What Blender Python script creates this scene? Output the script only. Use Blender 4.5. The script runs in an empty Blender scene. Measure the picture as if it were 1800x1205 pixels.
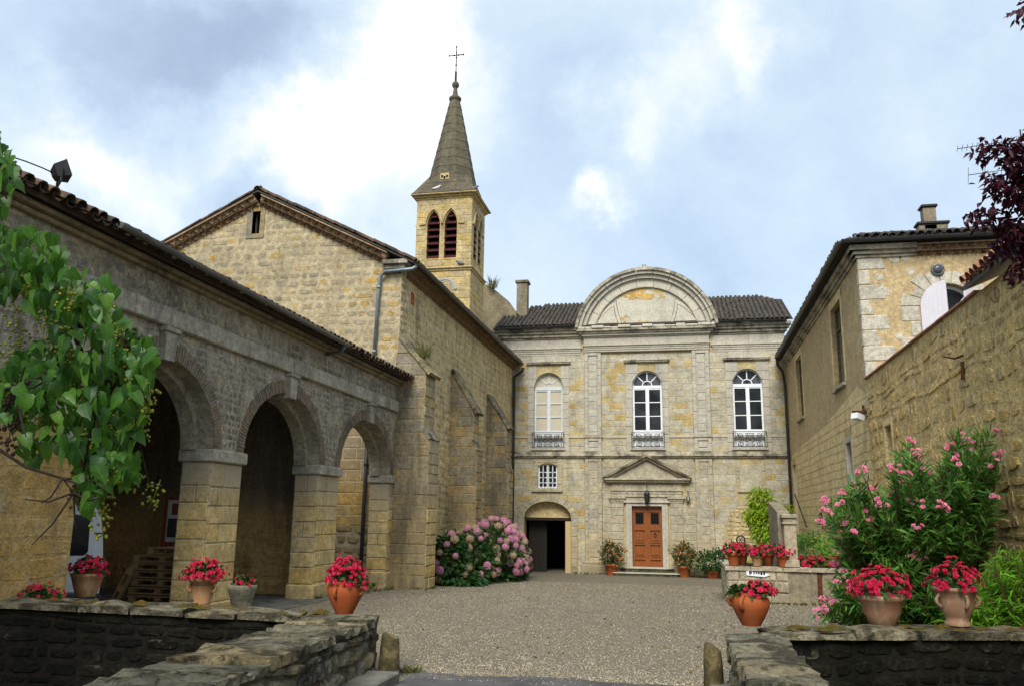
import bpy, math, random
import numpy as np
from mathutils import Vector, Matrix, noise as mnoise
from mathutils.geometry import tessellate_polygon
random.seed(7); RS = np.random.RandomState(7)
R = random.uniform
rad = math.radians

# ---------------------------------------------------------------- camera
FPX, CX, CY, EYE = 1468.0, 900.0, 602.5, 1.8
_n = lambda v: v / np.linalg.norm(v)
_Y = _n(np.array([305, -(912 - 602.5), FPX]))
_Z = np.array([100, 7050, FPX]); _Z = _n(_Z / np.linalg.norm(_Z) - _Y * (_Z / np.linalg.norm(_Z)).dot(_Y))
_X = np.cross(_Z, _Y); _X = -_X if _X[0] < 0 else _X
CM = np.array([_X, _Y, _Z]); CP = np.array([0, 0, EYE])
def ray(px, py): return CM @ np.array([(px - CX) / FPX, (CY - py) / FPX, 1.0])
def _pl(px, py, a, c):
    d = ray(px, py); return Vector(CP + d * (c - CP[a]) / d[a])
def atx(px, py, c): return _pl(px, py, 0, c)      # measured point on the plane X=c
def aty(px, py, c): return _pl(px, py, 1, c)
def atz(px, py, c): return _pl(px, py, 2, c)
def atd(px, py, d): return Vector(CP + ray(px, py) * d)

scene = bpy.context.scene
COL = scene.collection
cam = bpy.data.objects.new('camera', bpy.data.cameras.new('camera')); COL.objects.link(cam)
r_, u_, f_ = (Vector(CM @ np.array(v)) for v in ([1., 0, 0], [0, 1., 0], [0, 0, 1.]))
cam.matrix_world = Matrix(((r_.x, u_.x, -f_.x, 0), (r_.y, u_.y, -f_.y, 0), (r_.z, u_.z, -f_.z, EYE), (0, 0, 0, 1)))
cam.data.sensor_width = 36; cam.data.lens = FPX / 1800 * 36; cam.data.clip_end = 3000; cam.data.clip_start = .05
scene.camera = cam

# ---------------------------------------------------------------- node helper
class NT:
    def __init__(s, tree): s.t = tree; s.n = tree.nodes; s.n.clear()
    def new(s, typ, ins=None, **kw):
        nd = s.n.new(typ)
        for k, v in kw.items(): setattr(nd, k, v)
        for k, v in (ins or {}).items():
            if isinstance(v, bpy.types.NodeSocket): s.t.links.new(v, nd.inputs[k])
            else: nd.inputs[k].default_value = v
        return nd
    def math(s, op, a, b=0.0, clamp=False):
        return s.new('ShaderNodeMath', {0: a, 1: b}, operation=op, use_clamp=clamp).outputs[0]
    def vmath(s, op, a, b=(0, 0, 0)):
        return s.new('ShaderNodeVectorMath', {0: a, 1: b}, operation=op).outputs[0]
    def noise(s, vec, scale, detail=5, rough=.6, dist=0., out='Fac'):
        return s.new('ShaderNodeTexNoise', {'Vector': vec, 'Scale': scale, 'Detail': detail, 'Roughness': rough, 'Distortion': dist}).outputs[out]
    def mr(s, v, a, b, c=0., d=1., smooth=True):
        return s.new('ShaderNodeMapRange', {'Value': v, 'From Min': a, 'From Max': b, 'To Min': c, 'To Max': d},
                     interpolation_type='SMOOTHSTEP' if smooth else 'LINEAR').outputs[0]
    def ramp(s, fac, cols, interp='LINEAR'):
        nd = s.n.new('ShaderNodeValToRGB'); e = nd.color_ramp.elements; nd.color_ramp.interpolation = interp
        for i, c in enumerate(cols):
            p, c = (c if isinstance(c[1], (tuple, list)) else (i / max(1, len(cols) - 1), c))
            el = e[i] if i < 2 else e.new(p)
            el.position = p; el.color = (*c[:3], 1)
        s.t.links.new(fac, nd.inputs[0]); return nd.outputs[0]
    def mix(s, fac, a, b, mode='MIX'):
        nd = s.n.new('ShaderNodeMix'); nd.data_type = 'RGBA'; nd.blend_type = mode
        for k, v in ((0, fac), (6, a), (7, b)):
            if isinstance(v, bpy.types.NodeSocket): s.t.links.new(v, nd.inputs[k])
            else: nd.inputs[k].default_value = v if k == 0 else (*v[:3], 1)
        return nd.outputs[2]

# ---------------------------------------------------------------- world (cloudy sky) and sun
SUN_EL, SUN_AZ = rad(46), rad(183)          # azimuth measured clockwise from +Y: behind the camera, a little to the left
w = bpy.data.worlds.new('World'); scene.world = w; w.use_nodes = True
t = NT(w.node_tree)
dirv = t.new('ShaderNodeTexCoord').outputs['Generated']
sky = t.new('ShaderNodeTexSky', sky_type='NISHITA', sun_disc=False, sun_elevation=SUN_EL, sun_rotation=SUN_AZ)
warp = t.vmath('SCALE', t.vmath('SUBTRACT', t.noise(dirv, 3.2, 7, .62, out='Color'), (.5, .5, .5)))
t.n[-1].inputs['Scale'].default_value = .34
warped = t.vmath('ADD', dirv, warp)
v = t.math('ADD', t.math('MULTIPLY', t.math('SUBTRACT', t.noise(dirv, 2.6, 8, .6, .3), .5), .9), t.math('MULTIPLY', t.math('SUBTRACT', t.noise(t.vmath('ADD', dirv, warp), 7., 8, .62), .5), .55))
v = t.math('ADD', v, .52)
for px, py, rr, am in [(280, 250, .11, .36), (60, 215, .10, .4), (160, 225, .09, .36), (400, 225, .11, .28), (560, 215, .11, .34), (640, 250, .10, .26), (680, 70, .11, .3), (770, 60, .10, .22), (800, 200, .11, .22), (1340, 15, .06, .3), (1270, 80, .08, .2),
                       (1170, 195, .08, .26), (1110, 230, .06, .2), (1080, 368, .035, .3), (1045, 385, .03, .28), (1010, 402, .03, .2), (90, 90, .22, -.19), (230, 150, .15, -.2), (330, 90, .12, -.1), (155, 290, .06, -.4), (530, 30, .10, -.35), (455, 300, .08, -.4), (510, 310, .07, -.3), (430, 60, .10, -.2), (1560, 220, .42, -.14), (1000, 330, .22, -.12), (1000, 60, .15, -.12), (60, 330, .2, -.1)]:
    dv = Vector(ray(px, py)).normalized()
    dist = t.new('ShaderNodeVectorMath', {0: warped, 1: tuple(dv)}, operation='DISTANCE').outputs['Value']
    v = t.math('ADD', v, t.mr(dist, rr * .2, rr * 1.25, am, 0.))
ccol = t.ramp(t.math('DIVIDE', t.math('ADD', v, .4), 1.4), [(0., (.19, .25, .35)), (.286, (.26, .33, .43)), (.464, (.335, .42, .52)), (.643, (.41, .485, .56)), (.8, (.53, .57, .60)), (.92, (.72, .74, .75)), (1., (1.2, 1.19, 1.16))])
bg1 = t.new('ShaderNodeBackground', {'Color': sky.outputs[0], 'Strength': .11})
bg2 = t.new('ShaderNodeBackground', {'Color': ccol, 'Strength': 1.0})
mx = t.new('ShaderNodeMixShader', {0: .9, 1: bg1.outputs[0], 2: bg2.outputs[0]})
t.new('ShaderNodeOutputWorld', {0: mx.outputs[0]})
sun = bpy.data.objects.new('sun', bpy.data.lights.new('sun', 'SUN')); COL.objects.link(sun)
sun.data.energy = 2.4; sun.data.angle = rad(30); sun.data.color = (1, .955, .88)
sd = Vector((math.sin(SUN_AZ) * math.cos(SUN_EL), math.cos(SUN_AZ) * math.cos(SUN_EL), math.sin(SUN_EL)))
sun.rotation_euler = sd.to_track_quat('Z', 'Y').to_euler()
vs = scene.view_settings; vs.view_transform = 'Standard'; vs.look = 'None'; vs.exposure = 0.9; vs.gamma = 1; vs.use_curve_mapping = False

# ---------------------------------------------------------------- object helpers
def link(o): COL.objects.link(o); return o
def setp(o, **k):
    for a, b in k.items():
        if b: o[a] = b
    return o
def thing(name, label, cat, loc=(0, 0, 0), group=None):
    o = link(bpy.data.objects.new(name, None)); o.location = loc; o.empty_display_size = .2
    return setp(o, label=label, category=cat, group=group)
def attach(o, parent):
    if parent:
        o.parent = parent
        if parent.type == 'EMPTY': o.matrix_parent_inverse = Matrix.Translation(-parent.location)
    return o
def copy_tree(o, parent=None):
    c = o.copy(); COL.objects.link(c)
    if parent: c.parent = parent
    for ch in list(o.children): copy_tree(ch, c)
    return c
class MB:
    def __init__(s): s.v = []; s.f = []; s.m = []; s.r = []
    def add(s, vs, fs, m=0, r=None):
        o = len(s.v); r = random.random() if r is None else r
        s.v += [tuple(p) for p in vs]
        for f in fs: s.f.append([i + o for i in f]); s.m.append(m); s.r.append(r)
        return s
    def box(s, x0, x1, y0, y1, z0, z1, m=0, r=None):
        return s.add([(x, y, z) for z in (z0, z1) for y in (y0, y1) for x in (x0, x1)],
                     [(0, 2, 3, 1), (4, 5, 7, 6), (0, 1, 5, 4), (2, 6, 7, 3), (0, 4, 6, 2), (1, 3, 7, 5)], m, r)
    def bbox(s, x0, x1, y0, y1, z0, z1, b=.01, m=0, r=None):        # chamfered box
        vs = []; c = ((x0 + x1) / 2, (y0 + y1) / 2, (z0 + z1) / 2); h = ((x1 - x0) / 2, (y1 - y0) / 2, (z1 - z0) / 2)
        idx = {}
        for a in range(3):
            for sx in (-1, 1):
                for sy in (-1, 1):
                    for sz in (-1, 1):
                        sg = (sx, sy, sz); p = [c[i] + sg[i] * (h[i] - (0 if i == a else b)) for i in range(3)]
                        idx[(a, sg)] = len(vs); vs.append(p)
        fs = []
        for a in range(3):
            o1, o2 = (a + 1) % 3, (a + 2) % 3
            for sa in (-1, 1):
                q = []
                for s1, s2 in ((-1, -1), (1, -1), (1, 1), (-1, 1)):
                    sg = [0] * 3; sg[a] = sa; sg[o1] = s1; sg[o2] = s2; q.append(idx[(a, tuple(sg))])
                fs.append(q if sa > 0 else q[::-1])
        for a in range(3):
            o1, o2 = (a + 1) % 3, (a + 2) % 3
            for s1 in (-1, 1):
                for s2 in (-1, 1):
                    A = [0] * 3; B = [0] * 3
                    A[a] = -1; A[o1] = s1; A[o2] = s2; B[a] = 1; B[o1] = s1; B[o2] = s2
                    A, B = tuple(A), tuple(B)
                    fs.append([idx[(o1, A)], idx[(o1, B)], idx[(o2, B)], idx[(o2, A)]])
        for sx in (-1, 1):
            for sy in (-1, 1):
                for sz in (-1, 1): fs.append([idx[(a, (sx, sy, sz))] for a in range(3)])
        return s.add(vs, fs, m, r)
    def obox(s, c, ax, ay, az, m=0, r=None):                        # box from centre and three half axes
        c, ax, ay, az = map(Vector, (c, ax, ay, az))
        return s.add([c + ax * i + ay * j + az * k for k in (-1, 1) for j in (-1, 1) for i in (-1, 1)],
                     [(0, 2, 3, 1), (4, 5, 7, 6), (0, 1, 5, 4), (2, 6, 7, 3), (0, 4, 6, 2), (1, 3, 7, 5)], m, r)
    def bar(s, a, b, w, h=None, m=0, up=(0, 0, 1)):
        a, b = Vector(a), Vector(b); d = (b - a); up = Vector(up)
        if abs(d.normalized().dot(up)) > .98: up = Vector((1, 0, 0))
        x = d.cross(up).normalized() * w / 2; z = x.cross(d).normalized() * (h or w) / 2
        return s.obox((a + b) / 2, d / 2, x, z, m)
    def prism(s, fr, poly, d0, d1, holes=(), m=0, r=None):          # polygon in a frame, extruded from d0 to d1 along its normal
        O, U, V, N = fr; loops = [list(poly)] + [list(h) for h in holes]
        r = random.random() if r is None else r
        tris = tessellate_polygon([[Vector((a, b, 0)) for a, b in L] for L in loops])
        flat = [p for L in loops for p in L]; n = len(flat)
        vs = [O + U * a + V * b + N * d for d in (d0, d1) for a, b in flat]
        fs = [(t[0], t[1], t[2]) for t in tris] + [(t[2] + n, t[1] + n, t[0] + n) for t in tris]
        o = 0
        for L in loops:
            k = len(L)
            for i in range(k): fs.append((o + i, o + (i + 1) % k, n + o + (i + 1) % k, n + o + i))
            o += k
        return s.add(vs, fs, m, r)
    def tube(s, pts, rr, n=8, m=0, cap=True, r=None):
        pts = [Vector(p) for p in pts]; k = len(pts); rr = rr if isinstance(rr, (list, tuple)) else [rr] * k
        vs = []; px = None
        for i, p in enumerate(pts):
            d = (pts[min(i + 1, k - 1)] - pts[max(i - 1, 0)]).normalized()
            if px is None: px = d.orthogonal().normalized()
            px = (px - d * px.dot(d)).normalized(); py = d.cross(px)
            vs += [p + (px * math.cos(2 * math.pi * j / n) + py * math.sin(2 * math.pi * j / n)) * rr[i] for j in range(n)]
        fs = [(i * n + j, i * n + (j + 1) % n, (i + 1) * n + (j + 1) % n, (i + 1) * n + j) for i in range(k - 1) for j in range(n)]
        if cap: fs += [tuple(range(n))[::-1], tuple((k - 1) * n + j for j in range(n))]
        return s.add(vs, fs, m, r)
    def lathe(s, prof, c=(0, 0, 0), n=24, m=0, r=None, ph=0.):
        k = len(prof); vs = [(c[0] + a * math.cos(2 * math.pi * j / n + ph), c[1] + a * math.sin(2 * math.pi * j / n + ph), c[2] + z) for a, z in prof for j in range(n)]
        fs = [(i * n + j, i * n + (j + 1) % n, (i + 1) * n + (j + 1) % n, (i + 1) * n + j) for i in range(k - 1) for j in range(n)]
        return s.add(vs, fs, m, r)
    def sphere(s, c, r, n=10, k=6, sc=(1, 1, 1), m=0):
        vs = [(c[0] + r * sc[0] * math.sin(math.pi * i / k) * math.cos(2 * math.pi * j / n), c[1] + r * sc[1] * math.sin(math.pi * i / k) * math.sin(2 * math.pi * j / n), c[2] + r * sc[2] * math.cos(math.pi * i / k)) for i in range(k + 1) for j in range(n)]
        fs = [(i * n + j, (i + 1) * n + j, (i + 1) * n + (j + 1) % n, i * n + (j + 1) % n) for i in range(k) for j in range(n)]
        return s.add(vs, fs, m)
    def mesh(s, name, mats, smooth=False):
        me = bpy.data.meshes.new(name); me.from_pydata(s.v, [], s.f)
        for mt in (mats if isinstance(mats, (list, tuple)) else [mats]): me.materials.append(mt)
        me.polygons.foreach_set('material_index', s.m)
        if smooth: me.polygons.foreach_set('use_smooth', [True] * len(s.f))
        at = me.attributes.new('rnd', 'FLOAT', 'FACE'); at.data.foreach_set('value', s.r)
        me.update(); return me
    def build(s, name, mats, parent=None, smooth=False, **props):
        o = link(bpy.data.objects.new(name, s.mesh(name, mats, smooth)))
        setp(o, **props); return attach(o, parent)
def frame(O, U, N, V=(0, 0, 1)): return (Vector(O), Vector(U), Vector(V), Vector(N))
def rect(a, b, c, d): return [(a, c), (b, c), (b, d), (a, d)]
def arch(u0, u1, v0, vs, rise, n=16):                               # opening: straight to vs, then an elliptic head
    c, h = (u0 + u1) / 2, (u1 - u0) / 2
    return [(u0, v0), (u1, v0)] + [(c + h * math.cos(math.pi * i / n), vs + rise * math.sin(math.pi * i / n)) for i in range(n + 1)]

# pieces: the 300 that show largest become objects, the rest one "stuff" part
class Pieces:
    def __init__(s, name, thing_): s.name = name; s.t = thing_; s.L = []
    def add(s, vs, fs, mat, parent, mesh=None, mw=None):
        s.L.append((vs, fs, mat, parent, mesh, mw))
    def finish(s, limit=300):
        def key(e):
            P = [e[5] @ Vector(p) for p in e[0]] if e[5] is not None else [Vector(p) for p in e[0]]
            lo = Vector([min(p[i] for p in P) for i in range(3)]); hi = Vector([max(p[i] for p in P) for i in range(3)])
            c = (lo + hi) / 2; cc = Vector(CM.T @ (np.array(c) - CP))
            if cc.z < .3: return 0
            x, y = CX + FPX * cc.x / cc.z, CY - FPX * cc.y / cc.z
            return ((hi - lo).length / cc.z) * (1 if -60 < x < 1860 and -60 < y < 1265 else .05)
        s.L.sort(key=key, reverse=True)
        for vs, fs, mat, parent, mesh, mw in s.L[:limit]:
            if mesh is None:
                b = MB().add(vs, fs); o = b.build(s.name, mat, parent)
            else:
                o = link(bpy.data.objects.new(s.name, mesh)); attach(o, parent); o.matrix_basis = mw
        rest = s.L[limit:]
        if rest:
            mats = []; b = MB()
            for vs, fs, mat, parent, mesh, mw in rest:
                if mat not in mats: mats.append(mat)
                b.add([mw @ Vector(p) for p in vs] if mw is not None else vs, fs, mats.index(mat))
            b.build(s.name, mats, s.t, kind='stuff')

def _crossings(poly, v):
    xs = []
    for i in range(len(poly)):
        (a, b), (c, d) = poly[i], poly[(i + 1) % len(poly)]
        if (b <= v < d) or (d <= v < b): xs.append(a + (c - a) * (v - b) / (d - b))
    return sorted(xs)
def _iv(loops, v):
    xs = []
    iv = [(a, b) for L in loops[:1] for a, b in zip(*[iter(_crossings(L, v))] * 2)]
    for L in loops[1:]:
        for a, b in zip(*[iter(_crossings(L, v))] * 2):
            nw = []
            for p, q in iv:
                if b <= p or a >= q: nw.append((p, q)); continue
                if a > p: nw.append((p, a))
                if b < q: nw.append((b, q))
            iv = nw
    return iv
def masonry(P, fr, poly, holes, rh, rw, mat, parent, gap=.012, d=.03, rough=.0, style='ashlar', seed=1, dvar=.4, d0=-.03, warp=None):
    warp = (.12 if style == 'rubble' else 0.) if warp is None else warp
    rnd = random.Random(seed); O, U, V, N = fr
    flip = U.cross(V).dot(N) < 0
    v = min(p[1] for p in poly); vmax = max(p[1] for p in poly); loops = [poly] + list(holes)
    # row joints snap to the horizontal edges of the openings where they are close
    while v < vmax - .03:
        h = rnd.uniform(*rh)
        if vmax - v - h < rh[0] * .6: h = vmax - v
        a, b = _iv(loops, v + .004), _iv(loops, v + h - .004)
        if len(a) != len(b):
            m = []
            for p, q in a:
                for p2, q2 in b:
                    if min(q, q2) - max(p, p2) > .03: m.append((max(p, p2), min(q, q2)))
            a = b = m
        for (p0, q0), (p1, q1) in zip(a, b):
            lo, hi = max(p0, p1), min(q0, q1); W = hi - lo
            if max(q0 - p0, q1 - p1) < .03: continue
            if W < .05: lo, hi, W = None, None, max(q0 - p0, q1 - p1)
            cuts = [0.]; x = 0.
            first = True
            while True:
                wd = rnd.uniform(*rw) * (rnd.uniform(.5, 1) if first else 1); first = False
                if W - x - wd < rw[0] * .6: break
                x += wd; cuts.append(x / W)
            cuts.append(1.)
            for c0, c1 in zip(cuts, cuts[1:]):
                jt = lambda: rnd.uniform(-rough, rough) * h
                ub = lambda c_, p, q: (p if c_ == 0 else q if c_ == 1 else (lo + W * c_ if lo is not None else p + (q - p) * c_))
                A = (ub(c0, p0, q0), v); B = (ub(c1, p0, q0), v); C = (ub(c1, p1, q1), v + h); D = (ub(c0, p1, q1), v + h)
                if max(B[0] - A[0], C[0] - D[0]) < .035: continue
                g = gap / 2
                q = [(A[0] + g, A[1] + g), (B[0] - g, B[1] + g), (C[0] - g, C[1] - g), (D[0] + g, D[1] - g)]
                if q[1][0] < q[0][0]: q[0] = q[1] = ((q[0][0] + q[1][0]) / 2, q[0][1])
                if q[2][0] < q[3][0]: q[2] = q[3] = ((q[2][0] + q[3][0]) / 2, q[2][1])
                if rough:
                    q = [(a_ + abs(jt()) * (1 if i in (0, 3) else -1), b_ + abs(jt()) * (1 if i < 2 else -1)) for i, (a_, b_) in enumerate(q)]
                if style == 'rubble':
                    o = []
                    for i in range(4):
                        a_, b_, c_ = q[i], q[i - 1], q[(i + 1) % 4]
                        k1, k2 = rnd.uniform(.1, .35), rnd.uniform(.1, .35)
                        o += [(a_[0] + (b_[0] - a_[0]) * k1, a_[1] + (b_[1] - a_[1]) * k1), (a_[0] + (c_[0] - a_[0]) * k2, a_[1] + (c_[1] - a_[1]) * k2)]
                    q = o
                if warp: q = [(a_ + warp * .5 * mnoise.noise(Vector((a_ * 1.1, b_ * 1.1, seed + 9.))), b_ + warp * mnoise.noise(Vector((a_ * .8, b_ * .9, seed)))) for a_, b_ in q]
                cu, cv = sum(a_ for a_, b_ in q) / len(q), sum(b_ for a_, b_ in q) / len(q)
                dd = d * (1 + rnd.uniform(-dvar, dvar)); sz = min(h, (B[0] - A[0] + C[0] - D[0]) / 2)
                ch = min(.02 if style != 'rubble' else .05, sz * .16); k = 1 - 2 * ch / max(sz, .05)
                n = len(q)
                pt = lambda a_, b_, dz: O + U * a_ + V * b_ + N * dz
                vs = [pt(a_, b_, d0) for a_, b_ in q] + [pt(a_, b_, max(dd - ch * .9, d0 + .005)) for a_, b_ in q]
                vs += [pt(cu + (a_ - cu) * (1 - 2 * ch / max(.06, abs(B[0] - A[0]))), cv + (b_ - cv) * (1 - 2 * ch / h), dd + rnd.uniform(-1, 1) * d * (.12 if style != 'rubble' else .35)) for a_, b_ in q]
                fs = []
                for i in range(n):
                    j = (i + 1) % n
                    fs += [(i, j, n + j, n + i), (n + i, n + j, 2 * n + j, 2 * n + i)]
                if style == 'rubble':
                    vs.append(pt(cu, cv, dd + rnd.uniform(0, .3) * d)); fs += [(2 * n + i, 2 * n + (i + 1) % n, 3 * n) for i in range(n)]
                else: fs.append(tuple(range(2 * n, 3 * n)))
                if flip: fs = [f[::-1] for f in fs]
                P.add(vs, fs, mat, parent)
        v += h

# ---------------------------------------------------------------- materials
def newmat(name):
    m = bpy.data.materials.new(name); m.use_nodes = True; return m, NT(m.node_tree)
def finish(t, col, rough=.85, normal=None, spec=.25, metal=0.):
    ins = {'Base Color': col, 'Roughness': rough, 'Specular IOR Level': spec, 'Metallic': metal}
    if normal is not None: ins['Normal'] = normal
    b = t.new('ShaderNodeBsdfPrincipled', ins); t.new('ShaderNodeOutputMaterial', {0: b.outputs[0]}); return b
def rndv(t):
    oi = t.new('ShaderNodeObjectInfo').outputs['Random']; at = t.new('ShaderNodeAttribute', attribute_name='rnd').outputs['Fac']
    return t.math('FRACT', t.math('ADD', t.math('MULTIPLY', oi, 7.31), at))
def stone_mat(name, cols, dark=(.05, .047, .04), damt=.5, dthr=(.5, .68), dscale=.9, streak=True, bump=.5, zbands=(), mott=(.72, 1.22), fine=(.7, 1.26), pale=None, speck=.3, grain=(.72, 1.26)):
    m, t = newmat(name); P = t.new('ShaderNodeNewGeometry').outputs['Position']
    col = t.ramp(rndv(t), cols)
    n1 = t.noise(P, 2.1, 6, .65); n3 = t.noise(P, 30, 5, .7); n4 = t.noise(P, 9, 5, .65)
    sc = t.vmath('MULTIPLY', P, (1.6, 1.6, .3) if streak else (1, 1, 1))
    n2 = t.noise(sc, dscale, 9, .68)
    mul = t.math('MULTIPLY', t.mr(n1, .3, .7, *mott, smooth=False), t.mr(n3, .3, .7, *fine, smooth=False))
    mul = t.math('MULTIPLY', mul, t.mr(n4, .3, .7, *grain, smooth=False))
    vm = t.new('ShaderNodeVectorMath', {0: col}, operation='SCALE'); t.t.links.new(mul, vm.inputs['Scale']); col = vm.outputs[0]
    z = t.new('ShaderNodeSeparateXYZ', {0: P}).outputs['Z']
    zz = t.math('ADD', z, t.math('MULTIPLY', t.math('SUBTRACT', n1, .5), 1.6))
    for z0, z1, c, am in zbands:                                    # tone bands by height (damp, lichen, ochre wash, interior darkening), ragged edges
        f = t.math('MULTIPLY', t.mr(zz, z0, z1, 0, am), t.mr(n4, .25, .6, .55, 1.))
        col = t.mix(f, col, c)
    if pale: col = t.mix(t.math('MULTIPLY', t.mr(t.noise(P, 3.4, 7, .7), .56, .66), pale[1]), col, pale[0])
    col = t.mix(t.math('MULTIPLY', t.mr(n2, *dthr), damt), col, dark)
    if speck:
        col = t.mix(t.math('MULTIPLY', t.math('MULTIPLY', t.mr(t.noise(P, 14, 6, .75), .53, .63), speck), t.mr(t.noise(P, 1.1, 5, .6), .36, .62, .3, 1.1)), col, dark)
    h = t.math('ADD', t.math('MULTIPLY', n3, .6), t.math('MULTIPLY', n4, 1.2))
    bp = t.new('ShaderNodeBump', {'Strength': min(bump, 1.), 'Distance': .03 * max(1., bump), 'Height': h})
    finish(t, col, .93, bp.outputs[0], .12); return m
def plain(name, col, rough=.6, var=.15, scale=8., spec=.3, metal=0., bump=0., ramp2=None):
    m, t = newmat(name); P = t.new('ShaderNodeNewGeometry').outputs['Position']
    n = t.noise(P, scale, 5, .6)
    c2 = ramp2 or tuple(max(0, x * (1 - var * 1.6)) for x in col)
    c = t.mix(t.mr(n, .3, .7), col, c2)
    nm = t.new('ShaderNodeBump', {'Strength': bump, 'Distance': .02, 'Height': t.noise(P, scale * 5, 4, .6)}).outputs[0] if bump else None
    finish(t, c, rough, nm, spec, metal); return m
def leaf_mat(name, cols, transl=.3, rough=.5, spec=.2, vein=False):
    m, t = newmat(name); P = t.new('ShaderNodeNewGeometry').outputs['Position']
    c = t.ramp(rndv(t), cols)
    if vein:
        ox = t.new('ShaderNodeSeparateXYZ', {0: t.new('ShaderNodeTexCoord').outputs['Object']}); ax_ = t.math('ABSOLUTE', ox.outputs['X'])
        side_ = t.math('SINE', t.math('SUBTRACT', t.math('MULTIPLY', ox.outputs['Y'], 34.), t.math('MULTIPLY', ax_, 26.)))
        f_v = t.math('MAXIMUM', t.mr(ax_, .008, .03, .55, 0.), t.math('MULTIPLY', t.mr(side_, .86, 1., 0, .3), t.mr(ax_, .3, .5, 1, 0)))
        c = t.mix(f_v, c, (.16, .26, .06))
    c = t.mix(t.mr(t.noise(P, 25, 3), .35, .65, 0, .3), c, tuple(x * .55 for x in cols[0]))
    b = t.new('ShaderNodeBsdfPrincipled', {'Base Color': c, 'Roughness': rough, 'Specular IOR Level': spec})
    tr = t.new('ShaderNodeBsdfTranslucent', {'Color': t.mix(.5, c, tuple(min(1, x * 1.6) for x in cols[-1]))})
    mx = t.new('ShaderNodeMixShader', {0: transl, 1: b.outputs[0], 2: tr.outputs[0]})
    t.new('ShaderNodeOutputMaterial', {0: mx.outputs[0]}); return m

GREY = (.30, .28, .225)
M = {}
M['gable'] = stone_mat('gable_stone', [(.27, .235, .165), (.33, .275, .175), (.38, .31, .19), (.30, .26, .18), (.40, .29, .12), (.35, .295, .2), (.29, .25, .175), (.42, .27, .08)], damt=.35, dthr=(.55, .72), mott=(.78, 1.2))
M['gable_mortar'] = stone_mat('gable_mortar', [(.40, .33, .2), (.42, .35, .22)], damt=.25)
M['nave'] = stone_mat('nave_side_stone', [(.44, .345, .18), (.53, .42, .22), (.58, .47, .26), (.44, .38, .25), (.55, .42, .2)], damt=.6, dthr=(.52, .68), dscale=1.5)
M['nave_mortar'] = stone_mat('nave_mortar', [(.55, .44, .24), (.57, .46, .26)], damt=.45, dscale=1.5)
M['buttress'] = stone_mat('buttress_stone', [(.21, .188, .14), (.26, .22, .145), (.31, .245, .135), (.25, .225, .17), (.36, .25, .1)], grain=(.7, 1.2), damt=.6, dthr=(.48, .66), zbands=((3.2, 1.0, (.36, .26, .11), .55),))
M['arcade'] = stone_mat('arcade_rubble', [(.24, .222, .18), (.32, .29, .228), (.40, .35, .255), (.28, .262, .22), (.36, .315, .21)], damt=.62, dthr=(.47, .63), dscale=1.3, pale=((.42, .37, .24), .7), speck=.6, grain=(.6, 1.4), bump=.9)
M['arcade_mortar'] = stone_mat('arcade_mortar', [(.34, .30, .22), (.36, .32, .235)], damt=.6, dthr=(.46, .64), pale=((.38, .33, .22), .6), speck=.5, grain=(.65, 1.35), bump=.9)
M['band'] = stone_mat('grey_ashlar', [(.33, .3, .24), (.39, .355, .285), (.36, .33, .26)], damt=.5, dthr=(.5, .68), streak=True)
M['pier'] = stone_mat('pier_ashlar', [(.58, .43, .19), (.64, .48, .22), (.54, .41, .21), (.6, .41, .13)], damt=.35, dthr=(.54, .7), zbands=((1.7, 2.5, (.3, .275, .22), .75), (.5, .0, (.27, .22, .13), .5)))
M['ochre_wall'] = stone_mat('ochre_wall_stone', [(.46, .3, .095), (.5, .32, .105), (.42, .285, .105), (.48, .33, .14)], damt=.3, grain=(.7, 1.25), bump=.9, pale=((.46, .4, .28), .6), zbands=((2.3, 3.6, (.2, .18, .14), .85),))
M['vault'] = stone_mat('old_interior_plaster', [(.5, .33, .13), (.54, .36, .15)], damt=.5, grain=(.7, 1.25), zbands=((1.5, 2.5, (.1, .09, .075), .93),))  # ochre below, turning near-black towards the top
M['facade'] = stone_mat('facade_stone', [(.41, .38, .295), (.44, .41, .32), (.38, .36, .295), (.43, .39, .285), (.46, .43, .335), (.42, .37, .255), (.40, .38, .31), (.45, .41, .31), (.44, .34, .16), (.41, .3, .12)], grain=(.78, 1.2), speck=.2, damt=.4, dthr=(.56, .74), dscale=.8)
M['ashlar'] = stone_mat('pale_ashlar', [(.44, .41, .335), (.47, .44, .36), (.42, .39, .315)], speck=.15, grain=(.84, 1.12), damt=.35, dthr=(.55, .74), mott=(.84, 1.12))
M['ashlar_low'] = stone_mat('portal_ashlar', [(.38, .345, .26), (.43, .38, .27), (.36, .33, .255), (.45, .38, .24)], damt=.35, dthr=(.52, .72), zbands=((1.8, .3, (.42, .33, .17), .6), (.1, -.6, (.2, .17, .11), .6)))
M['cornice'] = stone_mat('weathered_cornice', [(.40, .36, .27), (.44, .4, .3)], damt=.75, dthr=(.44, .62), dscale=1.6, streak=False)
M['tympanum'] = stone_mat('tympanum_plaster', [(.53, .5, .4), (.54, .51, .41)], speck=.15, grain=(.86, 1.1), damt=.2, mott=(.9, 1.08))
M['ochre_patch'] = stone_mat('bare_ochre_stone', [(.5, .33, .11), (.54, .37, .14)], damt=.1)
M['tower'] = stone_mat('tower_ashlar', [(.44, .35, .18), (.48, .38, .2), (.40, .33, .2), (.5, .39, .19), (.47, .34, .13)], damt=.3, dthr=(.56, .74))
M['spire'] = stone_mat('spire_stone', [(.10, .09, .062), (.12, .105, .072), (.11, .096, .065)], damt=.6, dthr=(.46, .66), streak=True, pale=((.26, .22, .12), .3))
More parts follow.
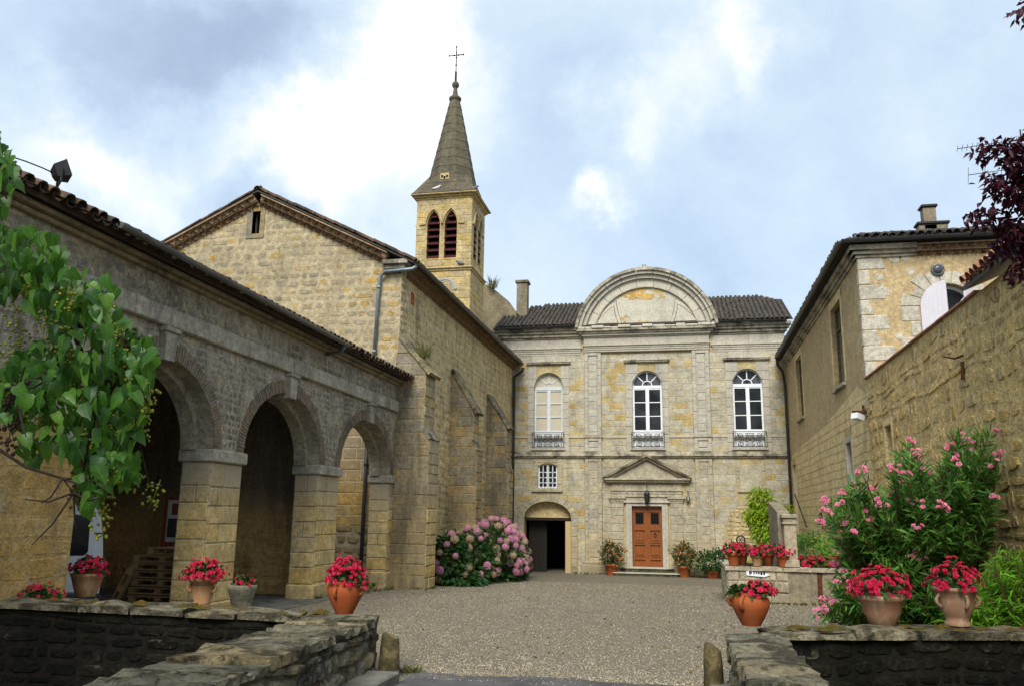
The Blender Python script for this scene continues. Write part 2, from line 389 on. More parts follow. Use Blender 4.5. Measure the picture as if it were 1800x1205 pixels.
M['render'] = stone_mat('ochre_render', [(.46, .35, .19), (.47, .36, .2)], damt=.3, dthr=(.55, .75), mott=(.84, 1.14), pale=((.45, .37, .22), .35), bump=.7)
M['quoin'] = stone_mat('white_quoin', [(.48, .45, .36), (.52, .48, .385), (.45, .42, .335)], damt=.25, dthr=(.58, .72), mott=(.82, 1.12))
M['lowwall'] = stone_mat('right_wall_rubble', [(.56, .41, .165), (.62, .455, .19), (.5, .385, .2), (.62, .42, .13), (.58, .46, .26)], damt=.5, dthr=(.5, .66), dscale=1.1, bump=1.5, speck=.35, grain=(.62, 1.4), pale=((.42, .37, .26), .5), zbands=((4.2, 5.9, (.42, .36, .25), .5),))
M['lowmortar'] = stone_mat('right_wall_mortar', [(.62, .46, .2), (.64, .48, .215)], damt=.3, bump=1.5, grain=(.65, 1.35), speck=.3, pale=((.4, .36, .27), .3))
M['farwall'] = stone_mat('right_wall_plaster', [(.66, .52, .265), (.68, .54, .285)], damt=.2, mott=(.8, 1.18), grain=(.75, 1.25), bump=.8, pale=((.5, .45, .33), .5))
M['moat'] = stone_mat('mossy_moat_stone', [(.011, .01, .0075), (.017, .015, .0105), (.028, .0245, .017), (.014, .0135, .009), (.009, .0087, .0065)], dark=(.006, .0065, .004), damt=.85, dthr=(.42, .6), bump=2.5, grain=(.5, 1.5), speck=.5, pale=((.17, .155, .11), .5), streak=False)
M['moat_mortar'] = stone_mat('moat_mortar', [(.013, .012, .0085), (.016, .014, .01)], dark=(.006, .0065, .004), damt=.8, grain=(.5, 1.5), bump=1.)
M['parapet'] = stone_mat('parapet_stone', [(.2, .175, .12), (.26, .22, .14), (.31, .25, .14), (.17, .155, .12), (.23, .21, .165)], dark=(.02, .019, .016), damt=.8, dthr=(.46, .6), dscale=2.2, streak=False, pale=((.42, .39, .3), .55), speck=.75, bump=.9)
M['parapet_mortar'] = stone_mat('parapet_mortar', [(.13, .115, .08), (.15, .13, .09)], dark=(.02, .02, .016), damt=.7, speck=.5)
M['coping'] = stone_mat('coping_stone', [(.17, .155, .105), (.22, .195, .13), (.14, .13, .095), (.26, .21, .115)], dark=(.022, .02, .014), damt=.8, dthr=(.46, .58), dscale=3., streak=False, pale=((.42, .385, .28), .4), speck=.75, grain=(.65, 1.3), bump=1.5)
M['moss'] = plain('rusty_moss', (.13, .075, .02), .95, .5, 14, .05, bump=.9, ramp2=(.05, .055, .012))
M['basin'] = stone_mat('basin_stone', [(.36, .31, .21), (.42, .36, .25), (.33, .29, .21), (.4, .34, .24)], damt=.35, dthr=(.54, .7), zbands=((.25, -.1, (.22, .19, .13), .6),))
M['basin_render'] = stone_mat('basin_render', [(.25, .21, .145), (.26, .22, .15)], damt=.4)
M['guard'] = stone_mat('guard_stone', [(.2, .15, .07), (.22, .17, .08)], dark=(.03, .03, .015), damt=.8, dthr=(.46, .62), dscale=2.5, streak=False)
M['tile'] = stone_mat('roof_tile', [(.10, .066, .045), (.13, .085, .055), (.085, .066, .05), (.15, .09, .055), (.07, .06, .05)], dark=(.03, .029, .025), damt=.75, dthr=(.45, .62), dscale=3., streak=False, bump=.4)
M['dark_tile'] = stone_mat('dark_roof_tile', [(.06, .052, .044), (.075, .062, .05), (.05, .046, .042), (.09, .068, .05)], damt=.5, streak=False, dscale=3.)
M['red_tile'] = stone_mat('pink_roof_tile', [(.34, .16, .11), (.38, .2, .14), (.3, .14, .09), (.4, .24, .18)], damt=.3, streak=False)
M['genoise'] = stone_mat('eaves_tile', [(.3, .2, .12), (.34, .24, .15), (.26, .17, .1)], damt=.35, streak=False)
M['brick'] = stone_mat('thin_brick', [(.19, .165, .125), (.23, .18, .12), (.2, .18, .14), (.26, .17, .105), (.17, .155, .125)], damt=.5, dthr=(.47, .64))
M['zinc'] = plain('zinc', (.2, .21, .215), .45, .25, 3, .5, .6)
M['bluezinc'] = plain('blue_grey_zinc', (.22, .28, .31), .45, .2, 3, .5, .5)
M['darkzinc'] = plain('dark_gutter', (.06, .062, .065), .5, .2, 3, .4, .3)
M['iron'] = plain('black_iron', (.018, .019, .022), .5, .2, 12, .4, .2)
M['rust'] = plain('rusty_iron', (.12, .05, .022), .9, .4, 12, .1)
M['white'] = plain('white_paint', (.76, .79, .82), .5, .05, 6, .4)
M['greypaint'] = plain('pale_grey_paint', (.6, .64, .66), .5, .08, 6, .4)
M['shutter'] = plain('lilac_white_paint', (.66, .63, .68), .55, .05, 5, .3)
M['blind'] = plain('cream_blind', (.50, .46, .35), .8, .06, 2, .1)
M['glass'] = plain('dark_glass', (.006, .007, .008), .08, .1, 1.6, .22, ramp2=(.03, .034, .038))  # faint reflections painted into the glass colour as soft noise patches
M['greyglass'] = plain('grey_glass', (.085, .09, .105), .15, .2, 1.5, .3)
M['brownpanel'] = plain('brown_panel', (.2, .15, .09), .7, .3, 6, .2)
M['mossystep'] = plain('mossy_step', (.1, .1, .055), .95, .4, 6, .05)
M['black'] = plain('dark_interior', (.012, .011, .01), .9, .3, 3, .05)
M['vanwhite'] = plain('van_white', (.74, .78, .82), .25, .03, 3, .5)
M['plastic'] = plain('grey_plastic', (.05, .055, .065), .6, .1, 5, .3)
M['redlens'] = plain('red_lens', (.3, .01, .012), .2, .1, 5, .5)
M['plate'] = plain('yellow_plate', (.75, .45, .02), .5, .05, 5, .3)
M['louvre'] = plain('maroon_louvre', (.075, .018, .018), .7, .35, 9, .2)
M['soil'] = plain('soil', (.03, .022, .015), .95, .3, 20, .05)
M['asphalt'] = plain('asphalt', (.105, .1, .1), .92, .25, 2.5, .15, bump=.5)
M['slab'] = plain('worn_paving', (.19, .18, .15), .9, .35, 3, .15, bump=.5)
M['bark'] = plain('bark', (.06, .045, .03), .9, .35, 20, .1, bump=.6)
M['twig'] = plain('dark_twig', (.035, .025, .022), .85, .3, 20, .1)
M['stem'] = plain('tan_stem', (.17, .115, .045), .8, .3, 15, .15)

def wood_mat(name, c1, c2, rough=.4, axis=(14, 14, 1.2)):
    m, t = newmat(name); P = t.new('ShaderNodeNewGeometry').outputs['Position']
    n = t.noise(t.vmath('MULTIPLY', P, axis), 2.5, 7, .65, .8)
    finish(t, t.mix(t.mr(n, .3, .7), c1, c2), rough, t.new('ShaderNodeBump', {'Strength': .15, 'Distance': .01, 'Height': n}).outputs[0], .4); return m
M['door'] = wood_mat('varnished_wood', (.27, .083, .015), (.17, .047, .009))
M['oldwood'] = wood_mat('old_dark_wood', (.02, .015, .01), (.012, .009, .006), .8)
M['palewood'] = wood_mat('pale_wood', (.55, .42, .22), (.48, .35, .17), .6)
M['palletwood'] = wood_mat('pallet_wood', (.42, .27, .12), (.26, .16, .075), .85, (3, 14, 14))
M['redwood'] = wood_mat('red_stained_wood', (.26, .06, .02), (.18, .04, .015), .6)
def terracotta(name, a, b, c):
    m, t = newmat(name); P = t.new('ShaderNodeNewGeometry').outputs['Position']
    col = t.mix(t.mr(t.noise(P, 5, 6, .65), .35, .65), a, b)
    col = t.mix(t.mr(t.noise(t.vmath('MULTIPLY', P, (1, 1, .4)), 9, 7, .7), .48, .66, 0, .85), col, c)
    finish(t, col, .8, t.new('ShaderNodeBump', {'Strength': .2, 'Distance': .01, 'Height': t.noise(P, 60, 3)}).outputs[0], .2); return m
M['terra'] = terracotta('orange_terracotta', (.34, .085, .022), (.28, .065, .018), (.25, .09, .04))
M['tanterra'] = terracotta('tan_terracotta', (.38, .21, .1), (.34, .17, .075), (.36, .29, .16))
M['paleterra'] = terracotta('pale_terracotta', (.33, .19, .115), (.29, .155, .09), (.38, .29, .2))
M['stonepot'] = stone_mat('mossy_stone_pot', [(.2, .18, .12), (.22, .2, .14)], damt=.6, speck=.5)
def gravel_mat():
    m, t = newmat('gravel'); P = t.new('ShaderNodeNewGeometry').outputs['Position']
    vo = t.new('ShaderNodeTexVoronoi', {'Vector': P, 'Scale': 26.}, feature='F1'); vo2 = t.new('ShaderNodeTexVoronoi', {'Vector': P, 'Scale': 55.}, feature='F1')
    pal = [(.23, .205, .15), (.44, .39, .28), (.58, .51, .355), (.66, .59, .43), (.5, .41, .26), (.66, .59, .44), (.38, .35, .29), (.58, .47, .29)]
    sr = lambda c: t.new('ShaderNodeSeparateColor', {0: c}).outputs[0]
    c = t.mix(.32, t.ramp(sr(vo.outputs['Color']), pal), t.ramp(sr(vo2.outputs['Color']), pal))
    c = t.mix(t.mr(vo.outputs['Distance'], .012, .03, 0, .45), c, (.13, .115, .09))
    c = t.mix(t.mr(t.noise(P, .35, 5, .6), .35, .7, 0, .3), c, (.34, .31, .26))
    c = t.mix(t.mr(t.noise(P, 1.3, 5, .6), .5, .75, 0, .3), c, (.42, .35, .25))
    c = t.mix(t.math('MULTIPLY', t.mr(t.noise(t.vmath('MULTIPLY', P, (1, .6, 1)), .55, 7, .65), .5, .68), .4), c, (.26, .235, .18))
    h = t.math('SUBTRACT', 1., t.math('MULTIPLY', vo.outputs['Distance'], 20.))
    bp = t.new('ShaderNodeBump', {'Strength': .8, 'Distance': .02, 'Height': h})
    finish(t, c, .95, bp.outputs[0], .1); return m
M['gravel'] = gravel_mat()
M['pebble'] = stone_mat('pebbles', [(.14, .12, .09), (.4, .35, .25), (.5, .44, .315), (.38, .305, .19), (.54, .48, .36), (.27, .25, .21), (.45, .345, .21)], damt=.1, fine=(.9, 1.1), speck=0.)

# ---------------------------------------------------------------- ground, bridge, moat
F = 38.7                       # facade plane
A = -7.94                      # arcade and nave plane
RW = 4.6                       # right-hand walls
def gz(y): return 0. if y < 17.6 else max(-.031 * (y - 17.6), -.66)
g = MB()
def sheet(b, x0, x1, ys, z=0., m=0):
    for y0, y1 in zip(ys, ys[1:]):
        b.add([(x0, y0, gz(y0) + z), (x1, y0, gz(y0) + z), (x1, y1, gz(y1) + z), (x0, y1, gz(y1) + z)], [(0, 1, 2, 3)])
sheet(g, -400, 400, [12.0, 17.6, 38.9, 900])
sheet(g, -3.95, .95, [9.0, 12.0])
# courtyard edge follows the angled tops of the moat walls
g.add([(-3.95, 9.95, 0), (-3.95, 12, 0), (-400, 12, 0), (-400, 8.9, 0), (-7.9, 8.9, 0)], [(0, 1, 2, 3, 4)])
g.add([(.95, 9.9, 0), (8, 11.9, 0), (8, 12, 0), (.95, 12, 0)], [(0, 1, 2, 3)])
g.add([(8, 11.9, 0), (400, 11.9, 0), (400, 12, 0), (8, 12, 0)], [(0, 1, 2, 3)])
g.build('courtyard_ground', M['gravel'], kind='structure')
MB().box(-400, 400, -400, 12.5, -4.3, -4.2).build('moat_ground', M['soil'], kind='structure')
MB().box(-400, 400, -400, -9, -4.2, 0).build('far_bank_ground', M['gravel'], kind='structure')
b = MB().box(-3.5, .5, -9, 9.0, -1.2, -.01)
for y0 in (-9, -2.5, 4.):
    b.box(-3.5, .5, y0, y0 + 1.2, -4.2, -1.2)
b.build('bridge_deck', M['moat_mortar'], kind='structure')
# tarmac with a ragged front edge where the gravel washes over it
edge = [(-3.13 + i * (3.35 / 24), 9.93 + .16 * mnoise.noise(Vector((i * .35, 3.1, 0))) + .07 * mnoise.noise(Vector((i * 1.3, 7, 0))) + (.12 if 6 < i < 18 else 0) * math.sin((i - 6) / 12 * math.pi)) for i in range(25)]
b = MB()
for (x0, y0), (x1, y1) in zip(edge, edge[1:]):
    b.add([(x0, -9, .006), (x1, -9, .006), (x1, y1, .006), (x0, y0, .006)], [(0, 1, 2, 3)])
b.build('bridge_road', M['asphalt'], kind='structure')
b = MB().bbox(-3.6, -3.12, 7.9, 9.28, -.02, .12, .015).bbox(-3.6, -3.12, 6.2, 7.88, -.02, .115, .015).bbox(-3.6, -3.12, -9, 6.18, -.02, .12, .015)
b.build('kerb', M['slab'], kind='structure')
b = MB().bbox(.2, .5, 7.2, 9.72, -.02, .1, .015).bbox(.2, .5, -9, 7.18, -.02, .1, .015)
b.build('kerb', M['slab'], kind='structure')
# loose pebbles lying on the near gravel
def rock_template(n, k, seed, flat=.6):
    rr = random.Random(seed); b = MB().sphere((0, 0, 0), 1, n, k)
    return [(x * rr.uniform(.75, 1.1), y * rr.uniform(.75, 1.1), z * flat) for x, y, z in b.v], b.f
def scatter_mesh(name, tv, tf, pos, scl, rots, mat, parent=None, **props):
    tv = np.array(tv); nv = len(tv); N = len(pos)
    c, s = np.cos(rots), np.sin(rots)
    v = tv[None] * scl[:, None, :]
    x = v[..., 0] * c[:, None] - v[..., 1] * s[:, None]; y = v[..., 0] * s[:, None] + v[..., 1] * c[:, None]
    v = np.stack([x, y, v[..., 2]], -1) + pos[:, None, :]
    return np_mesh(name, v.reshape(-1, 3), [np.array(tf_) for tf_ in tf], nv, N, mat, parent, **props)
def np_mesh(name, verts, tf, nv, N, mat, parent=None, smooth=False, **props):
    lens = np.array([len(f) for f in tf]); flat = np.concatenate(tf)
    loops = (flat[None] + (np.arange(N) * nv)[:, None]).ravel()
    ltot = np.tile(lens, N); lst = np.concatenate([[0], np.cumsum(ltot)[:-1]])
    me = bpy.data.meshes.new(name); me.vertices.add(len(verts)); me.vertices.foreach_set('co', verts.astype(np.float32).ravel())
    me.loops.add(len(loops)); me.loops.foreach_set('vertex_index', loops.astype(np.int32))
    me.polygons.add(len(ltot)); me.polygons.foreach_set('loop_start', lst.astype(np.int32)); me.polygons.foreach_set('loop_total', ltot.astype(np.int32))
    me.materials.append(mat); at = me.attributes.new('rnd', 'FLOAT', 'FACE')
    at.data.foreach_set('value', np.repeat(RS.rand(N), len(tf)).astype(np.float32))
    me.update(); me.validate()
    o = link(bpy.data.objects.new(name, me)); setp(o, **props); return attach(o, parent)
N = 85000
yy = 9.6 + 20 * RS.rand(N) ** 2.4; xx = -7.6 + 11.5 * RS.rand(N)
ok = ((yy > 9.98) & (xx > -3.3) & (xx < .3)) | ((yy > 10.7) & (xx > -7.6) & (xx < 1)) | ((yy > 11.6) & (xx < 4))
ok |= (yy > 9.6) & (xx > -3.1) & (xx < .2) & (RS.rand(N) < .12)
xx, yy = xx[ok], yy[ok]; N = len(xx)
sz = .005 + .009 * RS.rand(N) ** 2
tv, tf = rock_template(6, 2, 3, .75)
scatter_mesh('loose_gravel', tv, tf, np.stack([xx, yy, np.array([gz(q) for q in yy]) + sz * .25], -1), np.stack([sz * RS.uniform(.8, 1.2, N), sz, sz], -1), RS.rand(N) * 6.3, M['pebble'], kind='stuff')

def top_block(P, fr_o, u, n, L, W, z0, z1, mat, parent, seed, jit=.027):
    """a worn slab: a box with wobbling corners"""
    rr = random.Random(seed); o = Vector(fr_o); u = Vector(u); n = Vector(n); vs = []
    nu, nn = 3, 2
    for k in range(2):
        for j in range(nn + 1):
            for i in range(nu + 1):
                z = (z0, z1)[k] + (rr.uniform(-jit, jit) if k else 0)
                ed = (-.018 if k and (i in (0, nu) or j in (0, nn)) else 0)
                vs.append(o + u * (L * i / nu + rr.uniform(-jit, jit) * .4) + n * (W * j / nn + rr.uniform(-jit, jit) * (1.2 if j in (0, nn) else 1)) + Vector((0, 0, z + ed)))
    st = (nu + 1) * (nn + 1); ix = lambda i, j, k: k * st + j * (nu + 1) + i; fs = []
    for j in range(nn):
        for i in range(nu): fs.append((ix(i, j, 1), ix(i + 1, j, 1), ix(i + 1, j + 1, 1), ix(i, j + 1, 1)))
    for i in range(nu): fs += [(ix(i, 0, 0), ix(i + 1, 0, 0), ix(i + 1, 0, 1), ix(i, 0, 1)), (ix(i + 1, nn, 0), ix(i, nn, 0), ix(i, nn, 1), ix(i + 1, nn, 1))]
    for j in range(nn): fs += [(ix(0, j + 1, 0), ix(0, j, 0), ix(0, j, 1), ix(0, j + 1, 1)), (ix(nu, j, 0), ix(nu, j + 1, 0), ix(nu, j + 1, 1), ix(nu, j, 1))]
    P.add(vs, fs, mat, parent)
def moss_patches(parent, o, u, n, L, W, z, count, seed):
    rr = random.Random(seed); b = MB(); o, u, n = map(Vector, (o, u, n))
    for _ in range(count):
        c = o + u * rr.uniform(0, L) + n * rr.uniform(.02, W * .8); s = rr.uniform(.03, .11); k = 9
        vs = [c + Vector((0, 0, z + rr.uniform(.015, .035)))]
        for ring, (rs, zz) in enumerate(((.6, .9), (1., 0.))):
            for i in range(k):
                a = 2 * math.pi * i / k; q = s * rs * rr.uniform(.7, 1.25)
                vs.append(c + u * (q * math.cos(a) * 1.4) + n * (q * .5 * math.sin(a)) + Vector((0, 0, z + .012 * zz - .012)))
        fs = [(0, 1 + i, 1 + (i + 1) % k) for i in range(k)] + [(1 + i, 1 + k + i, 1 + k + (i + 1) % k, 1 + (i + 1) % k) for i in range(k)]
        b.add(vs, fs)
    b.build('moss', M['moss'], parent, kind='stuff')

def wall_run(t, P, Pc, p0, p1, thick, ztop, zbot, face_n, mat, mortar, seed, rh=(.14, .26), rw=(.2, .5), cop=(.5, .9), style='rubble', both=False, d=.05, coph=.085, dz=0.):
    """straight rubble wall between two plan points with a coping; face_n is the seen side"""
    p0, p1, fn = Vector((*p0, 0)), Vector((*p1, dz)), Vector((*face_n, 0)).normalized()
    u = (p1 - p0); L = u.length; u.normalize(); n = Vector((-u.y, u.x, 0)).normalized()
    if n.dot(fn) > 0: n = -n                                   # n points into the wall
    b = MB(); b.prism((p0, u, Vector((0, 0, 1)), n), rect(0, L, zbot, ztop - coph), 0, thick)
    core = b.build('wall', mortar, t)
    masonry(P, (p0, u, Vector((0, 0, 1)), -n), rect(0, L, zbot, ztop - coph), [], rh, rw, mat, core, .02, d, .08, style, seed)
    if both: masonry(P, (p0 + n * thick, u, Vector((0, 0, 1)), n), rect(0, L, zbot, ztop - coph), [], rh, rw, mat, core, .02, d, .08, style, seed + 5)
    x = 0.; k = 0; rr = random.Random(seed)
    while x < L - .05:
        l = min(rr.uniform(*cop), L - x); l = L - x if L - x - l < .25 else l
        top_block(Pc, p0 + u * x - n * .06, u, n, l - .028, thick + .1, ztop - coph, ztop + rr.uniform(-.015, .02), M['coping'], core, seed * 31 + k)
        x += l; k += 1
    return core
# left parapet of the bridge
t = thing('bridge_parapet', 'low rubble parapet of the bridge at lower left with flat lichen-covered coping slabs', 'parapet', (-3.9, 6.5, 0), 'bridge parapets')
P = Pieces('stone', t); Pc = Pieces('coping_stone', t)
wall_run(t, P, Pc, (-3.10, 3.0), (-3.55, 9.62), .78, .65, -.1, (1, 0), M['parapet'], M['parapet_mortar'], 11, both=False, cop=(.3, .62), rh=(.12, .24), d=.045)
b = MB(); fr = frame((-3.55, 9.62, 0), (-1, 0, 0), (0, 1, 0)); b.prism(fr, rect(0, .78, -.1, .54), 0, .05); b.build('end_face', M['parapet_mortar'], t)
P.finish(); Pc.finish()
# right parapet
t = thing('bridge_parapet', 'low stone parapet of the bridge at lower right seen end on with ridged coping slabs', 'parapet', (.7, 6.5, 0), 'bridge parapets')
P = Pieces('stone', t); Pc = Pieces('coping_stone', t)
wall_run(t, P, Pc, (.52, 2.5), (.44, 9.6), .46, .66, -.1, (-1, 0), M['parapet'], M['parapet_mortar'], 23, both=True, cop=(.2, .62), rh=(.14, .26), d=.035)
P.finish(); Pc.finish()
# moat walls
t = thing('moat_wall', 'dark mossy retaining wall of the moat at left under the two tan flower pots', 'wall', (-8, 10, 0), 'moat retaining walls')
P = Pieces('stone', t); Pc = Pieces('coping_stone', t)
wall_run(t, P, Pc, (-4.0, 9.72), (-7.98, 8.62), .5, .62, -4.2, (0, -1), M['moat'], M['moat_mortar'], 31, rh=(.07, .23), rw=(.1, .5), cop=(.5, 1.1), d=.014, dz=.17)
moss_patches(t, (-4.2, 9.68, 0.01), (-.963, -.266, .041), (-.266, .963, 0), 3.6, .5, .63, 24, 5)
P.finish(); Pc.finish()
t = thing('moat_wall', 'dark mossy retaining wall of the moat at right under the pale urn of red flowers', 'wall', (3, 10.4, 0), 'moat retaining walls')
P = Pieces('stone', t); Pc = Pieces('coping_stone', t)
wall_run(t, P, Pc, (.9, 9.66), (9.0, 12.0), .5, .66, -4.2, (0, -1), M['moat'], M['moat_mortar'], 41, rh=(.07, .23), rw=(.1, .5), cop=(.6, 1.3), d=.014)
moss_patches(t, (1.0, 9.66, 0), (.96, .277, 0), (-.277, .96, 0), 4.2, .5, .67, 34, 6)
P.finish(); Pc.finish()
def guard(name_label, c, w, h, seed):
    rr = random.Random(seed); n, k = 10, 7; vs = []
    for i in range(k + 1):
        zz = h * (1 - (1 - i / k) ** 1.6); s = (1 - .3 * (i / k) ** 1.3) * (.8 if i == k else 1)
        for j in range(n):
            a = 2 * math.pi * j / n; q = 1 + .13 * mnoise.noise(Vector((math.cos(a) * 1.5 + seed, math.sin(a) * 1.5, zz * 4)))
            vs.append((c[0] + w[0] * s * q * math.cos(a), c[1] + w[1] * s * q * math.sin(a), c[2] + zz * (1 - .1 * math.cos(a) * (i / k)) * (.985 if i == k else 1)))
    fs = [(i * n + j, i * n + (j + 1) % n, (i + 1) * n + (j + 1) % n, (i + 1) * n + j) for i in range(k) for j in range(n)] + [tuple(k * n + j for j in range(n))]
    o = MB().add(vs, fs).build('guard_stone', M['guard'], None, True); setp(o, label=name_label, category='stone', group='guard stones at the bridge end')
guard('ochre guard stone standing at the end of the left bridge parapet', (-3.36, 9.6, .09), (.13, .14), .37, 3)
guard('rounded grey guard stone at the end of the right bridge parapet', (.25, 9.72, .05), (.11, .13), .43, 9)

# ---------------------------------------------------------------- roof tiles
def tile_shell(L, r0, r1, th=.014, n=5):
    vs = []
    for y, r in ((0, r0), (L, r1)):
        for q in (r, r - th):
            vs += [(q * math.cos(math.pi * i / n), y, q * math.sin(math.pi * i / n)) for i in range(n + 1)]
    m = n + 1; fs = []
    for i in range(n):
        fs += [(i, i + 1, 2 * m + i + 1, 2 * m + i), (m + i + 1, m + i, 3 * m + i, 3 * m + i + 1), (i + 1, i, m + i, m + i + 1)]
    fs += [(0, 2 * m, 3 * m, m), (n, m + n, 3 * m + n, 2 * m + n)]
    return vs, fs
_tc = {}
def tile_mesh(key, mat):
    k = (key, mat.name)
    if k not in _tc:
        vs, fs = tile_shell(*key); _tc[k] = (vs, fs, MB().add(vs, fs).mesh('tile', mat))
    return _tc[k]
def basis(o, x, y, z): return Matrix(((x.x, y.x, z.x, o.x), (x.y, y.y, z.y, o.y), (x.z, y.z, z.z, o.z), (0, 0, 0, 1)))
def tile_field(P, O, U, V, N, nc, nr, du, dv, mat, parent, seed=1, j=.012, keep=None, channel=True, r=.09):
    O, U, V, N = Vector(O), Vector(U).normalized(), Vector(V).normalized(), Vector(N).normalized(); rr = random.Random(seed)
    vs, fs, me = tile_mesh((dv * 1.25, r * 1.05, r * .85), mat)
    for i in range(nc):
        for k in range(nr):
            if keep and not keep(i, k): continue
            for ch in ((0, 1) if channel else (0,)):
                o = O + U * ((i + .5 + .5 * ch) * du + rr.uniform(-j, j)) + V * (k * dv + rr.uniform(-j, j) * 1.5 + .03 * ch) + N * ((.02 if not ch else .05) + rr.uniform(-.5, .5) * j)
                z = (N * (1 if not ch else -1)); y = (V + N * .06 + U * rr.uniform(-.04, .04)).normalized(); x = y.cross(z).normalized(); z = x.cross(y)
                P.add(vs, fs, mat, parent, me, basis(o, x, y, z))
def genoise(P, a, b, N, rows, pitch, mat, parent, up, seed=1, step=.13, rh=.12, first=.12, ts=1.):
    """rows of eaves tiles corbelled out from a wall along the line a-b (bottom of the lowest row)"""
    a, b, N, up = Vector(a), Vector(b), Vector(N), Vector(up); d = (b - a); L = d.length; d.normalize(); rr = random.Random(seed)
    bars = MB()
    for r in range(rows):
        pr = first + step * r; vs, fs, me = tile_mesh((pr + .05, .085 * ts, .08 * ts), mat)
        n = int(L / pitch); o0 = a + up * (r * rh)
        for i in range(n):
            o = o0 + d * ((i + .5 + .5 * (r % 2)) * L / n) - N * .04 + up * rr.uniform(-.006, .006)
            if (o - o0).dot(d) > L - .03: continue
            P.add(vs, fs, mat, parent, me, basis(o, d, N, d.cross(N) if d.cross(N).dot(up) > 0 else -d.cross(N)))
        c = o0 + d * L / 2 + up * (rh * .88) + N * (pr / 2 - .03)
        bars.obox(c, d * L / 2, N * (pr / 2 + .04), up * .018)
        bars.obox(o0 + d * L / 2 + up * rh * .4 + N * (pr / 2 - .07), d * L / 2, N * (pr / 2 - .02), up * rh * .4)
    return bars
def pipe(name, pts, r, mat, parent, clips=(), **p):
    b = MB().tube(pts, r, 10)
    for c in clips: b.tube([Vector(c) - Vector((0, 0, .04)), Vector(c) + Vector((0, 0, .04))], r * 1.3, 10)
    return b.build(name, mat, parent, True, **p)
def gutter(b, a, c, r, N):
    a, c, N = Vector(a), Vector(c), Vector(N); n = 8; vs = []
    for p in (a, c):
        for q in (r, r - .008): vs += [p + N * (q * math.cos(math.pi * (1 + i / n))) + Vector((0, 0, q * math.sin(math.pi * (1 + i / n)))) for i in range(n + 1)]
    m = n + 1; fs = []
    for i in range(n): fs += [(i, i + 1, 2 * m + i + 1, 2 * m + i), (m + i, m + i + 1, 3 * m + i + 1, 3 * m + i), (i, i + 1, m + i + 1, m + i), (2 * m + i, 2 * m + i + 1, 3 * m + i + 1, 3 * m + i)]
    b.add(vs, fs)
    return b.tube([a + N * r + Vector((0, 0, .0)), c + N * r], .012, 6)
X_, Y_, Z_ = Vector((1, 0, 0)), Vector((0, 1, 0)), Vector((0, 0, 1))

# ---------------------------------------------------------------- arcade building on the left
t = thing('arcade_building', 'long low stone building at left with three open arches and a tiled eave', 'building', (A, 12, 0))
P = Pieces('stone', t); PT = Pieces('tile', t); PB = Pieces('brick', t)
fr = frame((A, 0, 0), Y_, X_)
SP = 2.86
arches = [(9.92, 13.13, 1.34), (14.14, 17.48, 1.36), (18.6, 22.08, 1.32)]
holes = [arch(a, b_, -.5, SP, r, 20) for a, b_, r in arches]
outer = [(2, -4.2), (8.2, -4.2), (8.9, -.5), (9.92, -.5)]
for a, b_, r in arches:
    c, h = (a + b_) / 2, (b_ - a) / 2
    outer += [(a, -.5)] * (a != 9.92) + [(c - h * math.cos(math.pi * i / 20), SP + r * math.sin(math.pi * i / 20)) for i in range(21)] + [(b_, -.5)]
outer += [(22.42, -.5), (22.42, 5.5), (2, 5.5)]
wall = MB().prism(fr, outer, -.56, 0).build('wall', M['arcade_mortar'], t)
# recessed inner order of each arch
b = MB()
for a, b_, r in arches:
    c, h = (a + b_) / 2, (b_ - a) / 2
    pts = lambda k: [(c - (h - k) * math.cos(math.pi * i / 20), SP + (r - k) * math.sin(math.pi * i / 20)) for i in range(21)]
    b.prism(fr, pts(-.01) + pts(.11)[::-1], -.555, -.28)
b.build('inner_arch', M['arcade_mortar'], t)
ring = lambda k: [[((a + b_) / 2 + (b_ - a + 2 * k) / 2 * math.cos(math.pi * i / 20), SP + (r + k) * math.sin(math.pi * i / 20)) for i in range(21)] for a, b_, r in arches]
rings = ring(.27)
for i in range(len(rings)): rings[i] = [(arches[i][1] + .001, -.4)] + ([] if False else []) + rings[i] + [(arches[i][0] - .001, -.4)]
masonry(P, fr, rect(2, 22.42, 4.97, 5.48), [], (.12, .24), (.16, .5), M['arcade'], wall, .01, .007, .08, 'rubble', 3)
masonry(P, fr, rect(2, 9.9, 2.9, 4.62), [], (.2, .32), (.25, .6), M['arcade'], wall, .01, .008, .04, 'ashlar', 4, warp=.06)
MB().prism(fr, rect(2, 9.918, -4.1, 2.9), 0, .004).build('plaster', M['ochre_wall'], t)
masonry(P, fr, rect(2, 9.915, -.3, 2.9), [], (.2, .32), (.22, .6), M['ochre_wall'], wall, .005, .007, .08, 'ashlar', 5, warp=.08)
masonry(P, fr, rect(9.98, 22.42, SP + .02, 4.62), [arch(a - .26, b_ + .26, SP - .2, SP, r + .26, 20) for a, b_, r in arches] + [rect((a + b_) / 2 - .2, (a + b_) / 2 + .2, 4.1, 4.63) for a, b_, r in arches], (.09, .18), (.1, .3), M['arcade'], wall, .01, .007, .1, 'rubble', 6)
# string band
masonry(P, fr, rect(2, 22.5, 4.64, 4.95), [], (.31, .31), (.8, 1.5), M['band'], wall, .008, .09, 0, 'ashlar', 7, .05)
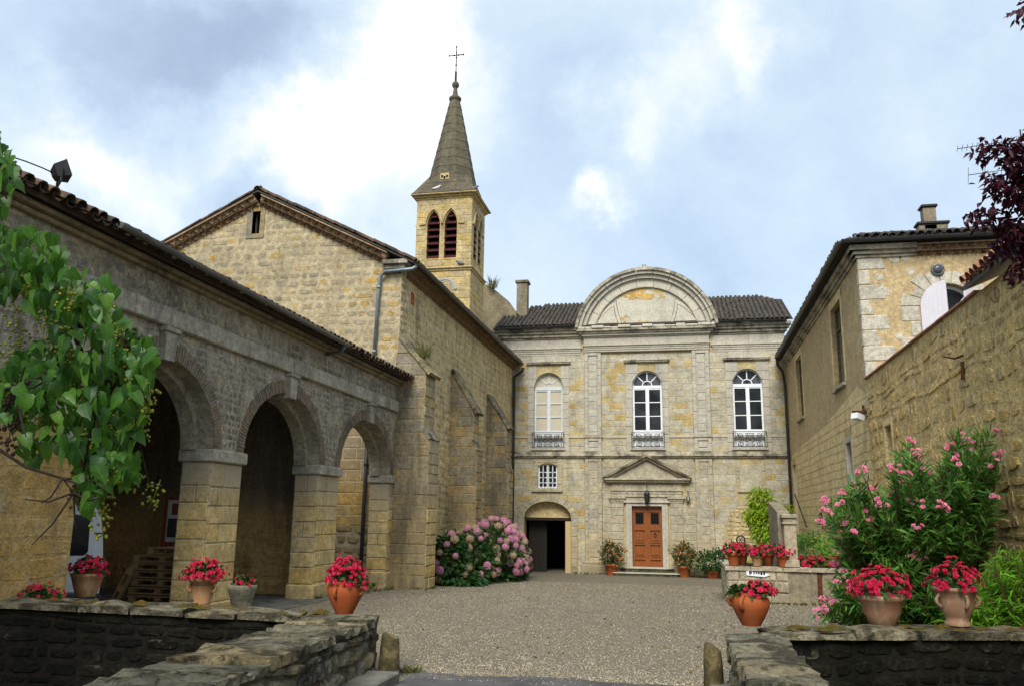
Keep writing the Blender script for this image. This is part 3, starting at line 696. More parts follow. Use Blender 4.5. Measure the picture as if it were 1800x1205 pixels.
# brick voussoirs
for ai, (a, b_, r) in enumerate(arches):
    c, h = (a + b_) / 2, (b_ - a) / 2; n = 78; rr = random.Random(ai)
    for i in range(n):
        t0, t1 = math.pi * (i + .12) / n, math.pi * (i + .88) / n; k0, k1 = .0, .25 + rr.uniform(-.03, .02)
        if abs(math.pi / 2 - (t0 + t1) / 2) < .13: continue
        q = [(c + (h + k) * math.cos(tt), SP + (r + k) * math.sin(tt)) for k, tt in ((k0, t0), (k1, t0), (k1, t1), (k0, t1))]
        dd = .012 + rr.uniform(0, .014)
        vs = [fr[0] + Y_ * y + Z_ * z + X_ * d for d in (-.1, dd) for y, z in q]
        PB.add(vs, [(0, 1, 2, 3), (4, 7, 6, 5), (0, 4, 5, 1), (1, 5, 6, 2), (2, 6, 7, 3), (3, 7, 4, 0)], M['brick'], wall)
    b = MB(); b.prism(fr, [(c - .13, 4.12), (c + .13, 4.12), (c + .17, 4.56), (c - .17, 4.56)], -.3, .10); b.bbox(A - .02, A + .14, c - .2, c + .2, 4.56, 4.635, .01)
    b.build('keystone', M['band'], t)
# piers
for y0, y1 in ((13.13, 14.14), (17.48, 18.6), (22.08, 22.42)):
    pm = M['pier'] if y0 < 22 else M['pier']
    masonry(P, fr, rect(y0, y1, -.3, SP - .2), [], (.29, .36), (.4, .8), pm, wall, .006, .012, 0, 'ashlar', int(y0 * 7), .3)
    masonry(P, frame((0, y0, 0), X_, -Y_), rect(A - .56, A, -.3, SP - .2), [], (.29, .36), (.34, .7), pm, wall, .006, .012, 0, 'ashlar', int(y0 * 7) + 1, .3)
    b = MB().bbox(A - .62, A + .08, y0 - .06, min(y1 + .06, 22.42), SP - .2, SP + .01, .02)
    b.build('impost', M['band'], t)
    MB().bbox(A - .6, A + .05, y0 - .05, min(y1 + .05, 22.41), -.4, .30, .02).build('pier_base', M['pier'], t)
masonry(P, frame((0, 9.92, 0), X_, Y_), rect(A - .56, A, -.3, SP), [], (.29, .36), (.34, .7), M['ochre_wall'], wall, .008, .015, 0, 'ashlar', 9)
MB().bbox(A - .62, A + .08, 9.5, 9.98, SP - .2, SP + .01, .02).build('impost', M['band'], t)
# interior: back wall, cross wall, end wall, paved floor
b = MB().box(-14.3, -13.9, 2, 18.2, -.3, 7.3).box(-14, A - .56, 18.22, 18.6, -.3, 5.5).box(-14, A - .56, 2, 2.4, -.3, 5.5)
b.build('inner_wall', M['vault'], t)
MB().box(-14, -7.55, 9.9, 18.9, -.3, .015).build('arcade_floor', M['slab'], t)
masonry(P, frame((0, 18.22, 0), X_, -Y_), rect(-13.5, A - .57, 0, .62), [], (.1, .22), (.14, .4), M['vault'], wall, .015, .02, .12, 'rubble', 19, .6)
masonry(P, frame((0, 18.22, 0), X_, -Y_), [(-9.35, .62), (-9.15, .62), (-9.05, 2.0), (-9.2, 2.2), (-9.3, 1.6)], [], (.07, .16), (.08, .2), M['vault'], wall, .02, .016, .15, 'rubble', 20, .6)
# eave, roof, tiles, gutter
sl = .33; V = Vector((-1, 0, sl)).normalized(); Nn = Vector((sl, 0, 1)).normalized()
MB().prism(frame((0, 0, 0), X_, -Y_), [(-7.62, 5.53), (-14.6, 5.53 + 6.98 * sl), (-14.6, 5.6 + 6.98 * sl), (-7.62, 5.6)], -18.6, -1.5).build('roof', M['dark_tile'], t)
MB().prism(frame((0, 0, 0), X_, -Y_), [(-7.62, 5.53), (-8.7, 5.53 + 1.08 * sl), (-8.7, 5.6 + 1.08 * sl), (-7.62, 5.6)], -22.4, -18.6).build('roof', M['dark_tile'], t)
b = MB().bbox(A - .1, A + .10, 2, 22.41, 5.40, 5.47, .015).bbox(A - .1, A + .2, 2, 22.41, 5.472, 5.54, .015)
b.build('cornice', M['buttress'], t)
tile_field(PT, (-7.46, 2., 5.57), Y_, V, Nn, 92, 3, .222, .34, M['tile'], t, 5, .018)
b = MB(); gutter(b, atx(212, 392, -7.40), atx(612, 605, -7.40), .07, -X_); ge = atx(608, 604, -7.40)
b.tube([ge + Vector((-.02, 0, -.05)), ge + Vector((-.12, .05, -.16)), ge + Vector((-.28, .05, -.2)), ge + Vector((-.48, .05, -.21))], .045, 8)
b.build('gutter', M['zinc'], t, True)
P.finish(); PT.finish(); PB.finish(240)

# floodlight on the arcade roof
c = atx(104, 318, -7.6)
t = thing('floodlight', 'black floodlight standing on the tiles of the arcade eave', 'lamp', c)
o, ax = c + Vector((0, .0, .12)), Vector((.55, .62, .35)).normalized(); sx = ax.cross(Z_).normalized(); up = sx.cross(ax)
b = MB(); b.add([o + ax * d + sx * (s * i) + up * (h * j) for d, s, h in ((-.1, .055, .04), (-.07, .11, .08), (.055, .15, .1), (.08, .16, .11)) for i, j in ((-1, -1), (1, -1), (1, 1), (-1, 1))],
                [(0, 3, 2, 1)] + [(4 * k + i, 4 * k + (i + 1) % 4, 4 * k + 4 + (i + 1) % 4, 4 * k + 4 + i) for k in range(3) for i in range(4)] + [(12, 13, 14, 15)])
b.build('housing', M['iron'], t)
MB().obox(o + ax * .083, sx * .14, up * .095, ax * .005).build('glass', M['glass'], t)
MB().tube([o - sx * .16, o - sx * .16 - Z_ * .17, o + sx * .16 - Z_ * .17, o + sx * .16], .014, 6).build('bracket', M['iron'], t)
MB().tube([o - ax * .09, o - Y_ * .2 - X_ * .08 - Z_ * .03, o - Y_ * .45 - X_ * .1 - Z_ * .05, o - Y_ * .75 - X_ * .1 - Z_ * .1, o - Y_ * 1. - X_ * .1 - Z_ * .18], .009, 6).build('cable', M['iron'], t)

# ---------------------------------------------------------------- church nave
GY, NX0, NXR, NZ = 22.4, -17.45, -12.65, 8.86       # gable plane, left side, ridge, wall top
t = thing('church', 'stone church nave with a wide gable, stepped buttresses and tile eaves', 'church', (-12, 28, 0))
P = Pieces('stone', t); PT = Pieces('tile', t); PE = Pieces('eaves_tile', t)
slope = .495; zr = NZ + (A - NXR) * slope            # ridge height of the wall
gfr = frame((0, GY, 0), X_, -Y_)
slit = rect(-12.86, -12.6, 10.2, 10.92)
gw = MB().prism(gfr, [(NX0, -.6), (A, -.6), (A, NZ), (NXR, zr), (NX0, NZ)], -.6, 0, [slit]).build('gable_wall', M['gable_mortar'], t)
masonry(P, gfr, [(-17, 7.2), (A - 1.5, 5.6), (A, 5.6), (A, NZ - .02), (NXR, zr - .05), (-17, NZ + .2)], [rect(-13.05, -12.45, 10.05, 11.05)], (.17, .3), (.2, .6), M['gable'], gw, .026, .006, .1, 'rubble', 12, .9, warp=.06)
masonry(P, gfr, rect(-11.6, A - .66, -.3, 1.5), [], (.16, .26), (.25, .6), M['buttress'], gw, .03, .04, .1, 'rubble', 13)
masonry(P, gfr, rect(-11.6, A - .66, 1.5, 5.2), [], (.28, .36), (.4, .8), M['ochre_wall'], gw, .01, .012, .03, 'ashlar', 14)
b = MB(); b.bbox(-13.05, -12.86, GY - .03, GY + .2, 10.05, 11.05, .01).bbox(-12.6, -12.45, GY - .03, GY + .2, 10.05, 11.05, .01).bbox(-12.86, -12.6, GY - .03, GY + .2, 10.92, 11.06, .01).bbox(-12.86, -12.6, GY - .03, GY + .25, 10.05, 10.2, .01)
b.build('slit_surround', M['buttress'], t); MB().box(-12.87, -12.59, GY + .3, GY + .32, 10.1, 11).build('pane', M['black'], t)
sfr = frame((A, 0, 0), Y_, X_)
sw = MB().prism(sfr, rect(GY + .6, 38.69, -1.2, NZ), -.6, 0).build('side_wall', M['nave_mortar'], t)
masonry(P, sfr, rect(GY, 38.6, -1., NZ - .02), [], (.17, .3), (.2, .48), M['nave'], sw, .02, .013, .12, 'rubble', 15, .9)
MB().box(NX0, NX0 + .6, GY + .6, 38.6, -1.2, NZ).build('side_wall', M['nave_mortar'], t)
# putlog brick
MB().bbox(A - .05, A + .03, 23.3, 23.55, 8.05, 8.4, .01).build('brick_patch', M['terra'], t)
# roof slabs + rake and eave tiles + genoise
V1 = Vector((-1, 0, slope)).normalized(); N1 = Vector((slope, 0, 1)).normalized(); V2 = Vector((1, 0, slope)).normalized(); N2 = Vector((-slope, 0, 1)).normalized()
ze = NZ + .30; xe = A + .42; zE = ze - .42 * slope; zR = ze + (A - NXR) * slope
b = MB(); b.prism(gfr, [(xe, zE), (xe, zE + .05), (NXR, zR + .05), (2 * NXR - xe, zE + .05), (2 * NXR - xe, zE), (NXR, zR)], -16.4, .22)
b.build('roof', M['dark_tile'], t)
n = int((NXR - xe) / V1.x / .36) + 1
tile_field(PT, (xe + .03, GY - .26, zE + .05), Y_, V1, N1, 4, n, .215, .36, M['tile'], t, 21, .016)
tile_field(PT, (2 * NXR - xe, GY - .26, zE + .05), Y_, V2, N2, 4, n, .215, .36, M['tile'], t, 22, .016)
tile_field(PT, (xe + .03, GY + .6, zE + .05), Y_, V1, N1, 74, 3, .215, .36, M['tile'], t, 23, .016)
b = MB()
for i in range(38):
    vs_, fs_, me_ = tile_mesh((.46, .11, .1), M['tile']); PT.add(vs_, fs_, M['tile'], t, me_, basis(Vector((NXR, GY - .28 + i * .42, zR + .06 + R(-.01, .01))), X_, Y_, Z_))
g1 = genoise(PE, (A - .55, GY, NZ + .55 * slope - .1), (NXR, GY, zr - .1), -Y_, 2, .27, M['genoise'], t, N1, 3, .13, .165, .12, 1.35)
g2 = genoise(PE, (NX0, GY, NZ - .1), (NXR, GY, zr - .1), -Y_, 2, .27, M['genoise'], t, N2, 4, .13, .165, .12, 1.35)
g3 = genoise(PE, (A, GY + .3, NZ - .18), (A, 38.6, NZ - .18), X_, 3, .2, M['genoise'], t, Z_, 5, .12, .12, .1)
for q in (g1, g2, g3): q.build('eaves_bed', M['genoise'], t)
b = MB()
for k, (d0, z0, z1) in enumerate(((.06, 8.72, 8.84), (.13, 8.84, 8.97), (.22, 8.97, 9.1))):
    b.bbox(A - .55, A + d0, GY - d0, GY + .28, z0, z1, .012)
b.build('corner_cornice', M['cornice'], t)
b = MB(); gutter(b, (xe + .1, GY - .2, zE + .03), (xe + .1, 38.4, zE - .01), .085, -X_); b.build('gutter', M['darkzinc'], t, True)
pipe('downpipe', [(xe + .06, GY - .12, zE - .06), (xe - .05, GY - .16, zE - .16), (-8.42, GY - .14, 8.76), (-8.55, GY - .12, 8.62), (-8.6, GY - .1, 8.3), (-8.66, GY - .09, 5.7)], .052, M['bluezinc'], t, [(-8.6, GY - .1, 8.3), (-8.65, GY - .09, 6.4)])
pipe('downpipe', [(-8.72, GY - .1, 5.0), (-8.74, GY - .1, -.2)], .052, M['darkzinc'], t, [(-8.72, GY - .1, 3.2)])
# buttresses
for k, (y0, th, zb, zt, zs, setb) in enumerate(((GY - .04, .95, 5.82, 6.78, 3.9, .17), (27.96, .85, 5.42, 6.82, 4.05, .14), (33.5, .8, 5.45, 6.72, 3.6, .14))):
    x1, z0 = A + .84, gz(y0) - .3; y1 = y0 + th; f2 = frame((0, y0, 0), X_, -Y_); m_ = .035
    prof = [(A - .02, z0), (x1 + setb, z0), (x1 + setb, zs), (x1, zs + .28), (x1, zb), (A - .02, zt)]
    bt = MB().prism(f2, prof, -th, 0).build('buttress', M['buttress'], t)
    masonry(P, f2, [(A - .02 if k else A - .4, z0), (x1 + setb, z0), (x1 + setb, zs), (x1, zs + .28), (x1, zb), (A - .02, zt)], [], (.26, .38), (.34, .62), M['buttress'], bt, .008, .01, .04, 'ashlar', 50 + k, .9)  # darker stone than the end faces: side-lit contrast put into the colour
    fe = frame((x1 + setb, 0, 0), Y_, X_); masonry(P, fe, rect(y0, y1, z0, zs), [], (.26, .38), (.4, .6), M['pier'] if not k else M['gable'], bt, .01, .014, .04, 'ashlar', 60 + k, .7)
    fe = frame((x1, 0, 0), Y_, X_); masonry(P, fe, rect(y0, y1, zs + .28, zb), [], (.26, .38), (.4, .6), M['gable'], bt, .01, .014, .04, 'ashlar', 70 + k, .7)
    d = Vector((x1 - A, 0, zb - zt)); L = d.length; d.normalize(); nn = Vector((-d.z, 0, d.x))
    for i in range(4):                                          # sloping cap slabs
        a, c2 = L * i / 4, L * (i + 1) / 4 + (.16 if i == 3 else -.012)
        c = Vector((A, (y0 + y1) / 2, zt)) + d * (a + c2) / 2 + nn * (.05 + R(-.008, .008))
        MB().obox(c, d * (c2 - a) / 2, Y_ * (th / 2 + .06), nn * .05).build('cap_slab', M['parapet'], bt)
    c = Vector((x1 + setb / 2, (y0 + y1) / 2, zs + .15)); d2 = Vector((setb, 0, -.28)).normalized()
    MB().obox(c, d2 * .19, Y_ * (th / 2 + .03), Vector((-d2.z, 0, d2.x)) * .03).build('cap_slab', M['parapet'], bt)
P.finish(); PT.finish(); PE.finish()
# tuft of grass on the first buttress
def blades(name, c, n, h, spread, mat, parent=None, lean=.5, wd=.008, **pr):
    b = MB(); c = Vector(c)
    for _ in range(n):
        a = R(0, 6.28); d = Vector((math.cos(a), math.sin(a), 0)); p = c + d * R(0, spread); hh = h * R(.5, 1.1); l = lean * R(.3, 1.2); s = d.cross(Z_) * wd * R(.6, 1.2)
        q = [p, p + Z_ * hh * .55 + d * hh * l * .3, p + Z_ * hh * .9 + d * hh * l]
        b.add([q[0] - s, q[0] + s, q[1] + s * .8, q[1] - s * .8, q[2]], [(0, 1, 2, 3), (3, 2, 4)])
    return b.build(name, mat, parent, **pr)
M['grass'] = leaf_mat('wild_grass', [(.09, .11, .03), (.16, .17, .05), (.2, .18, .07)])
o = blades('grass_tuft', (A + .55, GY + .45, 6.28), 160, .5, .3, M['grass'], None, .7, .01); setp(o, label='tuft of grass growing on the sloping cap of the nearest church buttress', category='plant')
o = blades('grass_tuft', (-9.3, 40, 13.15), 70, .7, .25, M['grass'], None, .7, .02); setp(o, label='small weed on the ruined wall top beside the bell tower', category='plant')
c = aty(775, 915, 25.2); blades('grass_tuft', (c.x, 25.2, .6), 60, .55, .12, leaf_mat('dark_weed', [(.012, .02, .012), (.02, .03, .015)]), None, .5, .03, label='dark spindly weed rising beside the nearest buttress above the hydrangea', category='plant')

# ---------------------------------------------------------------- bell tower
TX0, TX1, TY0, TY1 = -10.88, -8.46, 32.26, 34.55; TXC, TYC = (TX0 + TX1) / 2, (TY0 + TY1) / 2
t = thing('bell_tower', 'square stone bell tower with louvred windows, octagonal stone spire and iron cross', 'tower', (TXC, TYC, 8))
P = Pieces('stone', t)
lv = [(-10.4, -9.84), (-9.63, -9.09)]; lz0, lzs, lzr = 12.32, 13.86, .6
def pointed(u0, u1, v0, vs, rise, n=8):
    w_ = u1 - u0; r_ = (w_ * w_ / 4 + rise * rise) / w_
    L = [(u0, v0), (u1, v0)]; am = math.asin(min(1, rise / r_))
    L += [(u1 - r_ + r_ * math.cos(am * i / n), vs + r_ * math.sin(am * i / n)) for i in range(n + 1)]
    L += [(u0 + r_ - r_ * math.cos(am * i / n), vs + r_ * math.sin(am * i / n)) for i in range(n - 1, -1, -1)]
    return L
sides = [(frame((0, TY0, 0), X_, -Y_), TX0, TX1, 0.), (frame((TX1, 0, 0), Y_, X_), TY0, TY1, TYC - TXC), (frame((TX0, 0, 0), Y_, -X_), TY0, TY1, TYC - TXC), (frame((0, TY1, 0), X_, Y_), TX0, TX1, 0.)]
for si, (fr, u0, u1, off) in enumerate(sides):
    hs = [pointed(a + off, b_ + off, lz0, lzs, lzr) for a, b_ in lv]
    e0, e1 = (u0, u1) if si in (0, 3) else (u0 + .4, u1 - .4)
    bw = MB().prism(fr, rect(e0, e1, 8., 14.98), -.4, 0, hs).build('wall', M['tower'], t)
    if si < 2:
        masonry(P, fr, rect(u0, u1, 12.0, 14.95), [pointed(a + off - .04, b_ + off + .04, lz0 - .02, lzs, lzr + .06) for a, b_ in lv], (.26, .32), (.35, .75), M['tower'], bw, .006, .012, 0, 'ashlar', 80 + si, .3)
        masonry(P, fr, rect(u0, u1, 8.2, 11.78), [], (.26, .32), (.35, .75), M['tower'], bw, .006, .012, 0, 'ashlar', 84 + si, .3)
    hood = MB()
    for (a, b_), sgn in zip(lv, (-1, 1)):
        a, b_ = a + off, b_ + off
        po = pointed(a - .12, b_ + .12, lzs, lzs, lzr + .17)[1:]; pi_ = pointed(a - .05, b_ + .05, lzs, lzs, lzr + .07)[1:]
        for i in range(len(po) - 1): hood.prism(fr, [po[i], po[i + 1], pi_[i + 1], pi_[i]], 0.005, .07)
        end = a - .12 if sgn < 0 else b_ + .12
        hood.prism(fr, rect(min(end, end + sgn * .2), max(end, end + sgn * .2), lzs - .02, lzs + .06), .005, .07)
        for k in range(7):                                       # louvre blades
            z = lz0 + .06 + k * .3; w_ = (b_ - a)
            if z > lzs: w_ *= max(.12, 1 - ((z + .12 - lzs) / lzr) ** 1.3)
            c = fr[0] + fr[1] * ((a + b_) / 2) + Z_ * (z + .1) - fr[3] * .14
            MB().obox(c, fr[1] * (w_ / 2 + .03), (fr[3] * .12 - Z_ * .11), (fr[3] * .008 + Z_ * .009)).build('louvre', M['louvre'], bw)
        MB().obox(fr[0] + fr[1] * ((a + b_) / 2) + Z_ * 13.3 - fr[3] * .34, fr[1] * .35, Z_ * 1.3, fr[3] * .01).build('dark_backing', M['black'], bw)
        MB().obox(fr[0] + fr[1] * ((a + b_) / 2) + Z_ * (lz0 + .0) - fr[3] * .1, fr[1] * ((b_ - a) / 2 - .002), Z_ * .03, fr[3] * .12).build('window_sill', M['ochre_patch'], bw)
    hood.build('hood_mould', M['tower'], t)
b = MB()
for d, z0, z1 in ((.06, 11.78, 11.87), (.12, 11.87, 11.94)): b.bbox(TX0 - d, TX1 + d, TY0 - d, TY1 + d, z0, z1, .02)
b.build('string_course', M['tower'], t)
b = MB()
for d, z0, z1 in ((.05, 14.98, 15.05), (.12, 15.05, 15.14), (.24, 15.14, 15.21)): b.bbox(TX0 - d, TX1 + d, TY0 - d, TY1 + d, z0, z1, .02)
b.build('cornice', M['tower'], t)
tip = aty(804, 178, TYC).z
def octo(ap, z, sq=0.):                                           # octagon of apothem ap; sq pushes the corners out towards a square
    o = []
    for j in range(8):
        a = math.pi / 8 + j * math.pi / 4; rr_ = ap / math.cos(math.pi / 8)
        x, y = rr_ * math.cos(a), rr_ * math.sin(a)
        if sq: x, y = x + sq * (math.copysign(ap, x) - x), y + sq * (math.copysign(ap, y) - y)
        o.append((TXC + x, TYC + y, z))
    return o
zs_ = [15.21, 15.75, 16.2] + [16.2 + (tip - 16.2) * (i / 9.) for i in range(1, 10)]
for i in range(len(zs_) - 1):
    z0, z1 = zs_[i], zs_[i + 1]
    ap = lambda z: .20 + (tip - z) / (tip - 16.2) * .75
    a0, a1 = (1.40, 1.10) if i == 0 else ((1.10, ap(16.2)) if i == 1 else (ap(z0), ap(z1)))
    q0, q1 = (1., .55) if i == 0 else ((.55, 0) if i == 1 else (0, 0))
    ex = .0 if i < 1 else .026
    lo = octo(a0 + ex, z0, q0); hi = octo(a1 + .012, z1, q1); b = MB()
    lo2 = octo(a0 - .05, z0, q0)
    b.add(lo + hi + lo2, [(j, (j + 1) % 8, 8 + (j + 1) % 8, 8 + j) for j in range(8)] + [(j, 16 + j, 16 + (j + 1) % 8, (j + 1) % 8) for j in range(8)])
    b.build('spire_course', M['spire'], t)
for sx, sy in ((1, -1), (-1, -1), (1, 1), (-1, 1)):               # pyramidal broaches on the corners
    c = Vector((TXC + sx * 1.02, TYC + sy * 1.02, 15.21)); e = .36
    MB().add([c + Vector((-e, -e, 0)), c + Vector((e, -e, 0)), c + Vector((e, e, 0)), c + Vector((-e, e, 0)), c + Vector((-sx * .22, -sy * .22, .98))], [(0, 1, 4), (1, 2, 4), (2, 3, 4), (3, 0, 4)]).build('broach', M['spire'], t)
c = aty(782, 312, TYC - 1.0); b = MB().obox(c, X_ * .2, Z_ * .17, Vector((0, .06, .0))); b.build('lucarne', M['tower'], t)
b = MB()
for i in range(3): b.obox(c + Vector(((i - 1) * .11, -.065, (0.05, .0, .05)[i] - .02)), X_ * .04, Z_ * .05, Y_ * .012)
b.build('lucarne_opening', M['black'], t)
b = MB().lathe([(.19, tip - .04), (.27, tip + .04), (.285, tip + .13), (.22, tip + .2), (.13, tip + .25), (.085, tip + .6), (.08, tip + .64), (.14, tip + .7), (.165, tip + .8), (.13, tip + .91), (0, tip + .96)], (TXC, TYC, 0), 14)
b.build('finial', M['spire'], t, True)
zt = tip + .9; b = MB().tube([(TXC, TYC, zt), (TXC, TYC, zt + .55)], .05, 8).tube([(TXC, TYC, zt + .5), (TXC, TYC, zt + 3.3)], [.025, .006], 6)
zc = aty(807, 97, TYC).z; b.tube([(TXC - .33, TYC, zc), (TXC + .33, TYC, zc)], .026, 6).tube([(TXC, TYC, zc - .5), (TXC, TYC, zc + .42)], .026, 6)
for dx, dz in ((-.33, 0), (.33, 0), (0, .42), (-.1, 0), (.1, 0), (0, -.12), (0, .12), (0, -.5)): b.sphere((TXC + dx, TYC, zc + dz), .045, 8, 5)
b.build('iron_cross', M['iron'], t)
# round-headed opening at the foot, half hidden by the nave roof
c = aty(782, 505, TY0 - .02); b = MB()
for r0, r1, d in ((.52, .42, .05), (.42, .34, .02)):
    pts = lambda r: [(c.x + r * math.cos(math.pi * i / 16), c.z - .1 + r * math.sin(math.pi * i / 16)) for i in range(17)]
    b.prism(frame((0, TY0 - .012, 0), X_, -Y_), pts(r0) + pts(r1)[::-1], 0, d)
b.build('round_window', M['ashlar'], t)
P.finish()
# ruined wall behind the tower
b = MB().prism(frame((0, 40.2, 0), X_, -Y_), [(-10.6, 8), (-7.5, 8), (-7.5, 11.3), (-8.1, 11.9), (-8.5, 12.5), (-9.2, 13.1), (-9.8, 13.5), (-10.6, 13.9)], -.5, 0)
o = b.build('ruined_wall', M['buttress']); setp(o, label='dark sloping ruined wall behind the bell tower', category='wall')
M['pigeon'] = plain('pigeon_grey', (.16, .17, .19), .7, .3, 30); M['palepigeon'] = plain('pigeon_white', (.6, .6, .58), .7, .15, 30)
def pigeon(c, ang, mat, label):
    t = thing('pigeon', label, 'bird', c, 'pigeons on the bell tower'); c = Vector(c); u = Vector((math.cos(ang), math.sin(ang), 0))
    b = MB(); pts = [c + u * x + Z_ * z for x, z in ((-.2, .09), (-.1, .1), (0, .13), (.08, .17), (.12, .22), (.15, .25), (.18, .25), (.215, .24))]
    b.tube(pts, [.012, .05, .075, .068, .045, .042, .03, .006], 8); b.build('body', mat, t, True)
    MB().tube([c + u * .02, c + u * .02 + Z_ * .08], .008, 5).build('leg', M['rust'], t)
pigeon(aty(767, 336, TY0 - .15).to_tuple(), .4, M['palepigeon'], 'white pigeon on the left of the tower cornice below the spire')
pigeon((aty(805, 333, TY0 - .12).x, TY0 - .12, 15.21), 2.6, M['pigeon'], 'grey pigeon in the middle of the tower cornice')
pigeon((TX1 + .12, TY0 - .1, 15.21), .8, M['pigeon'], 'grey pigeon at the right corner of the tower cornice')
pigeon((aty(809, 468, TY0 - .08).x, TY0 - .07, 11.94), 2.9, M['pigeon'], 'grey pigeon on the ledge under the louvred windows')

# ---------------------------------------------------------------- the main house (facade at the end of the court)
t = thing('main_house', 'pale classical stone house with a big round pediment at the end of the courtyard', 'house', (-1.6, F, -.66))
P = Pieces('stone', t); PT = Pieces('tile', t)
ff = frame((0, F, 0), X_, -Y_)
FX0, FX1 = -8.6, 4.62; ZG = -.9
PLX = ((-4.47, -3.69), (.48, 1.25))
WIN = [(-6.88, -5.5), (-2.26, -.9), (2.24, 3.57)]
WZ0, WZS, WR = 4.98, 7.86, .68
wins = [arch(a, b_, WZ0, WZS, WR, 16) for a, b_ in WIN]
GATE = arch(-7.3, -5.12, ZG, 1.78, .75, 18)
DOOR = rect(-2.36, -1.02, -.3, 2.36)
BAR = [(-6.66, 3.13), (-5.77, 3.13), (-5.77, 4.16), (-5.99, 4.24), (-6.21, 4.27), (-6.44, 4.24), (-6.66, 4.16)]
NICHE = [(2.42, 3.12), (3.33, 3.12), (3.33, 4.14), (3.1, 4.24), (2.65, 4.24), (2.42, 4.14)]
BLIND = arch(1.78, 3.9, ZG, 1.55, .95, 18)
fw = MB().prism(ff, rect(FX0, FX1, ZG, 10.6), -.6, 0, wins + [rect(-7.3, -5.12, ZG + .01, 1.78)[:0] or arch(-7.3, -5.12, ZG + .01, 1.78, .75, 18), DOOR, BAR]).build('wall', M['facade'], t)
SUR = .3
surs = [rect(a - SUR, b_ + SUR, 4.8, 8.86) for a, b_ in WIN]
def field(x0, x1, z0, z1, holes, seed, mat='facade', rh=(.22, .31), rw=(.3, .68)):
    masonry(P, ff, rect(x0, x1, z0, z1), holes, rh, rw, M[mat], fw, .006, .007, .02, 'ashlar', seed, .8)
lintel = [rect(a - .36, b_ + .36, 8.86, 9.05) for a, b_ in WIN]
for k, (x0, x1) in enumerate(((FX0, -4.47), (-3.69, .48), (1.25, FX1))):
    field(x0, x1, 4.8, 9.34, [surs[k], rect(x0 - 1, x1 + 1, 5.43, 5.53), rect(WIN[k][0] - .15, WIN[k][1] + .15, 8.86, 9.34)], 100 + k)
gsur = arch(-7.62, -4.8, ZG - .1, 1.78, 1.06, 18)
field(FX0, -4.47, ZG, 4.5, [gsur, rect(-6.95, -5.5, 2.93, 4.5)], 104)
field(1.25, FX1, ZG, 4.5, [arch(1.66, 4.02, ZG - .1, 1.55, 1.06, 18), rect(2.24, 3.52, 2.96, 4.4)], 105)
masonry(P, ff, BLIND, [], (.12, .22), (.18, .42), M['nave'], fw, .025, .02, .12, 'rubble', 106, d0=-.08)
# the arched surrounds: jambs and voussoirs
def voussoirs(u0, u1, vs, rise, wd, n, d, mat, seed, gap=.01):
    c, h = (u0 + u1) / 2, (u1 - u0) / 2
    for i in range(n):
        a0, a1 = math.pi * i / n + gap, math.pi * (i + 1) / n - gap
        q = [(c + (h + k) * math.cos(a), vs + (rise + k) * math.sin(a)) for k, a in ((0, a0), (wd, a0), (wd, (a0 + a1) / 2), (wd, a1), (0, a1), (0, (a0 + a1) / 2))]
        b = MB().prism(ff, q, -.1, d); P.add(b.v, b.f, mat, fw)
voussoirs(-7.3, -5.12, 1.78, .75, .3, 11, .03, M['ashlar_low'], 1)
for x0, x1 in ((-7.6, -7.3), (-5.12, -4.82)): masonry(P, ff, rect(x0, x1, ZG, 1.78), [], (.4, .5), (.3, .4), M['ashlar_low'], fw, .008, .03, 0, 'ashlar', int(x0 * 9), .1, -.1)
voussoirs(1.78, 3.9, 1.55, .95, .11, 15, .02, M['ashlar_low'], 2)
masonry(P, ff, rect(-6.93, -5.52, 2.95, 4.48), [rect(-6.66, -5.77, 2.9, 4.27)], (.3, .4), (.3, .9), M['ashlar_low'], fw, .008, .022, 0, 'ashlar', 120, .1)
masonry(P, ff, rect(2.26, 3.5, 2.98, 4.38), [NICHE], (.3, .4), (.3, .9), M['ashlar_low'], fw, .008, .022, 0, 'ashlar', 121, .1)
b = MB().prism(ff, NICHE, .0, .006); b.build('blind_window', M['facade'], t)
MB().bbox(-6.95, -5.5, F - .09, F + .1, 2.95, 3.07, .015).build('window_sill', M['ashlar_low'], t)
MB().bbox(2.3, 3.6, F - .07, F + .1, 3.0, 3.1, .015).build('window_sill', M['ashlar_low'], t)
for k, (a, b_) in enumerate(WIN):
    hole = arch(a, b_, WZ0 - 1, WZS, WR, 16)
    masonry(P, ff, rect(a - SUR, b_ + SUR, 4.8, 8.86), [hole], (.36, .44), (.7, 1.5), M['ashlar'], fw, .006, .028, 0, 'ashlar', 130 + k, .1)
    masonry(P, ff, rect(a - .14, b_ + .14, 9.05, 9.34), [], (.29, .29), (.6, 1.), M['ashlar'], fw, .006, .02, 0, 'ashlar', 133 + k, .1)
    b = MB().bbox(a - .3, b_ + .3, F - .06, F + .1, 8.88, 8.93, .01).bbox(a - .36, b_ + .36, F - .13, F + .1, 8.93, 8.99, .012).bbox(a - .38, b_ + .38, F - .16, F + .1, 8.99, 9.05, .015)
    b.build('window_cornice', M['cornice'], t)
    MB().bbox(a - .12, b_ + .12, F - .1, F + .3, 4.86, 4.975, .015).build('window_sill', M['ashlar'], t)
# low bands
b = MB()
for x0, x1 in ((FX0, -4.47), (-3.69, .48), (1.25, FX1)):
    b.bbox(x0, x1, F - .035, F + .1, 5.43, 5.53, .008)
b.build('sill_band', M['ashlar'], t)
b = MB()
for z0, z1, d in ((4.5, 4.58, .07), (4.58, 4.66, .14), (4.66, 4.80, .05)):
    b.bbox(FX0, FX1, F - d, F + .1, z0, z1, .012); 
    for x0, x1 in PLX: b.bbox(x0 - .06, x1 + .06, F - d - .09, F, z0 - .001, z1 + .001, .012)
b.build('string_course', M['cornice'], t)
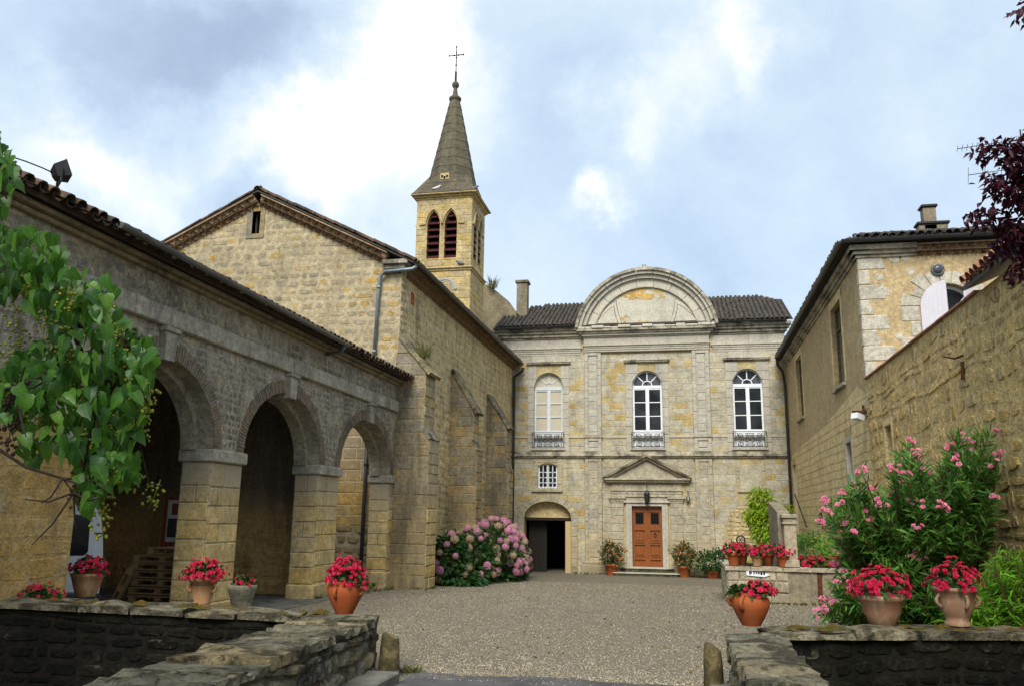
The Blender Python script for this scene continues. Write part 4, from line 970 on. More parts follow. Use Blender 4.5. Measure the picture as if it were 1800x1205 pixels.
# pilasters
for pi_, (x0, x1) in enumerate(PLX):
    pb = MB().box(x0, x1, F - .05, F + .1, ZG, 9.44).build('pilaster', M['ashlar'], t)
    f2 = frame((0, F - .05, 0), X_, -Y_)
    def strip(z0, z1, inset, mt, s):
        h = (.34, .36)
        masonry(P, f2, rect(x0, x0 + inset, z0, z1), [], h, (.5, .9), M[mt], pb, .003, .06, 0, 'ashlar', s, .02)
        masonry(P, f2, rect(x1 - inset, x1, z0, z1), [], h, (.5, .9), M[mt], pb, .003, .06, 0, 'ashlar', s + 1, .02)
        masonry(P, f2, rect(x0 + inset, x1 - inset, z0, z0 + .15), [], (.15, .15), (.5, .9), M[mt], pb, .003, .06, 0, 'ashlar', s + 2, .02)
        masonry(P, f2, rect(x0 + inset, x1 - inset, z1 - .15, z1), [], (.15, .15), (.5, .9), M[mt], pb, .003, .06, 0, 'ashlar', s + 3, .02)
        masonry(P, f2, rect(x0 + inset + .03, x1 - inset - .03, z0 + .18, z1 - .18), [], h, (.5, .9), M[mt], pb, .003, .035, 0, 'ashlar', s + 4, .02)
    strip(5.53, 9.43, .17, 'ashlar', 200 + pi_ * 20); strip(4.8, 5.43, .17, 'ashlar', 206 + pi_ * 20); strip(-.1, 4.49, .17, 'ashlar_low', 212 + pi_ * 20)
    b = MB().bbox(x0 - .03, x1 + .03, F - .15, F, 5.43, 5.53, .01).bbox(x0 - .1, x1 + .1, F - .19, F + .05, -.22, -.08, .03).bbox(x0 - .16, x1 + .2, F - .26, F + .05, ZG, -.22, .03)
    b.build('pilaster_base', M['ashlar_low'], t)
# entablature
def entab(x0, x1, dp, ztop, bands, mat='ashlar'):
    b = MB()
    for z0, z1, d in bands: b.bbox(x0 - max(0, d - .05), x1 + max(0, d - .05), F - dp - d, F + .1, z0, z1, .012)
    return b.build('entablature', M[mat], t)
entab(-4.5, 1.28, .14, 0, [(9.44, 9.53, .0), (9.53, 9.62, .025), (9.62, 9.71, .05), (9.71, 9.76, .10), (9.76, 10.12, .0), (10.12, 10.18, .06), (10.18, 10.28, .13)])
for x0, x1, z in ((FX0, -4.65, 0), (1.43, FX1, 0)):
    entab(x0, x1, .0, 0, [(9.34, 9.44, .02), (9.44, 9.54, .045), (9.54, 9.63, .07), (9.63, 9.69, .11), (9.69, 10.12, .02)])
    entab(x0, x1, .0, 0, [(10.12, 10.2, .08), (10.2, 10.34, .16), (10.34, 10.46, .26), (10.46, 10.62, .34)], 'cornice')
entab(-4.55, 1.33, .14, 0, [(10.28, 10.38, .2), (10.38, 10.5, .3)], 'cornice')
b = MB(); rr = random.Random(4); x = -4.75
while x < 1.5:                                                   # broken stones along the top of the cornice
    l = rr.uniform(.25, .6); b.bbox(x, min(x + l, 1.55), F - .42 - rr.uniform(0, .1), F - .1, 10.5, 10.56 + rr.uniform(0, .09), .02); x += l + .01
b.build('cornice_stones', M['tympanum'], t)
# round pediment
CXP, CZP, RO = -1.57, 10.04, 3.34
def ringseg(r0, r1, d0, d1, mat, name, zmin=10.56, nseg=11, gap=.004):
    a0 = math.asin(min(1, (zmin - CZP) / r0)); 
    for s in range(nseg):
        aa = [a0 + (math.pi - 2 * a0) * (s + k / 4) / nseg + (gap if k == 0 else (-gap if k == 4 else 0)) for k in range(5)]
        pts = [(CXP + r0 * math.cos(a), CZP + r0 * math.sin(a)) for a in aa] + [(CXP + r1 * math.cos(a), CZP + r1 * math.sin(a)) for a in aa[::-1]]
        MB().prism(ff, pts, d0, d1).build(name, mat, ped)
a0 = math.asin((10.5 - CZP) / 3.2)
poly = [(CXP + 3.2 * math.cos(a0 + (math.pi - 2 * a0) * i / 40), CZP + 3.2 * math.sin(a0 + (math.pi - 2 * a0) * i / 40)) for i in range(41)]
ped = MB().prism(ff, poly, -.4, .06).build('pediment', M['tympanum'], t)
ringseg(3.34, 3.2, -.4, .52, M['cornice'], 'pediment_cornice')
ringseg(3.2, 3.05, -.35, .42, M['ashlar'], 'pediment_cornice')
ringseg(3.05, 2.86, -.3, .28, M['ashlar'], 'pediment_cornice')
ringseg(2.86, 2.5, -.3, .14, M['tympanum'], 'pediment_arch', nseg=9)
ringseg(2.5, 2.44, -.3, .17, M['ashlar'], 'pediment_arch', nseg=9)
MB().bbox(CXP - .12, CXP + .08, F - .5, F, CZP + 3.32, CZP + 3.47, .03).build('pediment_finial', M['cornice'], ped)
for sg in (-1, 1):                                               # two curved triangular panels, raised border; groove shade drawn as dark outlines
    for s, d, mt in ((1.03, .075, 'parapet'), (.98, .09, 'tympanum'), (.72, .1, 'parapet'), (.66, .115, 'tympanum')):
        cx_, cz_ = CXP + sg * 1.72, 11.02
        base = [(1.0, -.32), (-.62, -.32)] + [(-.62 + .28 * math.sin(k / 6 * 1.4), -.32 + 1.18 * k / 6) for k in range(1, 7)] + [(-.22 + .5 * k / 3, .80 - .42 * (k / 3) ** 1.4) for k in range(1, 3)]
        MB().prism(ff, [(cx_ + sg * a * s, cz_ + c * s) for a, c in base], 0.05, d).build('pediment_panel', M[mt], ped)
rr = random.Random(12); fpp = frame((0, F - .06, 0), X_, -Y_)
def bare_patch(cx_, cz_, rx, rz, n, s0, s1):                       # plaster lost in blocky flakes, the ochre stone showing
    b = MB()
    for i in range(n):
        a = rr.uniform(0, 6.28); q = math.sqrt(rr.random()); x, z = cx_ + rx * q * math.cos(a), cz_ + rz * q * math.sin(a) * (1 if math.sin(a) > 0 else .75); w_, h_ = rr.uniform(s0, s1), rr.uniform(s0, s1) * .55
        jt = lambda: rr.uniform(-.03, .03)
        b.prism(fpp, [(x - w_ + jt(), z - h_ + jt()), (x + jt(), z - h_ + jt()), (x + w_ + jt(), z - h_ + jt()), (x + w_ + jt(), z + jt()), (x + w_ + jt(), z + h_ + jt()), (x + jt(), z + h_ + jt()), (x - w_ + jt(), z + h_ + jt()), (x - w_ + jt(), z + jt())], -.01, .0015 + .0006 * i)
    b.build('bare_stone_patch', M['ochre_patch'], ped, kind='stuff')
bare_patch(-1.75, 12.15, .95, .33, 26, .07, .2); bare_patch(-.75, 12.05, .3, .2, 7, .06, .13); bare_patch(-2.5, 10.98, .28, .16, 9, .04, .1); bare_patch(-1.65, 10.85, .25, .1, 5, .05, .1)
# windows
def spokes(b, cx_, z, r, n, y, w_=.045, r0=.22):
    for i in range(1, n):
        a = math.pi * i / n; b.bar((cx_ + r0 * math.cos(a), y, z + r0 * math.sin(a)), (cx_ + r * math.cos(a), y, z + r * math.sin(a)), w_, .05, up=(0, 1, 0))
    for i in range(8):
        a, c = math.pi * i / 8, math.pi * (i + 1) / 8
        b.bar((cx_ + r0 * math.cos(a), y, z + r0 * math.sin(a)), (cx_ + r0 * math.cos(c), y, z + r0 * math.sin(c)), w_, .05, up=(0, 1, 0))
for k, (a, b_) in enumerate(WIN):
    y = F + .2; c = (a + b_) / 2; fm = M['white'] if k else M['greypaint']; yf = frame((0, y, 0), X_, -Y_)
    b = MB(); W_ = (b_ - a) / 2
    opn = arch(a + .055, b_ - .055, WZ0 + .06, WZS, WR - .055, 16)
    b.prism(yf, arch(a, b_, WZ0, WZS, WR, 16), -.04, .04, [opn])
    b.box(a + .05, b_ - .05, y - .06, y + .04, 7.72, 7.86)                        # transom
    b.box(c - .045, c + .045, y - .055, y + .035, WZ0 + .06, 7.72)                    # meeting stiles
    for s0, s1 in ((a + .055, c - .045), (c + .045, b_ - .055)):
        b.box(s0, s0 + .035, y - .05, y + .03, WZ0 + .06, 7.72); b.box(s1 - .035, s1, y - .05, y + .03, WZ0 + .06, 7.72)
        for z in (5.06, 6.41, 7.05, 7.66): b.box(s0 + .035, s1 - .035, y - .045, y + .025, z, z + (.74 if z == 5.06 else .04))
    spokes(b, c, 7.86, W_ - .06, 4, y)
    wn = b.build('window', fm, t)
    for s0, s1 in ((a + .09, c - .08), (c + .08, b_ - .09)):
        for z0, z1 in ((5.80, 6.41), (6.45, 7.05), (7.09, 7.66)):
            MB().box(s0, s1, y - .006, y + .006, z0, z1).build('pane', M['glass'] if k else M['blind'], wn)
    n = 12
    for i in range(4):
        a0_, a1_ = math.pi * i / 4, math.pi * (i + 1) / 4
        pts = [(c, 7.86)] + [(c + (W_ - .05) * math.cos(a0_ + (a1_ - a0_) * j / 4), 7.86 + (WR - .05) * math.sin(a0_ + (a1_ - a0_) * j / 4)) for j in range(5)]
        MB().prism(yf, pts, -.008, -.002).build('pane', (M['blind'] if not k else (M['greyglass'] if (i in (0, 3) or (k == 1 and i == 1)) else M['glass'])), wn)
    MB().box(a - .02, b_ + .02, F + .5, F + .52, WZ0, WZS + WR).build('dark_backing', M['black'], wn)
    # wrought-iron balcony rail
    b = MB(); y = F - .12; x0, x1, z0, z1 = a - .05, b_ + .06, 4.98, 5.68
    for z in (z0 + .03, z1): b.bar((x0, y, z), (x1, y, z), .025)
    b.bar((x0, y, z1 - .07), (x1, y, z1 - .07), .014)
    for x in (x0, x0 + .11, x1 - .11, x1): b.bar((x, y, z0), (x, y, z1), .02)
    for x in (x0, x1): b.bar((x, y, z0 + .03), (x, F + .02, z0 + .03), .02); b.bar((x, y, z1), (x, F + .02, z1), .02)
    zc = (z0 + z1) / 2 - .02; cc = (x0 + x1) / 2
    def scroll(x, z, s, sg, tz):
        pts = []
        for i in range(22):
            th = i / 21 * 3.6 * math.pi / 1.5; r = s * (1 - .8 * i / 21)
            pts.append((x + sg * r * math.cos(th), y, z + tz * r * math.sin(th)))
        b.tube(pts, .014, 5)
    for sg in (-1, 1):
        for tz in (-1, 1):
            scroll(cc + sg * .38, zc + tz * .16, .125, sg, tz); scroll(cc + sg * .13, zc + tz * .22, .07, -sg, tz)
            b.tube([(cc + sg * .5, y, zc + tz * .12), (cc + sg * .38, y, zc + tz * .02), (cc + sg * .2, y, zc + tz * .06), (cc + sg * .1, y, zc + tz * .12), (cc, y, zc + tz * .2)], .011, 5)
            b.tube([(cc + sg * .5, y, zc + tz * .2), (cc + sg * .53, y, zc + tz * .3)], .02, 5)
        b.tube([(cc + sg * (.1 + .1 * math.cos(q)), y, zc + .07 * math.sin(q)) for q in np.linspace(0, 6.28, 12)], .011, 5)
        b.tube([(cc + sg * (.36 + .09 * math.cos(q)), y, zc + .04 * math.sin(q)) for q in np.linspace(0, 6.28, 12)], .009, 5)
    for z in (zc + .28, zc, zc - .28): b.sphere((cc, y, z), .035, 6, 4)
    b.build('balcony_railing', M['iron'], t)
# barred window
y = F + .14; b = MB(); bf = frame((0, y, 0), X_, -Y_)
b.prism(bf, BAR, -.03, .03, [[(-6.6, 3.2), (-5.83, 3.2), (-5.83, 4.12), (-6.0, 4.19), (-6.43, 4.19), (-6.6, 4.12)]])
b.box(-6.27, -6.16, y - .04, y + .03, 3.2, 4.2)
for x in (-6.44, -5.99): b.box(x - .02, x + .02, y - .03, y + .02, 3.2, 4.2)
for z in (3.38, 3.62, 3.86): b.box(-6.6, -5.83, y - .03, y + .02, z - .022, z + .022)
wb = b.build('window', M['white'], t)
MB().box(-6.62, -5.81, y + .0, y + .008, 3.18, 4.2).build('pane', M['glass'], wb)
b = MB()
for x in (-6.5, -6.36, -6.2, -6.07, -5.93): b.bar((x, F + .05, 3.08), (x, F + .05, 4.2), .016)
b.build('window_bar', M['iron'], wb)
# gateway: lintel board, dark passage, pale leaf edge, old leaf folded back
MB().prism(ff, [(-7.3, 1.80), (-5.12, 1.80)] + arch(-7.3, -5.12, 0, 1.80, .73, 18)[2:], -.5, -.38).build('gate_tympanum', M['farwall'], t)
MB().bbox(-7.3, -5.12, F + .25, F + .5, 1.66, 1.80, .01).build('gate_beam', M['oldwood'], t)
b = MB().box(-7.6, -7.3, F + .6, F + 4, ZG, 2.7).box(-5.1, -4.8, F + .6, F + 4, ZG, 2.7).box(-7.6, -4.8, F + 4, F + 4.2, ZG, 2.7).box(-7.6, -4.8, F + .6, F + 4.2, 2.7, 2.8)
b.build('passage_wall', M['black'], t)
b = MB().box(-7.2, -6.35, F + .75, F + .82, -.66, 1.66)
for i in range(5): b.box(-7.18 + i * .165, -7.03 + i * .165, F + .72, F + .755, -.66, 1.64)
b.build('gate_leaf', M['oldwood'], t)
MB().bbox(-5.40, -5.14, F + .12, F + .2, -.66, 1.64, .008).build('gate_leaf', M['palewood'], t, label='pale wooden edge of the open gate leaf')
# portal
pz = F - .1
masonry(P, ff, rect(-3.69, .48, ZG, 4.5), [rect(-2.72, -.66, ZG - 1, 2.6), rect(-3.3, .0, 2.5, 3.1), [(-3.5, 3.42), (.2, 3.42), (.2, 3.64), (-1.66, 4.52), (-3.5, 3.64)]], (.33, .37), (.45, .95), M['ashlar_low'], fw, .006, .016, 0, 'ashlar', 150, .2)
for x0, x1 in ((-3.28, -2.72), (-.66, -.1)):
    masonry(P, frame((0, F, 0), X_, -Y_), rect(x0, x1, -.55, 2.5), [], (.34, .37), (.6, .9), M['ashlar_low'], fw, .006, .07, 0, 'ashlar', int(x0 * 10), .03)
    b = MB()
    for z0, z1, d in ((2.5, 2.58, .09), (2.58, 2.68, .12), (2.68, 2.76, .17)): b.bbox(x0 - d + .07, x1 + d - .07, F - d, F, z0, z1, .01)
    b.build('capital', M['ashlar_low'], t)
b = MB().bbox(-3.25, -.13, F - .09, F, 2.765, 2.9, .008).bbox(-3.25, -.13, F - .11, F, 2.9, 3.02, .008).bbox(-3.28, -.1, F - .15, F, 3.02, 3.08, .01).bbox(-3.25, -.13, F - .06, F, 3.08, 3.41, .005).bbox(-2.72, -.66, F - .04, F, 2.47, 2.76, .005)
b.build('portal_entablature', M['ashlar_low'], t)
b = MB().bbox(-2.62, -2.357, F - .085, F + .15, -.45, 2.36, .012).bbox(-1.023, -.76, F - .085, F + .15, -.45, 2.36, .012).bbox(-2.62, -.76, F - .085, F + .15, 2.357, 2.5, .012).bbox(-2.72, -.66, F - .15, F, 2.5, 2.58, .012).bbox(-2.5, -2.42, F - .11, F + .1, -.45, 2.3, .012).bbox(-.96, -.88, F - .11, F + .1, -.45, 2.3, .012)
b.build('door_frame', M['ashlar'], t)
b = MB().bbox(-3.5, .2, F - .22, F, 3.41, 3.5, .015).bbox(-3.56, .26, F - .3, F, 3.5, 3.6, .015)
b.prism(ff, [(-3.3, 3.6), (0, 3.6), (-1.66, 4.42)], 0, .08)
b.build('pediment_base', M['ashlar_low'], t)
for sg in (-1, 1):
    pts = [(-1.66 + sg * 1.95, 3.6), (-1.66, 4.62), (-1.66, 4.44), (-1.66 + sg * 1.6, 3.6)]
    MB().prism(ff, pts, 0, .22).build('raking_cornice', M['ashlar_low'], t)
    pts = [(-1.66 + sg * 1.99, 3.62), (-1.66, 4.67), (-1.66, 4.56), (-1.66 + sg * 1.78, 3.62)]
    MB().prism(ff, pts, 0, .34).build('raking_cornice', M['parapet'], t)
# door leaves
for sg, (x0, x1) in ((-1, (-2.36, -1.70)), (1, (-1.68, -1.02))):
    y = F + .16; d = MB().box(x0, x1, y, y + .05, -.3, 2.36)
    zs2 = [(-.26, .02), (.12, .66), (.78, 1.3), (1.55, 2.1)]
    d.box(x0, x0 + .1, y - .03, y, -.3, 2.36); d.box(x1 - .1, x1, y - .03, y, -.3, 2.36)
    for z0, z1 in ((-.3, -.24), (.04, .16), (.66, .78), (1.3, 1.5), (2.1, 2.36)): d.box(x0 + .1, x1 - .1, y - .031, y, z0, z1)
    for z in (.17, .67, .77, 1.31, .03): d.box(x0 + .1, x1 - .1, y - .06, y - .02, z - .012, z + .022)
    dl = d.build('door_leaf', M['door'], t)
    MB().bbox(x0 + .16, x1 - .16, y - .025, y + .0, .22, .6, .015).build('panel', M['door'], dl)
    MB().bbox(x0 + .16, x1 - .16, y - .025, y + .0, .84, 1.24, .015).build('panel', M['door'], dl)
    MB().box(x0 + .15, x1 - .15, y - .008, y - .002, 1.58, 2.06).build('pane', M['black'], dl)
    b = MB()
    for i in range(4):
        q = x0 + .17 + i * (x1 - x0 - .34) / 3
        b.bar((q, y - .02, 1.56), (q, y - .02, 2.08), .012)
        b.bar((x0 + .15, y - .02, 1.62 + i * .13), (x1 - .15, y - .02, 1.62 + i * .13), .012)
    b.build('grille', M['iron'], dl)
    if sg > 0:
        cx_ = (x0 + x1) / 2
        b = MB().tube([(cx_ + .055 * math.cos(q), y - .07, 1.1 + .075 * math.sin(q)) for q in np.linspace(0, 6.28, 14)], .013, 6).sphere((cx_, y - .05, 1.18), .035, 8, 5)
        b.build('knocker', M['iron'], dl)
MB().box(-1.71, -1.67, F + .1, F + .16, -.3, 2.36).build('door_post', M['door'], t)
# steps
def step(x0, x1, y0, z0, z1, ch, mat='ashlar_low'):
    MB().prism(frame((0, 0, z0), X_, Z_, Y_), [(x0, F), (x0, y0 + ch), (x0 + ch, y0), (x1 - ch, y0), (x1, y0 + ch), (x1, F)], 0, z1 - z0 - .035).build('step', M['mossystep'], t)
    e = .04; MB().prism(frame((0, 0, z1 - .035), X_, Z_, Y_), [(x0 - e, F), (x0 - e, y0 + ch - e), (x0 + ch - e, y0 - e), (x1 - ch + e, y0 - e), (x1 + e, y0 + ch - e), (x1 + e, F)], 0, .035).build('step_tread', M['ashlar'], t)
step(-3.35, -.15, F - 1.25, -.72, -.47, .3); step(-2.85, -.6, F - .8, -.5, -.28, .25)
MB().bbox(-3.75, .15, F - 1.6, F, -.74, -.635, .03).build('step', M['ashlar'], t)
# lantern over the door and small wall lamp
lt = thing('hanging_lantern', 'small black iron lantern on a bracket above the main door', 'lantern', (-1.67, F - .25, 2.5))
b = MB().tube([(-1.66, F - .02, 3.36), (-1.66, F - .25, 3.36), (-1.66, F - .3, 3.25), (-1.66, F - .28, 3.1)], .015, 6).tube([(-1.66, F - .02, 3.4), (-1.66, F - .02, 3.0)], .02, 6); b.build('bracket', M['iron'], lt)
MB().lathe([(.0, .65), (.04, .6), (.13, .48), (.14, .46), (.1, .1), (.05, .02), (0, 0)], (-1.66, F - .28, 2.45), 6).build('lamp_body', M['iron'], lt)
lt = thing('wall_lamp', 'small grey bell lamp fixed right of the door pediment', 'lamp', (.13, F - .12, 2.7))
MB().tube([(.14, F - .02, 3.0), (.14, F - .15, 3.05), (.14, F - .16, 2.9)], .02, 6).build('bracket', M['iron'], lt); MB().lathe([(.02, .25), (.06, .2), (.1, 0), (.05, -.02), (0, -.02)], (.14, F - .16, 2.62), 10).build('shade', M['zinc'], lt)
# roof
rs = .5; RV = Vector((0, 1, rs)).normalized(); RN = Vector((0, -rs, 1)).normalized(); ey = F - .36
yr = 4.3
b = MB()
b.add([(FX0 - .2, ey, 10.66), (5., ey, 10.66), (5., ey + yr - .4, 10.66 + (yr - .4) * rs), (3.3, ey + yr, 10.66 + yr * rs), (-7.2, ey + yr - .4, 10.66 + (yr - .4) * rs), (FX0 - .2, ey + yr - 1.2, 10.66 + (yr - 1.2) * rs),
       (FX0 - .2, ey + 9, 10.4), (5., ey + 9, 10.4)], [(0, 1, 2, 3, 4, 5), (5, 4, 3, 2, 7, 6)])
b.build('roof', M['dark_tile'], t)
nrow = int(yr / RV.y / .33) + 1; du = .215
tile_field(PT, (1.4, ey - .06, 10.67), X_, RV, RN, 16, nrow, du, .33, M['dark_tile'], t, 31, .02, keep=lambda i, k: k < nrow - max(0, i - 11) * 1.2)
tile_field(PT, (FX0 - .2, ey - .06, 10.67), X_, RV, RN, 19, nrow, du, .33, M['dark_tile'], t, 32, .02, keep=lambda i, k: k < nrow - 2 + (i > 7) - max(0, 5 - i))
b = MB(); gutter(b, (FX0 - .2, ey - .12, 10.64), (-4.9, ey - .12, 10.68), .08, Y_); b.build('gutter', M['darkzinc'], t, True); b = MB(); gutter(b, (1.7, ey - .12, 10.68), (4.7, ey - .12, 10.64), .08, Y_); b.build('gutter', M['darkzinc'], t, True)
c = aty(918, 560, 40.4); b = MB().bbox(c.x - .27, c.x + .27, 40.2, 40.75, 10.8, aty(918, 497, 40.2).z, .02); z = aty(918, 497, 40.2).z
ch = b.build('chimney', M['basin_render'], t); MB().bbox(c.x - .34, c.x + .34, 40.13, 40.82, z, z + .14, .02).build('chimney_cap', M['buttress'], ch)
pipe('downpipe', [(-7.35, F - .25, 8.75), (-7.42, F - .2, 8.6), (-7.8, F - .14, 8.35), (-7.82, F - .12, 8.1), (-7.82, F - .12, -.66)], .06, M['darkzinc'], t, [(-7.82, F - .12, z_) for z_ in (7, 4.8, 2)])
P.finish(); PT.finish()

# ---------------------------------------------------------------- right-hand house
RY = 22.3; RT = 8.64
t = thing('side_house', 'ochre rendered house at right with white corner quoins and an arched window', 'house', (RW, 26, 0))
P = Pieces('stone', t); PT = Pieces('tile', t); PE = Pieces('eaves_tile', t)
wf = frame((RW, 0, 0), Y_, -X_); ff2 = frame((0, RY, 0), X_, -Y_)
SW = [(25.1, 26.75, 5.72, 8.18), (33.7, 35.3, 5.76, 8.2)]
holes = [rect(a, b_, z0, z1) for a, b_, z0, z1 in SW] + [rect(24.85, 25.6, 3.12, 4.0), rect(37.1, 38.1, -.2, 4.15), arch(30.7, 31.6, .55, 1.9, .42, 10)]
sw = MB().prism(wf, [(RY + .5, -1.), (F, -1.), (F, RT), (RY + .5, RT)], -.5, 0, holes).build('side_wall', M['render'], t)
lowz = [(RY, -1.), (F, -1.), (F, 4.6), (31, 4.75), (27.5, 5.0), (24.5, 5.3), (23.5, 5.35), (RY, 5.2)]
masonry(P, wf, lowz, holes + [rect(24.75, 25.75, 3.0, 4.1), rect(37.0, 38.2, -.3, 4.3)], (.2, .34), (.25, .8), M['farwall'], sw, .003, .002, .02, 'ashlar', 160, .8, warp=.04)
AW = (6.02, 7.3)                                              # arched window in the front wall
fwl = MB().prism(ff2, [(RW, -1), (13.5, -1), (13.5, RT), (RW, RT)], -.5, 0, [arch(AW[0], AW[1], 5.6, 7.2, .55, 14)]).build('front_wall', M['render'], t)
rr = random.Random(8); z = 4.6; k = 0
while z < RT - .05:                                           # quoins
    h = min(.4, RT - z); l = (.34, .66)[k % 2] + rr.uniform(-.07, .1)
    masonry(P, ff2, [(RW - .02, z), (RW + l, z), (RW + l - rr.uniform(0, .1), z + h), (RW - .02, z + h)], [], (h, h), (2, 3), M['quoin'], fwl, .006, .02, 0.02, 'ashlar', k, .3, -.1)
    masonry(P, wf, rect(RY - .02, RY + (.25, .12)[k % 2], z, z + h), [], (h, h), (2, 3), M['quoin'], sw, .006, .018, .03, 'ashlar', k + 50, .3, -.1)
    z += h; k += 1
c, h_ = (AW[0] + AW[1]) / 2, (AW[1] - AW[0]) / 2
for i in range(9):                                            # ragged white stones round the arch
    a0_, a1_ = math.pi * i / 9 + .015, math.pi * (i + 1) / 9 - .015; wd = .33 + rr.uniform(-.1, .13)
    q = [(c + (h_ + .02 + kk) * math.cos(a), 7.2 + (.57 + kk) * math.sin(a)) for kk, a in ((0, a0_), (wd, a0_), (wd + rr.uniform(-.06, .06), (a0_ + a1_) / 2), (wd, a1_), (0, a1_), (0, (a0_ + a1_) / 2))]
    b = MB().prism(ff2, q, -.1, .022); P.add(b.v, b.f, M['quoin'], fwl)
for s, x in ((-1, AW[0]), (1, AW[1])):
    z = 5.6; k = 0
    while z < 7.2:
        l = (.24, .44)[k % 2] + rr.uniform(-.05, .08); a0_, b0_ = sorted((x + s * .015, x + s * l))
        masonry(P, ff2, rect(a0_, b0_, z, z + .4), [], (.4, .4), (2, 3), M['quoin'], fwl, .006, .02, .02, 'ashlar', k + 90, .3, -.1); z += .4; k += 1
for px, py, s in ((1573, 452, .2), (1600, 478, .12), (1552, 512, .17), (1545, 487, .12), (1590, 450, .16), (1535, 600, .2), (1580, 590, .1)):
    c2 = aty(px, py, RY); k = 8
    b = MB().prism(ff2, [(c2.x + s * R(.7, 1.1) * math.cos(6.283 * i / k), c2.z + s * R(.6, 1.) * math.sin(6.283 * i / k)) for i in range(k)], 0, .008); P.add(b.v, b.f, M['quoin'], fwl)
# arched window, shutters and round lamp
y = RY + .22; yf = frame((0, y, 0), X_, -Y_)
b = MB().prism(yf, arch(AW[0], AW[1], 5.6, 7.2, .55, 14), -.04, .04, [arch(AW[0] + .08, AW[1] - .08, 5.7, 7.2, .47, 14)])
b.box(c - .05, c + .05, y - .045, y + .04, 5.7, 6.75); b.box(AW[0] + .07, AW[1] - .07, y - .045, y + .04, 6.72, 6.82)
for a in (.9, 2.24): b.bar((c, y, 6.82), (c + .75 * math.cos(a), y, 6.82 + .78 * math.sin(a)), .04, .04, up=(0, 1, 0))
aw = b.build('window', M['white'], t); MB().prism(yf, arch(AW[0] + .02, AW[1] - .02, 5.65, 7.2, .53, 14), -.012, -.002).build('pane', M['glass'], aw)
def shutter(hinge, ang, sg):
    u = Vector((sg * math.cos(ang), -math.sin(ang), 0)); n = Vector((-u.y, u.x, 0)) * sg; o = Vector((hinge, RY - .03, 0)); wd = h_
    lp = [(0, 5.6)] + [(wd, 5.6), (wd, 7.74)] + [(wd * (1 - math.sin(q)) , 7.2 + .55 * math.cos(q)) for q in (.2, .45, .7, .95, 1.2, 1.4)] + [(0, 7.2)]
    s = MB().prism((o, u, Z_, n), lp, -.02, .02).build('shutter', M['shutter'], t)
    b = MB()
    for i in range(1, 6):
        x = wd * i / 6; b.prism((o, u, Z_, n), rect(x - .006, x + .006, 5.62, 7.1 + .5 * min(1, i / 4)), -.024, .024)
    b.build('shutter_groove', M['greypaint'], s)
shutter(AW[0], rad(36), 1); shutter(AW[1], rad(52), -1)
c2 = aty(1648, 474, RY - .05)
lt = thing('bulkhead_lamp', 'round grey bulkhead lamp above the arched window with white shutters', 'lamp', c2)
b = MB(); pr = [(.13, 0), (.13, .06), (.095, .1), (.04, .115), (0, .12)]
vs = [(c2.x + r * math.cos(2 * math.pi * j / 20), RY - .02 - d, c2.z + r * math.sin(2 * math.pi * j / 20)) for r, d in pr for j in range(20)]
b.add(vs, [(i * 20 + j, i * 20 + (j + 1) % 20, (i + 1) * 20 + (j + 1) % 20, (i + 1) * 20 + j) for i in range(4) for j in range(20)]); b.build('globe', M['greyglass'], lt, True)
MB().tube([(c2.x + .135 * math.cos(q), RY - .06, c2.z + .135 * math.sin(q)) for q in np.linspace(0, 6.283, 24)], .03, 6).build('rim', M['zinc'], lt, True)
# side windows
for a, b_, z0, z1 in SW:
    x = RW + .17; b = MB(); xf = frame((x, 0, 0), Y_, -X_)
    b.prism(xf, rect(a, b_, z0, z1), -.03, .04, [rect(a + .06, b_ - .06, z0 + .06, z1 - .7), rect(a + .06, b_ - .06, z1 - .62, z1 - .06)])
    m_ = (a + b_) / 2; b.box(x - .04, x + .03, m_ - .05, m_ + .05, z0 + .05, z1 - .05)
    wn = b.build('window', M['stem'], t)
    for u0, u1 in ((a + .06, m_ - .05), (m_ + .05, b_ - .06)):
        for v0, v1 in ((z0 + .06, z1 - .7), (z1 - .62, z1 - .06)): MB().box(x + .0, x + .01, u0, u1, v0, v1).build('pane', M['greyglass'], wn)
    MB().bbox(RW - .1, RW + .2, a - .1, b_ + .1, z0 - .1, z0 - .003, .015).build('window_sill', M['cornice'], t)
    b = MB().box(RW - .012, RW + .1, a - .2, a - .005, z0 - .003, z1 + .2).box(RW - .012, RW + .1, b_ + .005, b_ + .2, z0 - .003, z1 + .2).box(RW - .014, RW + .1, a - .2, b_ + .2, z1 + .005, z1 + .25)
    b.build('window_surround', M['farwall'], t)
MB().box(RW + .12, RW + .17, 24.8, 25.65, 3.1, 4.05).build('pane', M['brownpanel'], t)
b = MB().bbox(RW - .02, RW + .1, 24.7, 24.853, 2.953, 4.15, .006).bbox(RW - .02, RW + .1, 25.597, 25.75, 2.953, 4.15, .006).bbox(RW - .021, RW + .1, 24.855, 25.595, 3.997, 4.15, .006).bbox(RW - .03, RW + .1, 24.7, 25.75, 2.82, 2.95, .006).bbox(RW - .022, RW + .1, 24.855, 25.595, 2.953, 3.123, .006); b.build('window_surround', M['ashlar'], t)
b = MB().box(RW + .1, RW + .16, 37.1, 38.1, -.2, 4.15)
b.box(RW + .085, RW + .1, 37.58, 37.62, -.2, 4.15); b.build('side_door', M['white'], t)
b = MB().prism(wf, arch(30.7, 31.6, .55, 1.9, .42, 10), -.4, -.35); b.build('niche_back', M['terra'], t)
